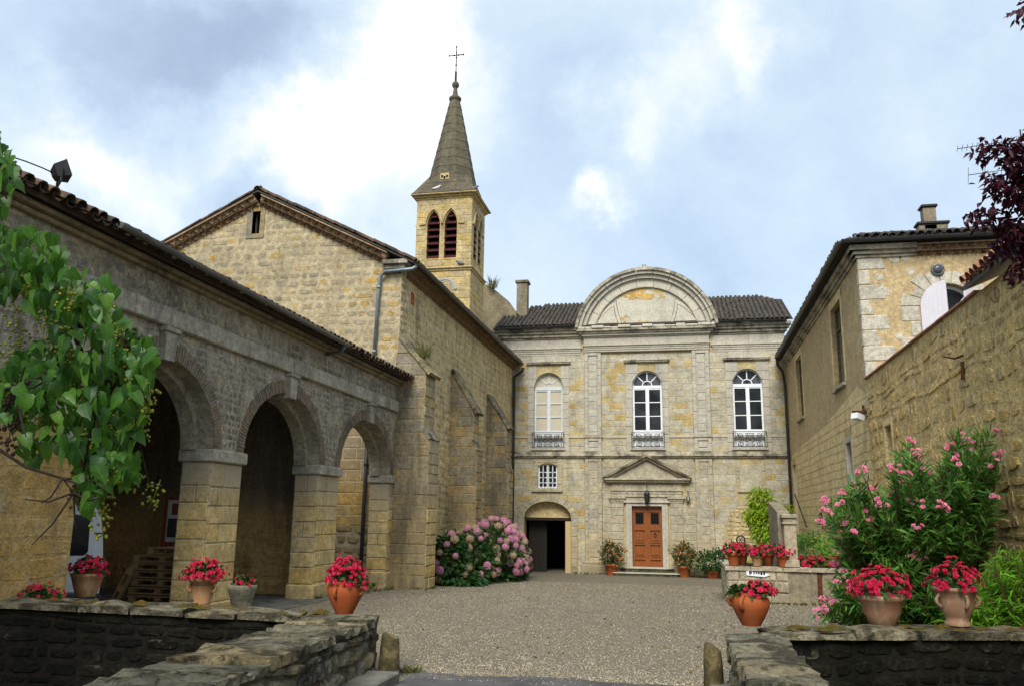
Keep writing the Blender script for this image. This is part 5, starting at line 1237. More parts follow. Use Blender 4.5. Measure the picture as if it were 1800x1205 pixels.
# roof, cornice, gutters, chimneys
ov = .38; sl = .36
b = MB()
b.add([(RW - ov, RY - ov, RT + .3), (13.5, RY - ov, RT + .3), (RW - ov, F + 2, RT + .3), (RW - ov + 4, RY - ov + 4, RT + .3 + 4 * sl), (13.5, RY - ov + 4, RT + .3 + 4 * sl), (RW - ov + 4, F + 2, RT + .3 + 4 * sl),
       (RW - ov, RY - ov, RT + .24), (13.5, RY - ov, RT + .24), (RW - ov, F + 2, RT + .24), (RW + .3, RY + .3, RT + .24), (13.5, RY + .3, RT + .24), (RW + .3, F + 2, RT + .24)],
      [(0, 1, 4, 3), (0, 3, 5, 2), (6, 7, 1, 0), (6, 0, 2, 8), (6, 9, 10, 7), (6, 8, 11, 9)])
b.build('roof', M['oldwood'], t)
N3 = Vector((0, -sl, 1)).normalized(); V3 = Vector((0, 1, sl)).normalized()
tile_field(PT, (RW - ov, RY - ov - .07, RT + .3), X_, V3, N3, 36, 3, .215, .34, M['dark_tile'], t, 41, .02, keep=lambda i, k: i > k * 1.6)
tile_field(PT, (RW - ov - .07, RY - ov, RT + .3), Y_, Vector((1, 0, sl)).normalized(), Vector((-sl, 0, 1)).normalized(), 76, 2, .215, .34, M['dark_tile'], t, 42, .02, keep=lambda i, k: i > 1 + k * 1.6)
genoise(PE, (6.0, RY, RT - .12), (13.4, RY, RT - .12), -Y_, 2, .21, M['genoise'], t, Z_, 9, .11, .14, .1).build('eaves_bed', M['genoise'], t)
b = MB()
for d, z0, z1 in ((.06, RT - .12, RT - .04), (.13, RT - .04, RT + .06), (.22, RT + .06, RT + .2)):
    b.bbox(RW - d, RW + .3, RY - d, F - .4, z0, z1, .01); b.bbox(RW - d + .001, 6.0, RY - d + .001, RY + .3, z0, z1 - .001, .01)
b.build('cornice', M['cornice'], t)
b = MB(); gutter(b, (RW - ov - .08, RY - ov, RT + .29), (13.4, RY - ov - .09, RT + .29), .08, Y_); gutter(b, (RW - ov - .08, RY - ov, RT + .29), (RW - ov - .08, 38., RT + .24), .08, X_); b.build('gutter', M['darkzinc'], t, True)
pipe('downpipe', [(RW - ov - .08, 37.9, RT + .2), (RW - ov - .06, 37.9, RT - .1), (RW - .2, 38.2, RT - .35), (RW - .12, 38.3, RT - .9), (RW - .1, 38.45, RT - 1.4), (RW - .1, 38.45, -.6)], .06, M['darkzinc'], t, [(RW - .1, 38.45, q) for q in (6, 3.5)])
cy_ = RY + 1.6
for x0, x1, zt_ in ((aty(1626, 410, cy_).x, aty(1649, 410, cy_).x, aty(1637, 364, cy_).z), (aty(1616, 410, cy_).x, aty(1668, 410, cy_).x, aty(1640, 394, cy_).z)):
    y0_ = cy_ + (.35 if zt_ < 9.6 else 0)
    ch = MB().bbox(x0, x1, y0_, y0_ + .3, RT + .3, zt_, .015).build('chimney', M['basin_render'], t); MB().bbox(x0 - .05, x1 + .05, y0_ - .05, y0_ + .35, zt_, zt_ + .08, .02).build('chimney_cap', M['iron'], ch)
P.finish(); PT.finish(); PE.finish()

# ---------------------------------------------------------------- the lower wall in front of it
t = thing('garden_wall', 'rough brown rubble wall at right behind the oleander with a thin red tile edge on top', 'wall', (RW, 16, 0))
P = Pieces('stone', t); PT = Pieces('tile', t)
wf2 = frame((RW - .03, 0, 0), Y_, -X_); LT = 5.32
holes = [rect(20.0, 20.62, 3.2, 3.96)]
lw = MB().prism(wf2, rect(4.0, RY - .02, -4.2, LT), -.55, 0, holes).build('wall', M['lowmortar'], t)
masonry(P, wf2, rect(4.2, RY - .02, -.2, LT - .02), [rect(19.85, 20.77, 3.05, 4.1)], (.11, .36), (.12, .75), M['lowwall'], lw, .006, .011, .2, 'rubble', 170, 1.2, warp=.14)
b = MB(); x = RW - .03
b.bbox(x - .015, x + .05, 19.86, 20.003, 3.06, 4.1, .006).bbox(x - .015, x + .05, 20.617, 20.76, 3.06, 4.1, .006).bbox(x - .016, x + .05, 20.004, 20.616, 3.957, 4.1, .006).bbox(x - .03, x + .1, 20.004, 20.616, 3.06, 3.203, .006)
b.build('window_surround', M['farwall'], t); MB().box(RW + .1, RW + .13, 19.95, 20.7, 3.15, 4.0).build('pane', M['brownpanel'], t)
y = 13.8; k = 0; rr = random.Random(2)
while y < RY - .1:
    l = rr.uniform(.3, .5); MB().bbox(RW - .09, RW + .5, y, min(y + l - .008, RY - .06), LT, LT + .035 + rr.uniform(0, .012), .008).build('coping_tile', M['red_tile'], t); y += l
# tiled roof beginning at its nearer end
V4 = Vector((1, 0, .42)).normalized(); N4 = Vector((-.42, 0, 1)).normalized()
MB().prism(frame((0, 0, 0), X_, -Y_), [(RW - .25, LT + .02), (RW + 4, LT + .02 + 4.25 * .42), (RW + 4, LT + .1 + 4.25 * .42), (RW - .25, LT + .1)], -13.75, -4.).build('roof', M['iron'], t)
tile_field(PT, (RW - .3, 7.4, LT + .1), Y_, V4, N4, 29, 9, .215, .36, M['red_tile'], t, 43, .01)
P.finish(); PT.finish()
c = atx(1692, 635, RW - .05)
o = MB().tube([c + Vector((.05, 0, .12)), c + Vector((-.12, -.02, .05)), c + Vector((-.3, -.05, .08))], [.02, .018, .012], 6).tube([c + Vector((0, 0, 0)), c + Vector((-.02, 0, -.3))], .03, 6).build('iron_hook', M['rust']); setp(o, label='rusty iron hook sticking out high on the brown rubble wall', category='hook')
c = atx(1520, 725, RW - .05)
o = MB().bbox(c.x - .3, c.x + .1, c.y - .04, c.y + .04, c.z - .02, c.z + .06, .008).bbox(c.x - .05, c.x, c.y - .05, c.y + .05, c.z - .18, c.z + .2, .008).build('iron_bracket', M['rust']); setp(o, label='rusty iron bracket beside the small white wall spotlight', category='bracket')
c = atx(1508, 732, RW - .25)
t = thing('wall_spotlight', 'small white spotlight fixed on the wall beside a rusty bracket', 'lamp', c)
MB().tube([c + Vector((.3, 0, .03)), c + Vector((.1, 0, .02))], .015, 6).build('arm', M['zinc'], t)
MB().obox(c, Vector((.1, .08, -.03)), Vector((-.06, .09, 0)), Vector((.015, .01, .07))).build('housing', M['white'], t)

# ---------------------------------------------------------------- antennas
def yagi(name_label, p0, p1, n, l0, l1, mast):
    t = thing('tv_antenna', name_label, 'antenna', p1, 'television antennas'); b = MB().tube([p0, p1], .012, 5); p0, p1 = Vector(p0), Vector(p1); d = (p1 - p0).normalized(); s = d.cross(Z_).normalized()
    b.build('boom', M['iron'], t); b = MB()
    for i in range(n):
        c = p0.lerp(p1, i / (n - 1)); l = l0 + (l1 - l0) * i / (n - 1); v = (s * .3 + Z_ * .95).normalized() if n < 7 else (s * .75 + Z_ * .66).normalized()
        b.tube([c - v * l, c + v * l], .007, 4)
    b.build('element', M['iron'], t)
    if mast: MB().tube([p1 + Vector((0, 0, .3)), Vector((p1.x, p1.y, 9.2))], .02, 6).build('mast', M['iron'], t)
ya = 25.
yagi('long television antenna with many short rods above the right roof', aty(1683, 262, ya), aty(1795, 245, ya), 14, .1, .13, True)
yagi('lower television antenna with a few long rods above the right roof', aty(1702, 308, ya), aty(1790, 296, ya), 4, .22, .28, False)

# ---------------------------------------------------------------- stone basin / raised bed on the right of the court
BY = 21.1; BZ = .74; bx0, bx1 = .94, 5.2
t = thing('raised_stone_bed', 'low stone-built raised bed with a flat rim carrying pots of red flowers', 'planter', (2.4, BY, gz(BY)))
P = Pieces('stone', t); bfr = frame((0, BY, 0), X_, -Y_)
b = MB().box(bx0, bx1, BY, BY + .35, -.4, BZ - .1).box(bx0, bx0 + .35, BY + .35, BY + 3.2, -.4, BZ - .1).box(bx0, bx1, BY + 3.2, BY + 3.5, -.4, BZ - .1)
bw = b.build('wall', M['basin_render'], t)
masonry(P, bfr, rect(bx0, 2.33, -.3, BZ - .1), [], (.2, .3), (.25, .5), M['basin'], bw, .012, .02, .05, 'ashlar', 180, .5)
masonry(P, frame((bx0, 0, 0), Y_, -X_), rect(BY, BY + 3.4, -.3, BZ - .1), [], (.2, .3), (.25, .5), M['basin'], bw, .012, .02, .05, 'ashlar', 181, .5)
PC = Pieces('coping_stone', t); x = bx0 - .05; rr = random.Random(3)
while x < bx1:
    l = rr.uniform(.5, .9); top_block(PC, (x, BY - .05, 0), X_, Y_, min(l, bx1 - x) - .012, .42, BZ - .1, BZ, M['basin'], t, int(x * 100), .01); x += l
top_block(PC, (bx0 - .05, BY + .38, 0), X_, Y_, .45, 3.1, BZ - .1, BZ, M['basin'], t, 4, .01)
MB().box(bx0 + .3, bx1, BY + .3, BY + 3.25, -.2, BZ - .08).build('bed_soil', M['soil'], t)
MB().prism(bfr, [(2.95, -.1), (3.07, -.1), (3.06, .3), (3.08, BZ - .1), (2.96, BZ - .1)], .0, .004).build('rust_stain', M['rust'], t)
P.finish(); PC.finish()
# arrow-shaped plaque with worn dark letter strokes
a, c = aty(1312, 1004, BY - .03), aty(1354, 1012, BY - .03)
t = thing('arrow_plaque', 'small white arrow-shaped plaque with worn dark lettering on the raised bed', 'sign', ((a.x + c.x) / 2, BY - .03, .55))
zt, zb = a.z + .02, c.z - .02; w_ = c.x - a.x; pf = frame((a.x, BY - .025, 0), X_, -Y_)
MB().prism(pf, [(0, zb + .03), (w_ * .76, zb), (w_, (zt + zb) / 2 - .015), (w_ * .8, zt - .03), (0, zt)], -.01, .015).build('plate', M['white'], t)
b = MB(); rr = random.Random(5)
for i in range(7):
    x = .05 + i * w_ * .1
    for _ in range(3):
        u0 = x + rr.uniform(-.01, .02); b.prism(pf, rect(u0, u0 + rr.uniform(.01, .035), zb + .05 + rr.uniform(0, .05), zb + .07 + rr.uniform(.02, .08)), .015, .018)
b.build('lettering', M['plastic'], t)
# pillar with a stair wall behind
t = thing('stair_pillar', 'square stone pillar with a moulded cap standing on the raised bed beside the stair wall', 'pillar', (2.42, BY + .15, BZ))
px0, px1 = 2.28, 2.56; y0 = BY + .03
MB().bbox(px0, px1, y0, y0 + .32, BZ, 1.72, .012).build('shaft', M['basin'], t); MB().bbox(px0 - .03, px1 + .03, y0 - .03, y0 + .36, BZ, BZ + .16, .012).build('base', M['basin'], t)
b = MB().bbox(px0 - .035, px1 + .035, y0 - .035, y0 + .36, 1.72, 1.77, .01).bbox(px0 - .01, px1 + .01, y0 - .01, y0 + .33, 1.77, 1.86, .005).bbox(px0 - .05, px1 + .03, y0 - .05, y0 + .37, 1.86, 1.96, .015)
b.build('cap', M['basin'], t)
sfr = frame((px0 - .1, 0, 0), Y_, X_)
MB().prism(sfr, [(y0 + .36, -.3), (y0 + 2.6, -.3), (y0 + 2.6, 2.3), (y0 + .36, 2.0)], 0, .28).build('stair_wall', M['basin_render'], t)
t = thing('stone_stair', 'narrow stone steps with an iron handrail leading to the white side door', 'stairs', (3.9, 34, -.6))
for i in range(9): MB().bbox(3.3, 4.55, 32.5 + i * .42, 36.9, -.7 + i * .17, -.53 + i * .17, .015).build('step', M['basin_render'], t)
MB().tube([atx(1397, 868, 3.5), atx(1418, 925, 3.5)], .025, 6).build('handrail', M['iron'], t)
c = aty(1302, 948, 23.2)
t = thing('iron_crank', 'black iron crank with a small wheel rising behind the pots on the raised bed', 'crank', (c.x, 23.2, .7))
b = MB().tube([(c.x + .105 * math.cos(q), 23.2, c.z + .105 * math.sin(q)) for q in np.linspace(0, 6.283, 20)], .02, 6)
for q in (0, 1.05, 2.1): b.bar((c.x + .1 * math.cos(q), 23.2, c.z + .1 * math.sin(q)), (c.x - .1 * math.cos(q), 23.2, c.z - .1 * math.sin(q)), .016)
b.build('wheel', M['iron'], t); MB().tube([c + Vector((-.12, 0, -.08)), c + Vector((-.45, 0, -.4)), c + Vector((-.5, 0, -.7))], .025, 6).build('arm', M['iron'], t)

# ---------------------------------------------------------------- foliage helpers
def leafset(pos, dirs, L, W, fold=.18, droop=.2, seed=0):
    """numpy blades: 5 vertices, 4 triangles each"""
    rs = np.random.RandomState(seed); N = len(pos); dirs = dirs / np.linalg.norm(dirs, axis=1, keepdims=True)
    up = rs.normal(0, .45, (N, 3)) + np.array([0, -.25, .9]); side = np.cross(dirs, up); side /= np.linalg.norm(side, axis=1, keepdims=True) + 1e-9
    nn = np.cross(side, dirs); L = np.broadcast_to(L, (N,))[:, None]; W = np.broadcast_to(W, (N,))[:, None]
    b = pos; tip = pos + dirs * L - np.array([0, 0, 1.]) * L * droop; mid = pos + dirs * L * .48 - nn * W * fold
    l = pos + dirs * L * .45 + side * W * .5 + nn * W * fold; r = pos + dirs * L * .45 - side * W * .5 + nn * W * fold
    return np.stack([b, l, r, tip, mid], 1)
LF = [np.array(q) for q in ((0, 4, 1), (4, 3, 1), (0, 2, 4), (4, 2, 3))]
def leaves(name, pos, dirs, L, W, mat, parent, keep=0, seed=0, fold=.18, droop=.2, **pr):
    v = leafset(np.array(pos), np.array(dirs), L, W, fold, droop, seed)
    o = np_mesh(name, v[keep:].reshape(-1, 3), LF, 5, len(v) - keep, mat, parent, kind='stuff', **pr)
    for q in v[:keep]: MB().add([tuple(p) for p in q], [tuple(f) for f in LF]).build('leaf', mat, parent)
    return o
def rand_dirs(n, rs, up=0.): 
    d = rs.normal(0, 1, (n, 3)); d[:, 2] += up; return d / np.linalg.norm(d, axis=1, keepdims=True)

M['begonia_leaf'] = leaf_mat('begonia_leaf', [(.02, .05, .012), (.035, .08, .018), (.05, .1, .025)], .2)
M['red_flower'] = leaf_mat('red_begonia', [(.55, .012, .05), (.62, .02, .09), (.5, .01, .03), (.7, .05, .14)], .25, .5, .2)
M['oleander_leaf'] = leaf_mat('oleander_leaf', [(.022, .07, .014), (.055, .155, .024), (.095, .23, .034), (.15, .31, .05)], .25, .4)
M['pink_flower'] = leaf_mat('pink_flower', [(.72, .16, .30), (.78, .28, .40), (.68, .1, .24), (.82, .42, .5)], .3, .5, .2)
M['hyd_leaf'] = leaf_mat('hydrangea_leaf', [(.015, .05, .012), (.028, .08, .018), (.045, .115, .022)], .2, .45)
M['hyd_pink'] = leaf_mat('hydrangea_pink', [(.74, .28, .46), (.72, .38, .46), (.78, .24, .5), (.7, .44, .44)], .25, .7, .1)
M['hyd_faded'] = leaf_mat('hydrangea_faded', [(.6, .42, .3), (.52, .46, .25), (.62, .36, .32), (.45, .45, .2)], .25, .7, .1)
M['acanthus'] = leaf_mat('broad_green_leaf', [(.025, .075, .02), (.035, .1, .025)], .25, .4)
M['bamboo_leaf'] = leaf_mat('bright_blade_leaf', [(.09, .27, .02), (.16, .4, .03), (.26, .5, .04)], .3, .4)
M['climber_leaf'] = leaf_mat('climber_leaf', [(.2, .36, .015), (.3, .44, .02), (.4, .5, .025), (.1, .22, .015)], .3, .5)
M['citrus_leaf'] = leaf_mat('citrus_leaf', [(.03, .055, .012), (.05, .08, .02), (.07, .095, .025)], .2, .4)
M['orange'] = plain('small_orange', (.6, .16, .01), .5, .2, 30)
M['yellow_flower'] = leaf_mat('yellow_flower', [(.7, .5, .02), (.75, .58, .04)], .2)
M['idesia_leaf'] = leaf_mat('heart_leaf', [(.008, .035, .005), (.016, .07, .008), (.03, .105, .01), (.075, .2, .016), (.02, .08, .012), (.12, .25, .025)], .4, .4, .3, True)
M['berry'] = leaf_mat('green_berry', [(.2, .22, .02), (.3, .29, .03), (.16, .2, .025)], .15, .4)
M['dark_berry'] = leaf_mat('brown_berry', [(.05, .025, .02), (.08, .035, .025)], .05, .6)
M['plum_leaf'] = leaf_mat('plum_leaf', [(.045, .008, .018), (.07, .012, .024), (.03, .008, .014)], .3, .45)
def flower_mesh(name, mat, r, petals, seed, layers=2):
    rr = random.Random(seed); b = MB()
    for l in range(layers):
        for i in range(petals):
            a = 2 * math.pi * (i + .5 * l) / petals + rr.uniform(-.2, .2); tl = (.35 + .5 * l) + rr.uniform(-.15, .15); q = r * (1 - .2 * l)
            d = Vector((math.cos(a) * math.cos(tl), math.sin(a) * math.cos(tl), math.sin(tl))); s = d.cross(Z_).normalized() * q * .5
            b.add([(0, 0, 0), d * q * .6 + s, d * q, d * q * .6 - s], [(0, 1, 2, 3)], 0, rr.random())
    return b.mesh(name, mat)
BEG = [flower_mesh('flower', M['red_flower'], .03, 5, i, 2) for i in range(4)]
def rotm(d, spin=0.):
    q = Vector(d).to_track_quat('Z', 'Y').to_matrix().to_4x4(); return q @ Matrix.Rotation(spin, 4, 'Z')
def begonias(t, c, rx, rz, n, seed, scale=1., objs=True, leafn=160, cut=None):
    """mound of red flowers over dark leaves, centred on c"""
    rs = np.random.RandomState(seed); rr = random.Random(seed); c = Vector(c)
    d = rand_dirs(leafn, rs, .5); d[:, 2] = np.abs(d[:, 2]); pos = np.array(c)[None] + d * np.array([rx, rx, rz]) * rs.uniform(.3, .92, (leafn, 1))
    leaves('foliage', pos, d + rs.normal(0, .5, d.shape), rs.uniform(.05, .09, leafn) * scale, rs.uniform(.04, .06, leafn) * scale, M['begonia_leaf'], t, 0, seed)
    acc = MB()
    for i in range(n):
        e = Vector(rand_dirs(1, rs, .35)[0]); e.z = abs(e.z) - .12 * rr.random()
        if cut and e.x < cut: e.x = cut + rr.random() * .6
        e.normalize(); q = rr.uniform(.8, 1.06) if rr.random() > .1 else rr.uniform(1.05, 1.25); p = c + Vector((e.x * rx * q, e.y * rx * q, e.z * rz * q))
        mw = Matrix.Translation(p) @ rotm(e + Vector((0, -.3, .2)), rr.uniform(0, 6)) @ Matrix.Scale(scale * rr.uniform(.8, 1.25), 4)
        me = BEG[i % 4]
        if objs: o = link(bpy.data.objects.new('flower', me)); attach(o, t); o.matrix_basis = mw
        else:
            acc.add([mw @ v_.co for v_ in me.vertices], [tuple(p_.vertices) for p_ in me.polygons])
    if not objs: acc.build('flowers', M['red_flower'], t, kind='stuff')
def pot_thing(label, c, prof, mat, handles=None, group='flower pots on the low walls', rim=None, soil=None):
    t = thing('flower_pot', label, 'flower pot', c, group); c = Vector(c)
    b = MB().lathe(prof, c, 28); b.build('pot', mat, t, True)
    rt = max(p[0] for p in prof[-4:]); MB().lathe([(rt * .9, prof[-1][1] - .03), (0, prof[-1][1] - .02)], c, 20).build('soil', M['soil'], t)
    for ang, hr, hz0, hz1, out, th in (handles or []):
        u = Vector((math.cos(ang), math.sin(ang), 0)); pts = []
        for i in range(9):
            q = i / 8; pts.append(c + u * (hr[0] * (1 - q) + hr[1] * q + out * math.sin(math.pi * q)) + Z_ * (hz1 * (1 - q) + hz0 * q))
        MB().tube(pts, th, 8).build('handle', mat, t, True)
    return t
WT = .655
# left wall
c = atz(150, 1047, WT); c = (c.x, c.y, WT)
t = pot_thing('tan bell-shaped pot of red begonias in front of the white van', c, [(.12, 0), (.13, .02), (.17, .14), (.205, .26), (.215, .27), (.225, .3), (.215, .31), (.19, .3), (.185, .27)], M['tanterra'])
begonias(t, Vector(c) + Z_ * .31, .26, .22, 110, 1, 1.1)
c = atz(355, 1061, WT); c = (c.x, c.y, WT)
t = pot_thing('tan pot with two small lug handles and red begonias before the first arcade pier', c, [(.10, 0), (.11, .025), (.10, .04), (.14, .16), (.165, .28), (.185, .29), (.19, .32), (.175, .33), (.155, .32), (.15, .28)], M['tanterra'], [(math.pi * 1.1, (.155, .14), .15, .25, .045, .02), (-.1, (.155, .14), .15, .25, .045, .02)])
begonias(t, Vector(c) + Z_ * .33, .255, .22, 115, 2, 1.1)
c = atz(388, 1060, WT - .02); c = (c.x + .06, c.y + .42, .42)
t = pot_thing('mossy grey stone vase with a few red flowers behind the tan lug-handled pot', c, [(.13, 0), (.15, .06), (.12, .09), (.15, .25), (.19, .36), (.2, .42), (.18, .43), (.16, .4)], M['stonepot'])
begonias(t, Vector(c) + Vector((.03, 0, .42)), .16, .13, 26, 3)
MB().bbox(c[0] - .3, c[0] + .3, c[1] - .12, c[1] + .25, 0, .418, .02).build('pedestal', M['stonepot'], t)
AM = [(.10, 0), (.105, .015), (.14, .08), (.195, .2), (.205, .26), (.195, .31), (.165, .335), (.16, .35), (.175, .37), (.165, .375), (.145, .36), (.14, .33)]
c = atz(605, 1078, WT); c = (c.x, c.y, WT)
t = pot_thing('orange terracotta jar with two side handles and red flowers at the left bridge end', c, AM, M['terra'], [(math.pi * 1.0 - .2, (.165, .2), .22, .34, .07, .018), (-.2, (.165, .2), .22, .34, .07, .018), (-1.75, (.165, .2), .2, .33, .05, .02)])
begonias(t, Vector(c) + Vector((.0, 0, .37)), .22, .27, 115, 4, 1.1); begonias(t, Vector(c) + Vector((.26, 0, .3)), .09, .09, 8, 44, leafn=30)
c = aty(72, 1036, 9.2); c = (c.x, 9.2, 0)
t = pot_thing('low pot of red flowers half hidden behind the moat wall at far left', c, [(.16, 0), (.19, .3), (.22, .68), (.2, .68), (.18, .62)], M['tanterra'])
begonias(t, (c[0], 9.2, .74), .27, .17, 60, 5)
# right wall
WR_ = .665
c = atz(1321, 1098, WR_); c = (c.x, c.y, WR_)
t = pot_thing('squat orange terracotta jar with red flowers and trailing leaves at the right bridge end', c, [(q[0] * 1.02, q[1] * .93) for q in AM], M['terra'], [(math.pi * .95, (.165, .2), .2, .33, .05, .022), (-2.1, (.165, .2), .18, .32, .055, .024)])
begonias(t, Vector(c) + Vector((.07, 0, .32)), .19, .15, 85, 6, 1.05); begonias(t, Vector(c) + Vector((-.13, 0, .32)), .15, .1, 6, 66, leafn=120)
c = atz(1552, 1098, WR_); c = (c.x, c.y, WR_)
t = pot_thing('pale bell-shaped pot overflowing with red begonias on the right moat wall', c, [(.12, 0), (.14, .02), (.2, .14), (.235, .27), (.25, .28), (.255, .32), (.24, .33), (.22, .32), (.215, .28)], M['paleterra'])
begonias(t, Vector(c) + Z_ * .34, .33, .28, 165, 7, 1.1)
c = atz(1684, 1098, WR_); c = (c.x, c.y, WR_)
t = pot_thing('pale terracotta urn with a foot and two handles holding red begonias', c, [(.135, 0), (.14, .03), (.115, .06), (.13, .1), (.185, .2), (.195, .28), (.215, .37), (.23, .38), (.235, .42), (.215, .42), (.19, .4)], M['paleterra'], [(math.pi * 1.12, (.2, .19), .2, .34, .05, .02), (-.05, (.2, .19), .2, .34, .05, .02), (-1.3, (.205, .195), .2, .34, .03, .02)])
begonias(t, Vector(c) + Z_ * .43, .29, .26, 130, 8, 1.1)
# pots on the raised bed
SM = [(.1, 0), (.14, .2), (.145, .21), (.17, .22), (.17, .27), (.15, .27), (.14, .24)]
for i, (px, dy, mt, lab, s) in enumerate(((1290, .12, 'terra', 'orange pot of red flowers at the left corner of the raised bed', 1.05), (1304, .5, 'terra', 'orange pot of red flowers set back from the left corner of the raised bed', 1.),
                                         (1331, .1, 'tanterra', 'tan pot of red flowers in the middle of the raised bed rim', .9), (1350, .55, 'terra', 'orange pot of red flowers behind the tan pot on the raised bed', 1.), (1377, .1, 'terra', 'orange pot of red flowers right against the stone pillar', .95))):
    c = aty(px, 992, BY + dy); c = (c.x, BY + dy, BZ + .004)
    t = pot_thing(lab, c, [(a * s, z * s) for a, z in SM], M[mt], group='flower pots on the raised bed'); begonias(t, Vector(c) + Z_ * .3 * s, .26 * s, .2 * s, 40, 20 + i, 1.5, False, 90)
t = thing('flower_bed', 'mass of dark red begonias planted right of the stone pillar', 'flowers', (3.1, BY + .5, BZ))
for i in range(6): begonias(t, (2.75 + i * .27, BY + .55 + .1 * (i % 2), BZ - .02), .24, .26, 34, 60 + i, 1.5, False, 60)

# citrus bushes and green shrub in pots at the door
def bush(t, c, r, n, L, W, mat, seed, up=.2, keep=0, droop=.2, shell=.35, name='foliage'):
    rs = np.random.RandomState(seed); d = rand_dirs(n, rs, up); q = rs.uniform(shell, 1, (n, 1)) ** .7
    lump = np.array([mnoise.noise(Vector(e * 1.8) + Vector((seed, 0, 0))) for e in d])[:, None]
    pos = np.array(c)[None] + d * np.array(r)[None] * q * (1 + .45 * lump)
    leaves(name, pos, d + rs.normal(0, .55, d.shape), rs.uniform(.7, 1.25, n) * L, rs.uniform(.7, 1.2, n) * W, mat, t, keep, seed, droop=droop)
    return pos
for i, (px, pyb, lab) in enumerate(((1075, 1010, 'small orange tree in a terracotta pot left of the door steps'), (1203, 1010, 'small orange tree in a terracotta pot right of the door steps'))):
    c = aty(px, pyb, F - 1.0); c = Vector((c.x, F - 1.0, -.66)); t = thing('potted_orange_tree', lab, 'potted tree', c, 'potted orange trees by the door')
    MB().lathe([(.2, 0), (.27, .42), (.29, .43), (.3, .52), (.27, .52), (.25, .45)], c, 20).build('pot', M['terra'], t, True)
    b = MB()
    for k in range(7): b.tube([c + Z_ * .4, c + Vector((R(-.2, .2), R(-.2, .2), .8)), c + Vector((R(-.5, .5), R(-.4, .4), R(1., 1.4)))], [.025, .018, .008], 5)
    b.build('branch', M['bark'], t)
    pos = bush(t, c + Z_ * .95, (.56, .5, .5), 1000, .12, .055, M['citrus_leaf'], 30 + i)
    b = MB()
    for q in pos[::18]: b.sphere(q + np.array([0, -.05, 0]), .04, 6, 4)
    b.build('fruit', M['orange'], t, kind='stuff')
c = aty(1253, 1010, F - 1.3); c = Vector((c.x, F - 1.3, -.66)); t = thing('potted_shrub', 'leafy green shrub in a low brown pot beside the raised bed', 'potted plant', c)
MB().lathe([(.22, 0), (.3, .3), (.32, .36), (.28, .36), (.25, .3)], c, 18).build('pot', M['terra'], t, True); bush(t, c + Z_ * .68, (.75, .55, .5), 700, .2, .08, M['acanthus'], 33, .3)

# hydrangea with flower heads
HC = Vector((-6.75, 28.6, -.4)); t = thing('hydrangea', 'large hydrangea with pink and faded cream flower heads between the church buttresses', 'shrub', HC)
lobes = [((-7.0, 25.2, .35), (.55, .8, 1.0)), ((-6.75, 26.8, .35), (.8, 1.2, 1.05)), ((-6.5, 28.9, .4), (.95, 1.5, 1.3)), ((-6.55, 31.0, .3), (.8, 1.4, 1.25)), ((-6.5, 32.4, .1), (.6, .9, .95)), ((-6.3, 29.6, -.05), (.8, 1.6, .8))]
rs = np.random.RandomState(5); pp, dd = [], []
for (c, r) in lobes:
    d = rand_dirs(900, rs, .1); q = rs.uniform(.55, 1, (900, 1)); pp.append(np.array(c)[None] + d * np.array(r) * q); dd.append(d + rs.normal(0, .45, d.shape))
pp, dd = np.concatenate(pp), np.concatenate(dd); ok = (pp[:, 2] > -.55); pp, dd = pp[ok], dd[ok]
leaves('foliage', pp, dd, rs.uniform(.13, .24, len(pp)), rs.uniform(.09, .15, len(pp)), M['hyd_leaf'], t, 0, 5)
b = MB()
for (c, r) in lobes:
    for _ in range(6): b.tube([(c[0] + R(-.2, .2), c[1] + R(-.3, .3), -.5), (c[0] + R(-.4, .4), c[1] + R(-.7, .7), c[2] + R(.1, .6))], .015, 5)
b.build('stem', M['stem'], t, kind='stuff')
def head_mesh(mat, seed):
    rr = random.Random(seed); b = MB()
    for i in range(70):
        z = 1 - 1.75 * i / 69; a = i * 2.4; rxy = math.sqrt(max(0, 1 - z * z)); n = Vector((rxy * math.cos(a), rxy * math.sin(a), z * .85)); s = n.orthogonal().normalized(); q = n.cross(s); k = rr.uniform(.17, .24); p = n * rr.uniform(.85, 1.08); a2 = rr.uniform(0, 3)
        s, q = s * math.cos(a2) + q * math.sin(a2), q * math.cos(a2) - s * math.sin(a2)
        b.add([p + s * k, p + q * k, p - s * k, p - q * k, p + n * .06], [(0, 1, 4), (1, 2, 4), (2, 3, 4), (3, 0, 4)], 0, rr.random())
    return b.mesh('flower_head', mat)
HM = [head_mesh(M['hyd_pink'], i) for i in range(3)] + [head_mesh(M['hyd_faded'], i) for i in range(3)]
rr = random.Random(21); taken = []
for i in range(1600):
    c, r = lobes[(1, 1, 2, 2, 2, 3, 3, 3, 3, 4, 4, 5, 5, 2, 3, 5, 4, 2, 0)[i % 19]]; d = Vector(rand_dirs(1, rs, .25)[0])
    if d.y > .45 or d.x < -.55: continue
    p = Vector(c) + Vector((d.x * r[0], d.y * r[1], d.z * r[2])) * 1.04
    if p.z < -.15 or any((p - q).length < .2 for q in taken) or any(all(((p - Vector(c2))[k] / r2[k]) ** 2 < .3 for k in range(3)) for c2, r2 in lobes if c2 != c): continue
    taken.append(p); o = link(bpy.data.objects.new('flower_head', HM[rr.choice((0, 1, 2, 0, 1, 3, 4, 5))])); attach(o, t)
    o.matrix_basis = Matrix.Translation(p) @ rotm(d + Vector((0, -.3, .3)), rr.random() * 6) @ Matrix.Scale(rr.uniform(.085, .14), 4)
    if len(taken) >= 140: break
c = Vector((-6.55, 25.3, -.22)); t = thing('acanthus_plant', 'clump of broad dark green leaves on the gravel at the foot of the hydrangea', 'plant', c)
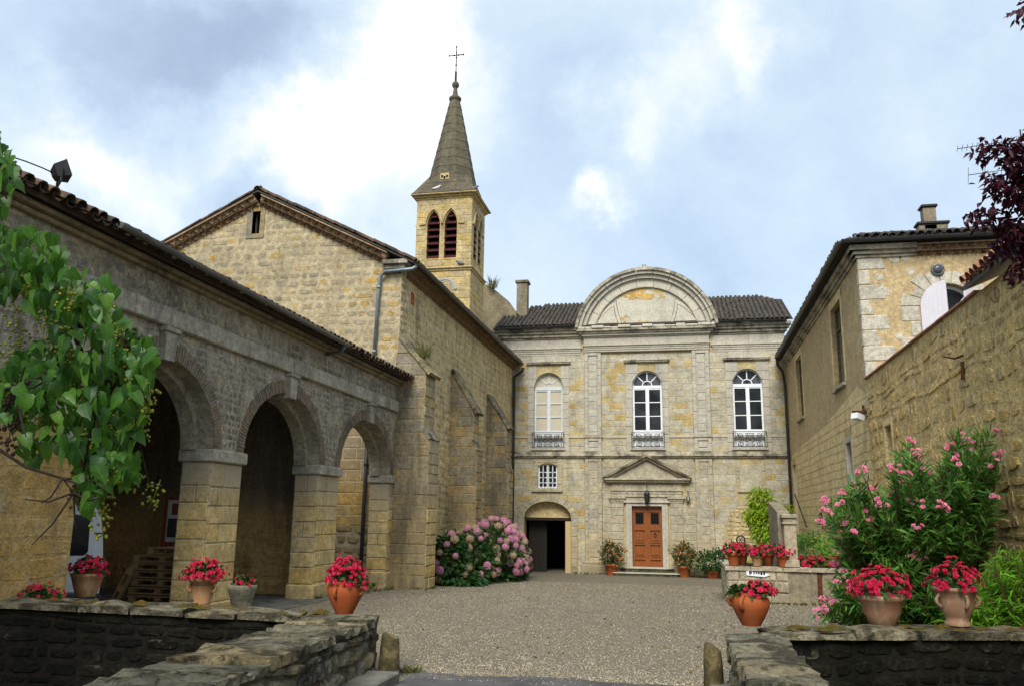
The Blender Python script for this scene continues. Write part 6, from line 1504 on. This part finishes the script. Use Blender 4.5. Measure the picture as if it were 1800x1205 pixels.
rs = np.random.RandomState(9); n = 170; d = rand_dirs(n, rs, .2); d[:, 2] = np.abs(d[:, 2]) * .6 + .15
leaves('foliage', np.array(c)[None] + d * rs.uniform(.1, .55, (n, 1)) * np.array([1.0, 1.4, .6]), d, rs.uniform(.3, .5, n), rs.uniform(.12, .2, n), M['acanthus'], t, 60, 9, droop=.45)

# climber on the facade
t = thing('climbing_shrub', 'bright yellow-green climbing shrub against the facade beside the stair pillar', 'shrub', (3.3, 34, -.6))
for i, (c, r, n) in enumerate((((2.95, 35, 2.45), (.5, .5, .75), 1500), ((3.2, 34.8, 1.6), (.75, .6, .9), 2200), ((3.25, 34.5, .4), (.75, .6, 1.0), 2200), ((3.6, 34.8, 1.9), (.5, .5, .7), 900), ((2.6, 34.8, 2.0), (.35, .4, .35), 400))):
    bush(t, c, r, n, .17, .06, M['climber_leaf'], 70 + i, -.1, droop=.5, name='foliage')
MB().tube([(3.3, 35, -.7), (3.2, 35, .5), (3.1, 35, 1.8), (3.0, 35, 2.6)], [.06, .05, .04, .02], 6).build('trunk', M['bark'], t)
t = thing('grey_green_bush', 'soft grey-green bush behind the red begonia bed', 'shrub', (3.6, 24.2, .6)); bush(t, (3.25, 24.2, .85), (.6, .55, .62), 1900, .16, .025, M['oleander_leaf'], 81, .5)
t = thing('yellow_flowers', 'loose yellow daisies between the begonia bed and the oleander', 'flowers', (3.6, 22.6, .7)); bush(t, (3.75, 22.6, 1.05), (.6, .5, .45), 500, .14, .03, M['bamboo_leaf'], 82, .4)
rs = np.random.RandomState(3); b = MB()
for _ in range(45):
    d = rand_dirs(1, rs, .4)[0]; c = np.array((3.75, 22.5, 1.1)) + d * np.array((.7, .5, .55)); b.lathe([(0, 0), (.05, .008), (.0, .02)], c, 7)
b.build('flower', M['yellow_flower'], t, kind='stuff')

# oleander
OC = Vector((3.4, 13.4, 0)); t = thing('oleander', 'tall oleander covered in pink flowers in front of the brown rubble wall', 'shrub', OC)
rs = np.random.RandomState(17); rr = random.Random(17); sb = MB(); pp, dd, fl = [], [], []
def spray(base, tip, lv_n, flower):
    base, tip = Vector(base), Vector(tip); m = (base + tip) / 2 + Vector((rr.uniform(-.2, .2), rr.uniform(-.2, .2), .15)); pts = []
    for k in range(7):
        q = k / 6; pts.append(base * (1 - q) ** 2 + m * 2 * q * (1 - q) + tip * q * q)
    sb.tube(pts, [.022 - .003 * k for k in range(7)], 5)
    ax = (pts[-1] - pts[-3]).normalized()
    for k in range(lv_n):
        q = rr.uniform(.0, 1.); p = pts[-1] - ax * q * .8; a = rr.uniform(0, 6.28); s = ax.orthogonal().normalized(); s2 = ax.cross(s); d = (s * math.cos(a) + s2 * math.sin(a)) * rr.uniform(.5, 1.1) + ax * rr.uniform(.35, 1.1)
        pp.append(p); dd.append(d)
    if flower: fl.append((pts[-1] + ax * .06, ax))
outline = [(1440, 1085), (1470, 980), (1452, 920), (1445, 880), (1500, 840), (1560, 870), (1560, 800), (1600, 780), (1640, 830), (1680, 760), (1740, 750), (1765, 800), (1770, 860), (1745, 930), (1710, 1000), (1700, 1080)]
def inside(px, py, poly):
    r_ = False
    for i in range(len(poly)):
        (a, b), (c, d) = poly[i], poly[i - 1]
        if (b > py) != (d > py) and px < (c - a) * (py - b) / (d - b) + a: r_ = not r_
    return r_
k = 0
while k < 560:
    px, py = rr.uniform(1430, 1780), rr.uniform(745, 1095)
    if not inside(px, py, outline): continue
    yy_ = rr.uniform(12.3, 14.4); tip = aty(px, py, yy_)
    if tip.x > RW - .15 or tip.z < .15: continue
    edge_ = not all(inside(px + dx, py + dy, outline) for dx, dy in ((-28, 0), (28, 0), (0, -28)))
    base = Vector((OC.x + rr.uniform(-.35, .35) + (tip.x - OC.x) * .35, 13.4 + rr.uniform(-.3, .3), max(0, tip.z * .45 - .2)))
    spray(base, tip, 50, rr.random() < (.3 if edge_ else .1)); k += 1
for px, py in ((1600, 785), (1690, 770), (1715, 790), (1745, 820), (1600, 890), (1515, 830), (1595, 840), (1525, 905), (1505, 940), (1500, 915), (1445, 925), (1605, 980), (1475, 1060), (1500, 1030), (1487, 1030), (1445, 1080), (1460, 1058), (1490, 800 + 120), (1550, 885), (1570, 830), (1480, 890)):
    tip = aty(px, py, rr.uniform(12.2, 12.9)); spray((OC.x + (tip.x - OC.x) * .4, 13.3, max(.1, tip.z * .5)), tip, 26, True)
leaves('foliage', [tuple(p) for p in pp], [tuple(p) for p in dd], rs.uniform(.14, .24, len(pp)), rs.uniform(.026, .038, len(pp)), M['oleander_leaf'], t, 120, 17, fold=.1, droop=.1)
sb.build('stems', M['stem'], t, kind='stuff')
PF = [flower_mesh('flower', M['pink_flower'], .042, 5, i, 2) for i in range(3)]
for p, ax in fl:
    for i in range(rr.choice((2, 3, 4, 5))):
        q = Vector((rr.uniform(-.06, .06), rr.uniform(-.06, .03), rr.uniform(-.05, .06))); o = link(bpy.data.objects.new('flower', PF[i % 3])); attach(o, t)
        o.matrix_basis = Matrix.Translation(p + q) @ rotm(Vector((q.x * 8, -.6, .5 + q.z * 5)), rr.random() * 6) @ Matrix.Scale(rr.uniform(.75, 1.2), 4)
# bright bladed clump at right
t = thing('bamboo_clump', 'bright green clump of narrow-leaved bamboo at the right edge behind the moat wall', 'plant', (4.0, 12.3, 0)); rs = np.random.RandomState(4); pp, dd = [], []
b = MB()
for i in range(330):
    x, y_ = 3.5 + .9 * rs.rand(), 12.0 + .7 * rs.rand(); h = (.5 + .95 * min(1, (x - 3.4) / .75)) * rs.uniform(.6, 1.05); lean = Vector((rs.uniform(-.35, .25), rs.uniform(-.35, .15), 0))
    top = Vector((x, y_, 0)) + lean + Z_ * h; b.tube([(x, y_, 0), Vector((x, y_, h * .6)) + lean * .4, top], .006, 4)
    for k in range(26):
        q = rs.uniform(.25, 1); p = Vector((x, y_, 0)) + lean * q * q + Z_ * h * q; pp.append(tuple(p)); dd.append((rs.uniform(-1, 1), rs.uniform(-1, .6), rs.uniform(-.1, .9)))
leaves('foliage', pp, dd, rs.uniform(.14, .26, len(pp)), rs.uniform(.016, .028, len(pp)), M['bamboo_leaf'], t, 60, 4, fold=.1, droop=.3); b.build('stems', M['stem'], t, kind='stuff')

# ---------------------------------------------------------------- foreground tree, upper left
def heart_leaf(seed):
    rr = random.Random(seed); dr = rr.uniform(.2, .7); fo = rr.uniform(.12, .42)
    half = [(0, .0), (.17, -.05), (.33, .05), (.4, .24), (.34, .42), (.27, .66), (.1, .86), (0, 1.12)]
    half = [half[0]] + [(x * rr.uniform(.84, 1.14), y + rr.uniform(-.03, .03)) for x, y in half[1:-1]] + [half[-1]]
    z = lambda x, y: fo * abs(x) - dr * max(0, y) ** 2 * .6 + .03 * math.sin(y * 7 + seed) * abs(x) * 2
    mid = [(0, .0), (0, .2), (0, .42), (0, .64), (0, .84), (0, 1.05)]
    b = MB(); vs = [(x, y, z(x, y)) for x, y in mid]
    for s in (1, -1): vs += [(s * x, y, z(x, y) + .02 * s) for x, y in half[1:-1]]
    R_ = [6 + i for i in range(6)]; L_ = [12 + i for i in range(6)]
    fs = []
    for H, fl_ in ((R_, 0), (L_, 1)):
        q = [(0, H[0], H[1]), (0, H[1], H[2], 1), (1, H[2], H[3], 2), (2, H[3], H[4], 3), (3, H[4], H[5], 4), (4, H[5], 5)]
        fs += [f[::-1] if fl_ else f for f in q]
    return b.add(vs, fs).mesh('leaf', M['idesia_leaf'], True)
HL = [heart_leaf(i) for i in range(9)]
TR = Vector((-5.6, 3.2, -4.2)); t = thing('berry_tree', 'overhanging branch of heart-shaped green leaves and yellow-green berry clusters at upper left', 'tree', TR)
rr = random.Random(33); D0 = 4.6
bp = lambda px, py, d: atd(px, py, d)
trunk = [TR, TR + Vector((0, .1, 2.5)), TR + Vector((.1, .2, 5)), TR + Vector((.1, .3, 7.2))]
MB().tube(trunk, [.16, .14, .11, .06], 10).build('trunk', M['bark'], t)
brs = [([trunk[2], bp(-60, 470, 4.6), bp(40, 490, 4.7), bp(95, 525, 4.7), bp(130, 560, 4.7), bp(170, 600, 4.7), bp(205, 650, 4.65), bp(225, 740, 4.6)], [.07, .03, .022, .02, .018, .016, .012, .007]),
       ([bp(120, 545, 4.7), bp(135, 600, 4.6), bp(160, 650, 4.6), bp(170, 720, 4.5), bp(150, 800, 4.5), bp(140, 880, 4.5)], [.014, .012, .011, .009, .007, .004]),
       ([trunk[1], bp(-80, 700, 4.3), bp(30, 680, 4.4), bp(75, 660, 4.4), bp(105, 638, 4.45)], [.07, .02, .012, .01, .006]),
       ([trunk[1], bp(-80, 780, 4.4), bp(0, 790, 4.4), bp(45, 820, 4.4), bp(110, 840, 4.4), bp(130, 865, 4.4)], [.05, .014, .01, .008, .006, .003]),
       ([trunk[3], bp(-60, 250, 4.6), bp(-5, 300, 4.6), bp(12, 350, 4.6)], [.05, .015, .01, .005]),
       ([bp(200, 690, 4.6), bp(240, 760, 4.6), bp(262, 850, 4.55), bp(285, 853, 4.5)], [.008, .006, .004, .003])]
b = MB()
for pts, rr_ in brs: b.tube(pts, rr_, 6)
for _ in range(34):
    pts, _r = rr.choice(brs[:4]); k = rr.randrange(2, len(pts)); p = pts[k]; e = p + Vector((rr.uniform(-.2, .25), rr.uniform(-.15, .15), rr.uniform(-.28, .12))); b.tube([p, (p + e) / 2 + Vector((0, 0, -.03)), e], [.006, .005, .003], 5)
b.build('branch', M['twig'], t)
def poly_pts(poly, n, mind):
    xs, ys = [p[0] for p in poly], [p[1] for p in poly]; out = []; tries = 0
    while len(out) < n and tries < 6000:
        tries += 1; p = (rr.uniform(min(xs), max(xs)), rr.uniform(min(ys), max(ys)))
        if inside(*p, poly) and all((p[0] - q[0]) ** 2 + (p[1] - q[1]) ** 2 > mind * mind for q in out): out.append(p)
    return out
areas = [([(-20, 235), (15, 255), (28, 300), (35, 325), (15, 380), (-20, 390)], 34, 7), ([(-20, 400), (60, 405), (105, 430), (118, 455), (100, 480), (60, 500), (-20, 540)], 110, 7),
         ([(40, 470), (120, 480), (190, 495), (205, 540), (235, 590), (272, 598), (262, 630), (225, 640), (150, 600), (90, 590), (50, 540)], 150, 7),
         ([(0, 650), (60, 610), (110, 600), (160, 630), (270, 600), (268, 650), (258, 735), (232, 790), (250, 845), (220, 855), (178, 860), (175, 880), (152, 900), (135, 880), (140, 820), (95, 790), (58, 815), (42, 810), (35, 750), (0, 735)], 430, 6.5)]
areas += [([(-330, 150), (-20, 240), (-20, 400), (-20, 860), (-200, 800), (-330, 600)], 420, 8)]
PL = Pieces('leaf', t)
for poly, n, md in areas:
    for px, py in poly_pts(poly, n, md):
        p = bp(px, py, D0 + rr.uniform(-.35, .3)); hl = rr.choice(HL)
        a = rr.uniform(-1.2, 1.2); y = Vector((math.sin(a) * .9, rr.uniform(-.5, .3), -.35 - .75 * max(0, math.cos(a)) + rr.uniform(-.2, .35))).normalized()
        z = (Vector((rr.uniform(-.5, .5), -.55, .75 + rr.uniform(-.4, .3)))); x = y.cross(z).normalized(); z = x.cross(y); s = rr.uniform(.06, .115)
        PL.add([q.co for q in hl.vertices], [tuple(q.vertices) for q in hl.polygons], M['idesia_leaf'], t, hl, basis(p - y * s * .45, x, y, z) @ Matrix.Scale(s, 4))
PL.finish()
def cluster_mesh(mat, seed, n=26):
    q = random.Random(seed); b = MB(); b.tube([(0, 0, 0), (.005, 0, -.05), (0, .004, -.16)], .0022, 4)
    for i in range(n):
        z = -.02 - .15 * q.random(); w_ = .05 * (1 - abs(z + .08) / .16) + .008; a = q.uniform(0, 6.28); b.sphere((w_ * math.cos(a), w_ * math.sin(a), z), q.uniform(.007, .0095), 7, 5)
    return b.mesh('berry_cluster', mat, True)
BM = [cluster_mesh(M['berry'], i) for i in range(3)]; DM = [cluster_mesh(M['dark_berry'], i, 34) for i in range(2)]
for k, (px, py) in enumerate(((35, 495), (80, 545), (180, 520), (192, 560), (10, 600), (100, 560), (215, 600), (250, 725), (130, 670), (100, 705), (230, 660), (262, 665), (190, 850), (282, 842), (243, 815), (200, 790), (240, 630), (95, 500), (160, 745), (60, 700), (25, 530), (120, 500), (265, 690), (175, 890), (40, 565), (140, 610), (205, 720), (50, 480))):
    o = link(bpy.data.objects.new('berry_cluster', BM[k % 3])); attach(o, t); o.matrix_basis = Matrix.Translation(bp(px, py, D0 - .22 + .3 * rr.random())) @ Matrix.Rotation(rr.uniform(-.4, .4), 4, 'Y') @ Matrix.Scale(rr.uniform(.8, 1.15), 4)
for k, (px, py) in enumerate(((28, 700), (222, 560), (150, 800), (142, 845), (12, 660), (20, 730), (215, 590), (155, 830), (165, 780))):
    o = link(bpy.data.objects.new('berry_cluster', DM[k % 2])); attach(o, t); o.matrix_basis = Matrix.Translation(bp(px, py, D0 - .1 + .2 * rr.random())) @ Matrix.Scale(rr.uniform(.9, 1.3), 4)
# purple plum, upper right
PC_ = Vector((3.5, 5.6, -4.2)); t = thing('purple_plum_tree', 'purple-leaved plum tree reaching in at the upper right edge', 'tree', PC_)
trunk = [PC_, PC_ + Vector((0, 0, 4)), PC_ + Vector((.05, 0, 7)), PC_ + Vector((-.1, .1, 9.2)), PC_ + Vector((-.1, .1, 10.4))]; MB().tube(trunk, [.14, .12, .09, .05, .02], 8).build('trunk', M['bark'], t)
D1 = 7.2; b = MB(); rr = random.Random(8); pp, dd = [], []; rs = np.random.RandomState(8)
tw = [[(1830, 420), (1800, 330), (1780, 290), (1772, 255)], [(1830, 330), (1790, 275), (1745, 262), (1718, 262)], [(1830, 400), (1785, 345), (1755, 320), (1735, 318)], [(1830, 430), (1780, 395), (1740, 380), (1705, 382)], [(1830, 470), (1800, 430), (1770, 440), (1750, 430)], [(1830, 300), (1800, 260), (1790, 250)], [(1840, 440), (1790, 400), (1760, 395)], [(1840, 360), (1800, 340), (1775, 345)], [(1840, 490), (1800, 470), (1785, 475)], [(1840, 20), (1810, 16), (1797, 15)], [(1840, 310), (1812, 300), (1782, 306)]]
for T in tw:
    pts = [trunk[2] if T[0][1] > 100 else trunk[4]] + [bp(px, py, D1 + rr.uniform(-.2, .2)) for px, py in T]; b.tube(pts, [.03, .014, .009, .006, .004][:len(pts)], 5)
    for i in range(0, len(pts) - 1):
        for _ in range(60 if i == 0 else 50):
            q = rr.random(); p = pts[i].lerp(pts[i + 1], q) + Vector((rr.uniform(-.07, .07), rr.uniform(-.15, .15), rr.uniform(-.09, .07))); pp.append(tuple(p)); dd.append((rr.uniform(-1, .6), rr.uniform(-.6, .6), rr.uniform(-.9, .4)))
b.build('branch', M['twig'], t)
leaves('foliage', pp, dd, rs.uniform(.06, .1, len(pp)), rs.uniform(.035, .055, len(pp)), M['plum_leaf'], t, 200, 8)

# ---------------------------------------------------------------- things under the arcade
VY = 0.
t = thing('van', 'white delivery van parked under the arcade with its rear doors facing the court', 'van', (0, 0, 0))
vx1 = 0.; vx0 = vx1 - 1.9; H = 2.05
b = MB(); prof = [(vx0 + .02, .38), (vx0, .9), (vx0 + .06, 1.5), (vx0 + .16, H - .1), (vx0 + .3, H), (vx1 - .3, H), (vx1 - .16, H - .1), (vx1 - .06, 1.5), (vx1, .9), (vx1 - .02, .38)]
vf = frame((0, VY, 0), X_, -Y_); b.prism(vf, prof, -3.4, -.0)
b.prism(vf, [(x, min(z, 1.15)) for x, z in prof], -4.7, -3.4); b.build('body', M['vanwhite'], t)
cx_ = (vx0 + vx1) / 2
for s in (-1, 1):
    x0, x1 = sorted((cx_ + s * .012, cx_ + s * .80)); d = MB().bbox(x0, x1, VY - .035, VY + .01, .48, 1.88, .02).build('rear_door', M['vanwhite'], t)
    q = [(x0 + .1, 1.08), (x1 - .16, 1.08), (x1 - .1, 1.14), (x1 - .12, 1.68), (x1 - .18, 1.74), (x0 + .16, 1.74), (x0 + .1, 1.68)] if s > 0 else [(x1 - .1, 1.08), (x1 - .1, 1.68), (x1 - .16, 1.74), (x0 + .18, 1.74), (x0 + .12, 1.68), (x0 + .1, 1.14), (x0 + .16, 1.08)]
    MB().prism(vf, q, .03, .042).build('window', M['glass'], d)
    MB().bbox(cx_ + s * .86 - .035, cx_ + s * .86 + .035, VY - .03, VY + .05, .7, 1.0, .01).build('tail_light', M['redlens'], t)
    MB().bbox(cx_ + s * .83 - .05, cx_ + s * .83 + .05, VY - .05, VY + .0, 1.42, 1.45, .005).build('hinge', M['plastic'], t)
    for yw in (VY + .9, VY + 3.7):
        wx = cx_ + s * .82; bw_ = MB(); n = 20
        vs = [(wx + dx, yw + r * math.cos(6.2832 * j / n), .33 + r * math.sin(6.2832 * j / n)) for dx, r in ((-.1, .2), (-.1, .32), (.1, .32), (.1, .2)) for j in range(n)]
        bw_.add(vs, [(i * n + j, i * n + (j + 1) % n, ((i + 1) % 4) * n + (j + 1) % n, ((i + 1) % 4) * n + j) for i in range(4) for j in range(n)]); wh = bw_.build('wheel', M['plastic'], t)
        MB().tube([(wx - .08, yw, .33), (wx + .08, yw, .33)], .2, 14).build('rim', M['zinc'], wh)
MB().bbox(cx_ + .12, cx_ + .3, VY - .06, VY - .03, .95, 1.01, .008).build('handle', M['plastic'], t)
MB().bbox(vx0 - .01, vx1 + .01, VY - .12, VY + .3, .28, .47, .03).build('bumper', M['plastic'], t)
pl = MB().bbox(cx_ - .38, cx_ + .14, VY - .05, VY - .034, .62, .74, .004).build('number_plate', M['plate'], t)
x_ = cx_ - .12
MB().box(x_, x_ + .016, -.054, -.0505, .645, .715).box(x_ + .044, x_ + .06, -.054, -.0505, .645, .715).box(x_ + .016, x_ + .044, -.054, -.0505, .645, .66).build('lettering', M['iron'], pl)
t.location = (aty(188, 930, 12.75).x, 12.75, 0); t.rotation_euler = (0, 0, rad(40))
# stack of pallets
def pallet_parts(t, base, w_, d_, seed):
    q = random.Random(seed); x, y, z = base
    for i in range(3): MB().box(x, x + w_, y + i * (d_ - .1) / 2, y + i * (d_ - .1) / 2 + .1, z, z + .022).build('board', M['palletwood'], t)
    b = MB()
    for i in range(3):
        for j in range(3): b.bbox(x + i * (w_ - .12) / 2, x + i * (w_ - .12) / 2 + .12, y + j * (d_ - .1) / 2, y + j * (d_ - .1) / 2 + .1, z + .0225, z + .1, .004)
    b.build('block', M['palletwood'], t)
    for i in range(6): MB().box(x - q.uniform(0, .01), x + w_ + q.uniform(0, .01), y + i * (d_ - .1) / 5, y + i * (d_ - .1) / 5 + .1, z + .1005, z + .122).build('board', M['palletwood'], t)
px0 = aty(231, 1000, 14.4).x; rr = random.Random(6)
for i in range(8):
    z = .016 + i * .1445; last = i == 7
    t = thing('pallet', ('lowest', 'second lowest', 'third from the bottom', 'fourth from the bottom', 'fifth from the bottom', 'sixth from the bottom', 'seventh from the bottom', 'topmost')[i] + ' wooden pallet of the stack under the arcade', 'pallet', (px0 + .6, 14.8, z), 'stacked wooden pallets')
    pallet_parts(t, (px0 + rr.uniform(-.04, .04) + (.28 if last else 0), 14.4 + rr.uniform(-.05, .05), z), 1.2, .8, i)
t = thing('pallet', 'wooden pallet leaning on its edge beside the pallet stack', 'pallet', (0, 0, 0)); pallet_parts(t, (0, 0, 0), .8, 1.0, 50)
c = aty(196, 1042, 14.2); t.location = (c.x + .05, 14.2, .02); t.rotation_euler = (rad(0), rad(-66), rad(8))
# notice board
by_ = 17.6; a = aty(290, 875, by_); c = aty(290, 955, by_); t = thing('notice_board', 'tall red wooden notice board with pale printed sheets behind the arcade pier', 'notice board', (a.x + .4, by_, 1.5)); x0, z0, z1 = a.x, c.z - .05, a.z + .05
b = MB().bbox(x0, x0 + .09, by_, by_ + .06, z0, z1, .01).bbox(x0 + .85, x0 + .94, by_, by_ + .06, z0, z1, .01).bbox(x0 + .09, x0 + .85, by_, by_ + .06, z0, z0 + .1, .01).bbox(x0 + .09, x0 + .85, by_, by_ + .06, z1 - .08, z1, .01).bbox(x0, x0 + .08, by_ + .005, by_ + .055, .0, z0, .01).bbox(x0 + .86, x0 + .94, by_ + .005, by_ + .055, .0, z0, .01)
b.build('frame', M['redwood'], t); MB().box(x0 + .09, x0 + .85, by_ + .02, by_ + .03, z0 + .1, z1 - .08).build('panel', M['greypaint'], t)
MB().box(x0 + .2, x0 + .7, by_ + .012, by_ + .018, z1 - .42, z1 - .16).build('printed_sheet', M['redwood'], t); MB().box(x0 + .12, x0 + .8, by_ + .013, by_ + .018, z0 + .2, z0 + .62).build('printed_sheet', M['plastic'], t)

# ---------------------------------------------------------------- weeds at the wall feet and fallen leaves on the gravel
rs = np.random.RandomState(77); pp, dd = [], []
for x0, y0, x1, y1, n in ((-7.05, 22.3, -6.9, 23.3, 26), (-7.85, 18.7, -7.75, 22.2, 30), (-7.85, 17.4, -7.8, 18.6, 14), (-4.6, 38.4, -3.5, 38.35, 20), (.2, 38.3, 1.4, 38.4, 22), (-5.0, 38.5, -4.5, 38.5, 10), (.9, 21.05, 4.4, 21.0, 50), (-3.0, 9.95, -3.3, 9.9, 10), (.2, 9.95, .45, 9.95, 16), (4.4, 14.5, 4.5, 21, 60), (-3.8, 9.95, -7.5, 9.2, 40)):
    for _ in range(n):
        q = rs.rand(); x, y = x0 + (x1 - x0) * q + rs.normal(0, .03), y0 + (y1 - y0) * q + rs.normal(0, .03)
        for k in range(7): pp.append((x, y, gz(y))); dd.append((rs.normal(0, .5), rs.normal(0, .5), rs.uniform(.5, 1.2)))
leaves('wall_foot_weeds', pp, dd, rs.uniform(.05, .16, len(pp)), rs.uniform(.012, .03, len(pp)), M['grass'], None, 0, 77)
N = 420; xx = np.concatenate([rs.uniform(-7.5, .8, 220), rs.normal(-6.6, .5, 100), rs.normal(1.6, .9, 100)]); yy = np.concatenate([rs.uniform(10.4, 36, 220), rs.uniform(20, 34, 100), rs.uniform(12.3, 20, 100)])
pp = [(x, y, gz(y) + .012) for x, y in zip(xx, yy)]; dd = np.stack([rs.normal(0, 1, N), rs.normal(0, 1, N), rs.uniform(-.05, .25, N)], -1)
M['dry_leaf'] = leaf_mat('dry_leaf', [(.14, .08, .03), (.22, .13, .04), (.1, .06, .03)], .1, .8, .05)
leaves('fallen_leaves', pp, dd, rs.uniform(.04, .09, N), rs.uniform(.02, .045, N), M['dry_leaf'], None, 0, 78, droop=.0)
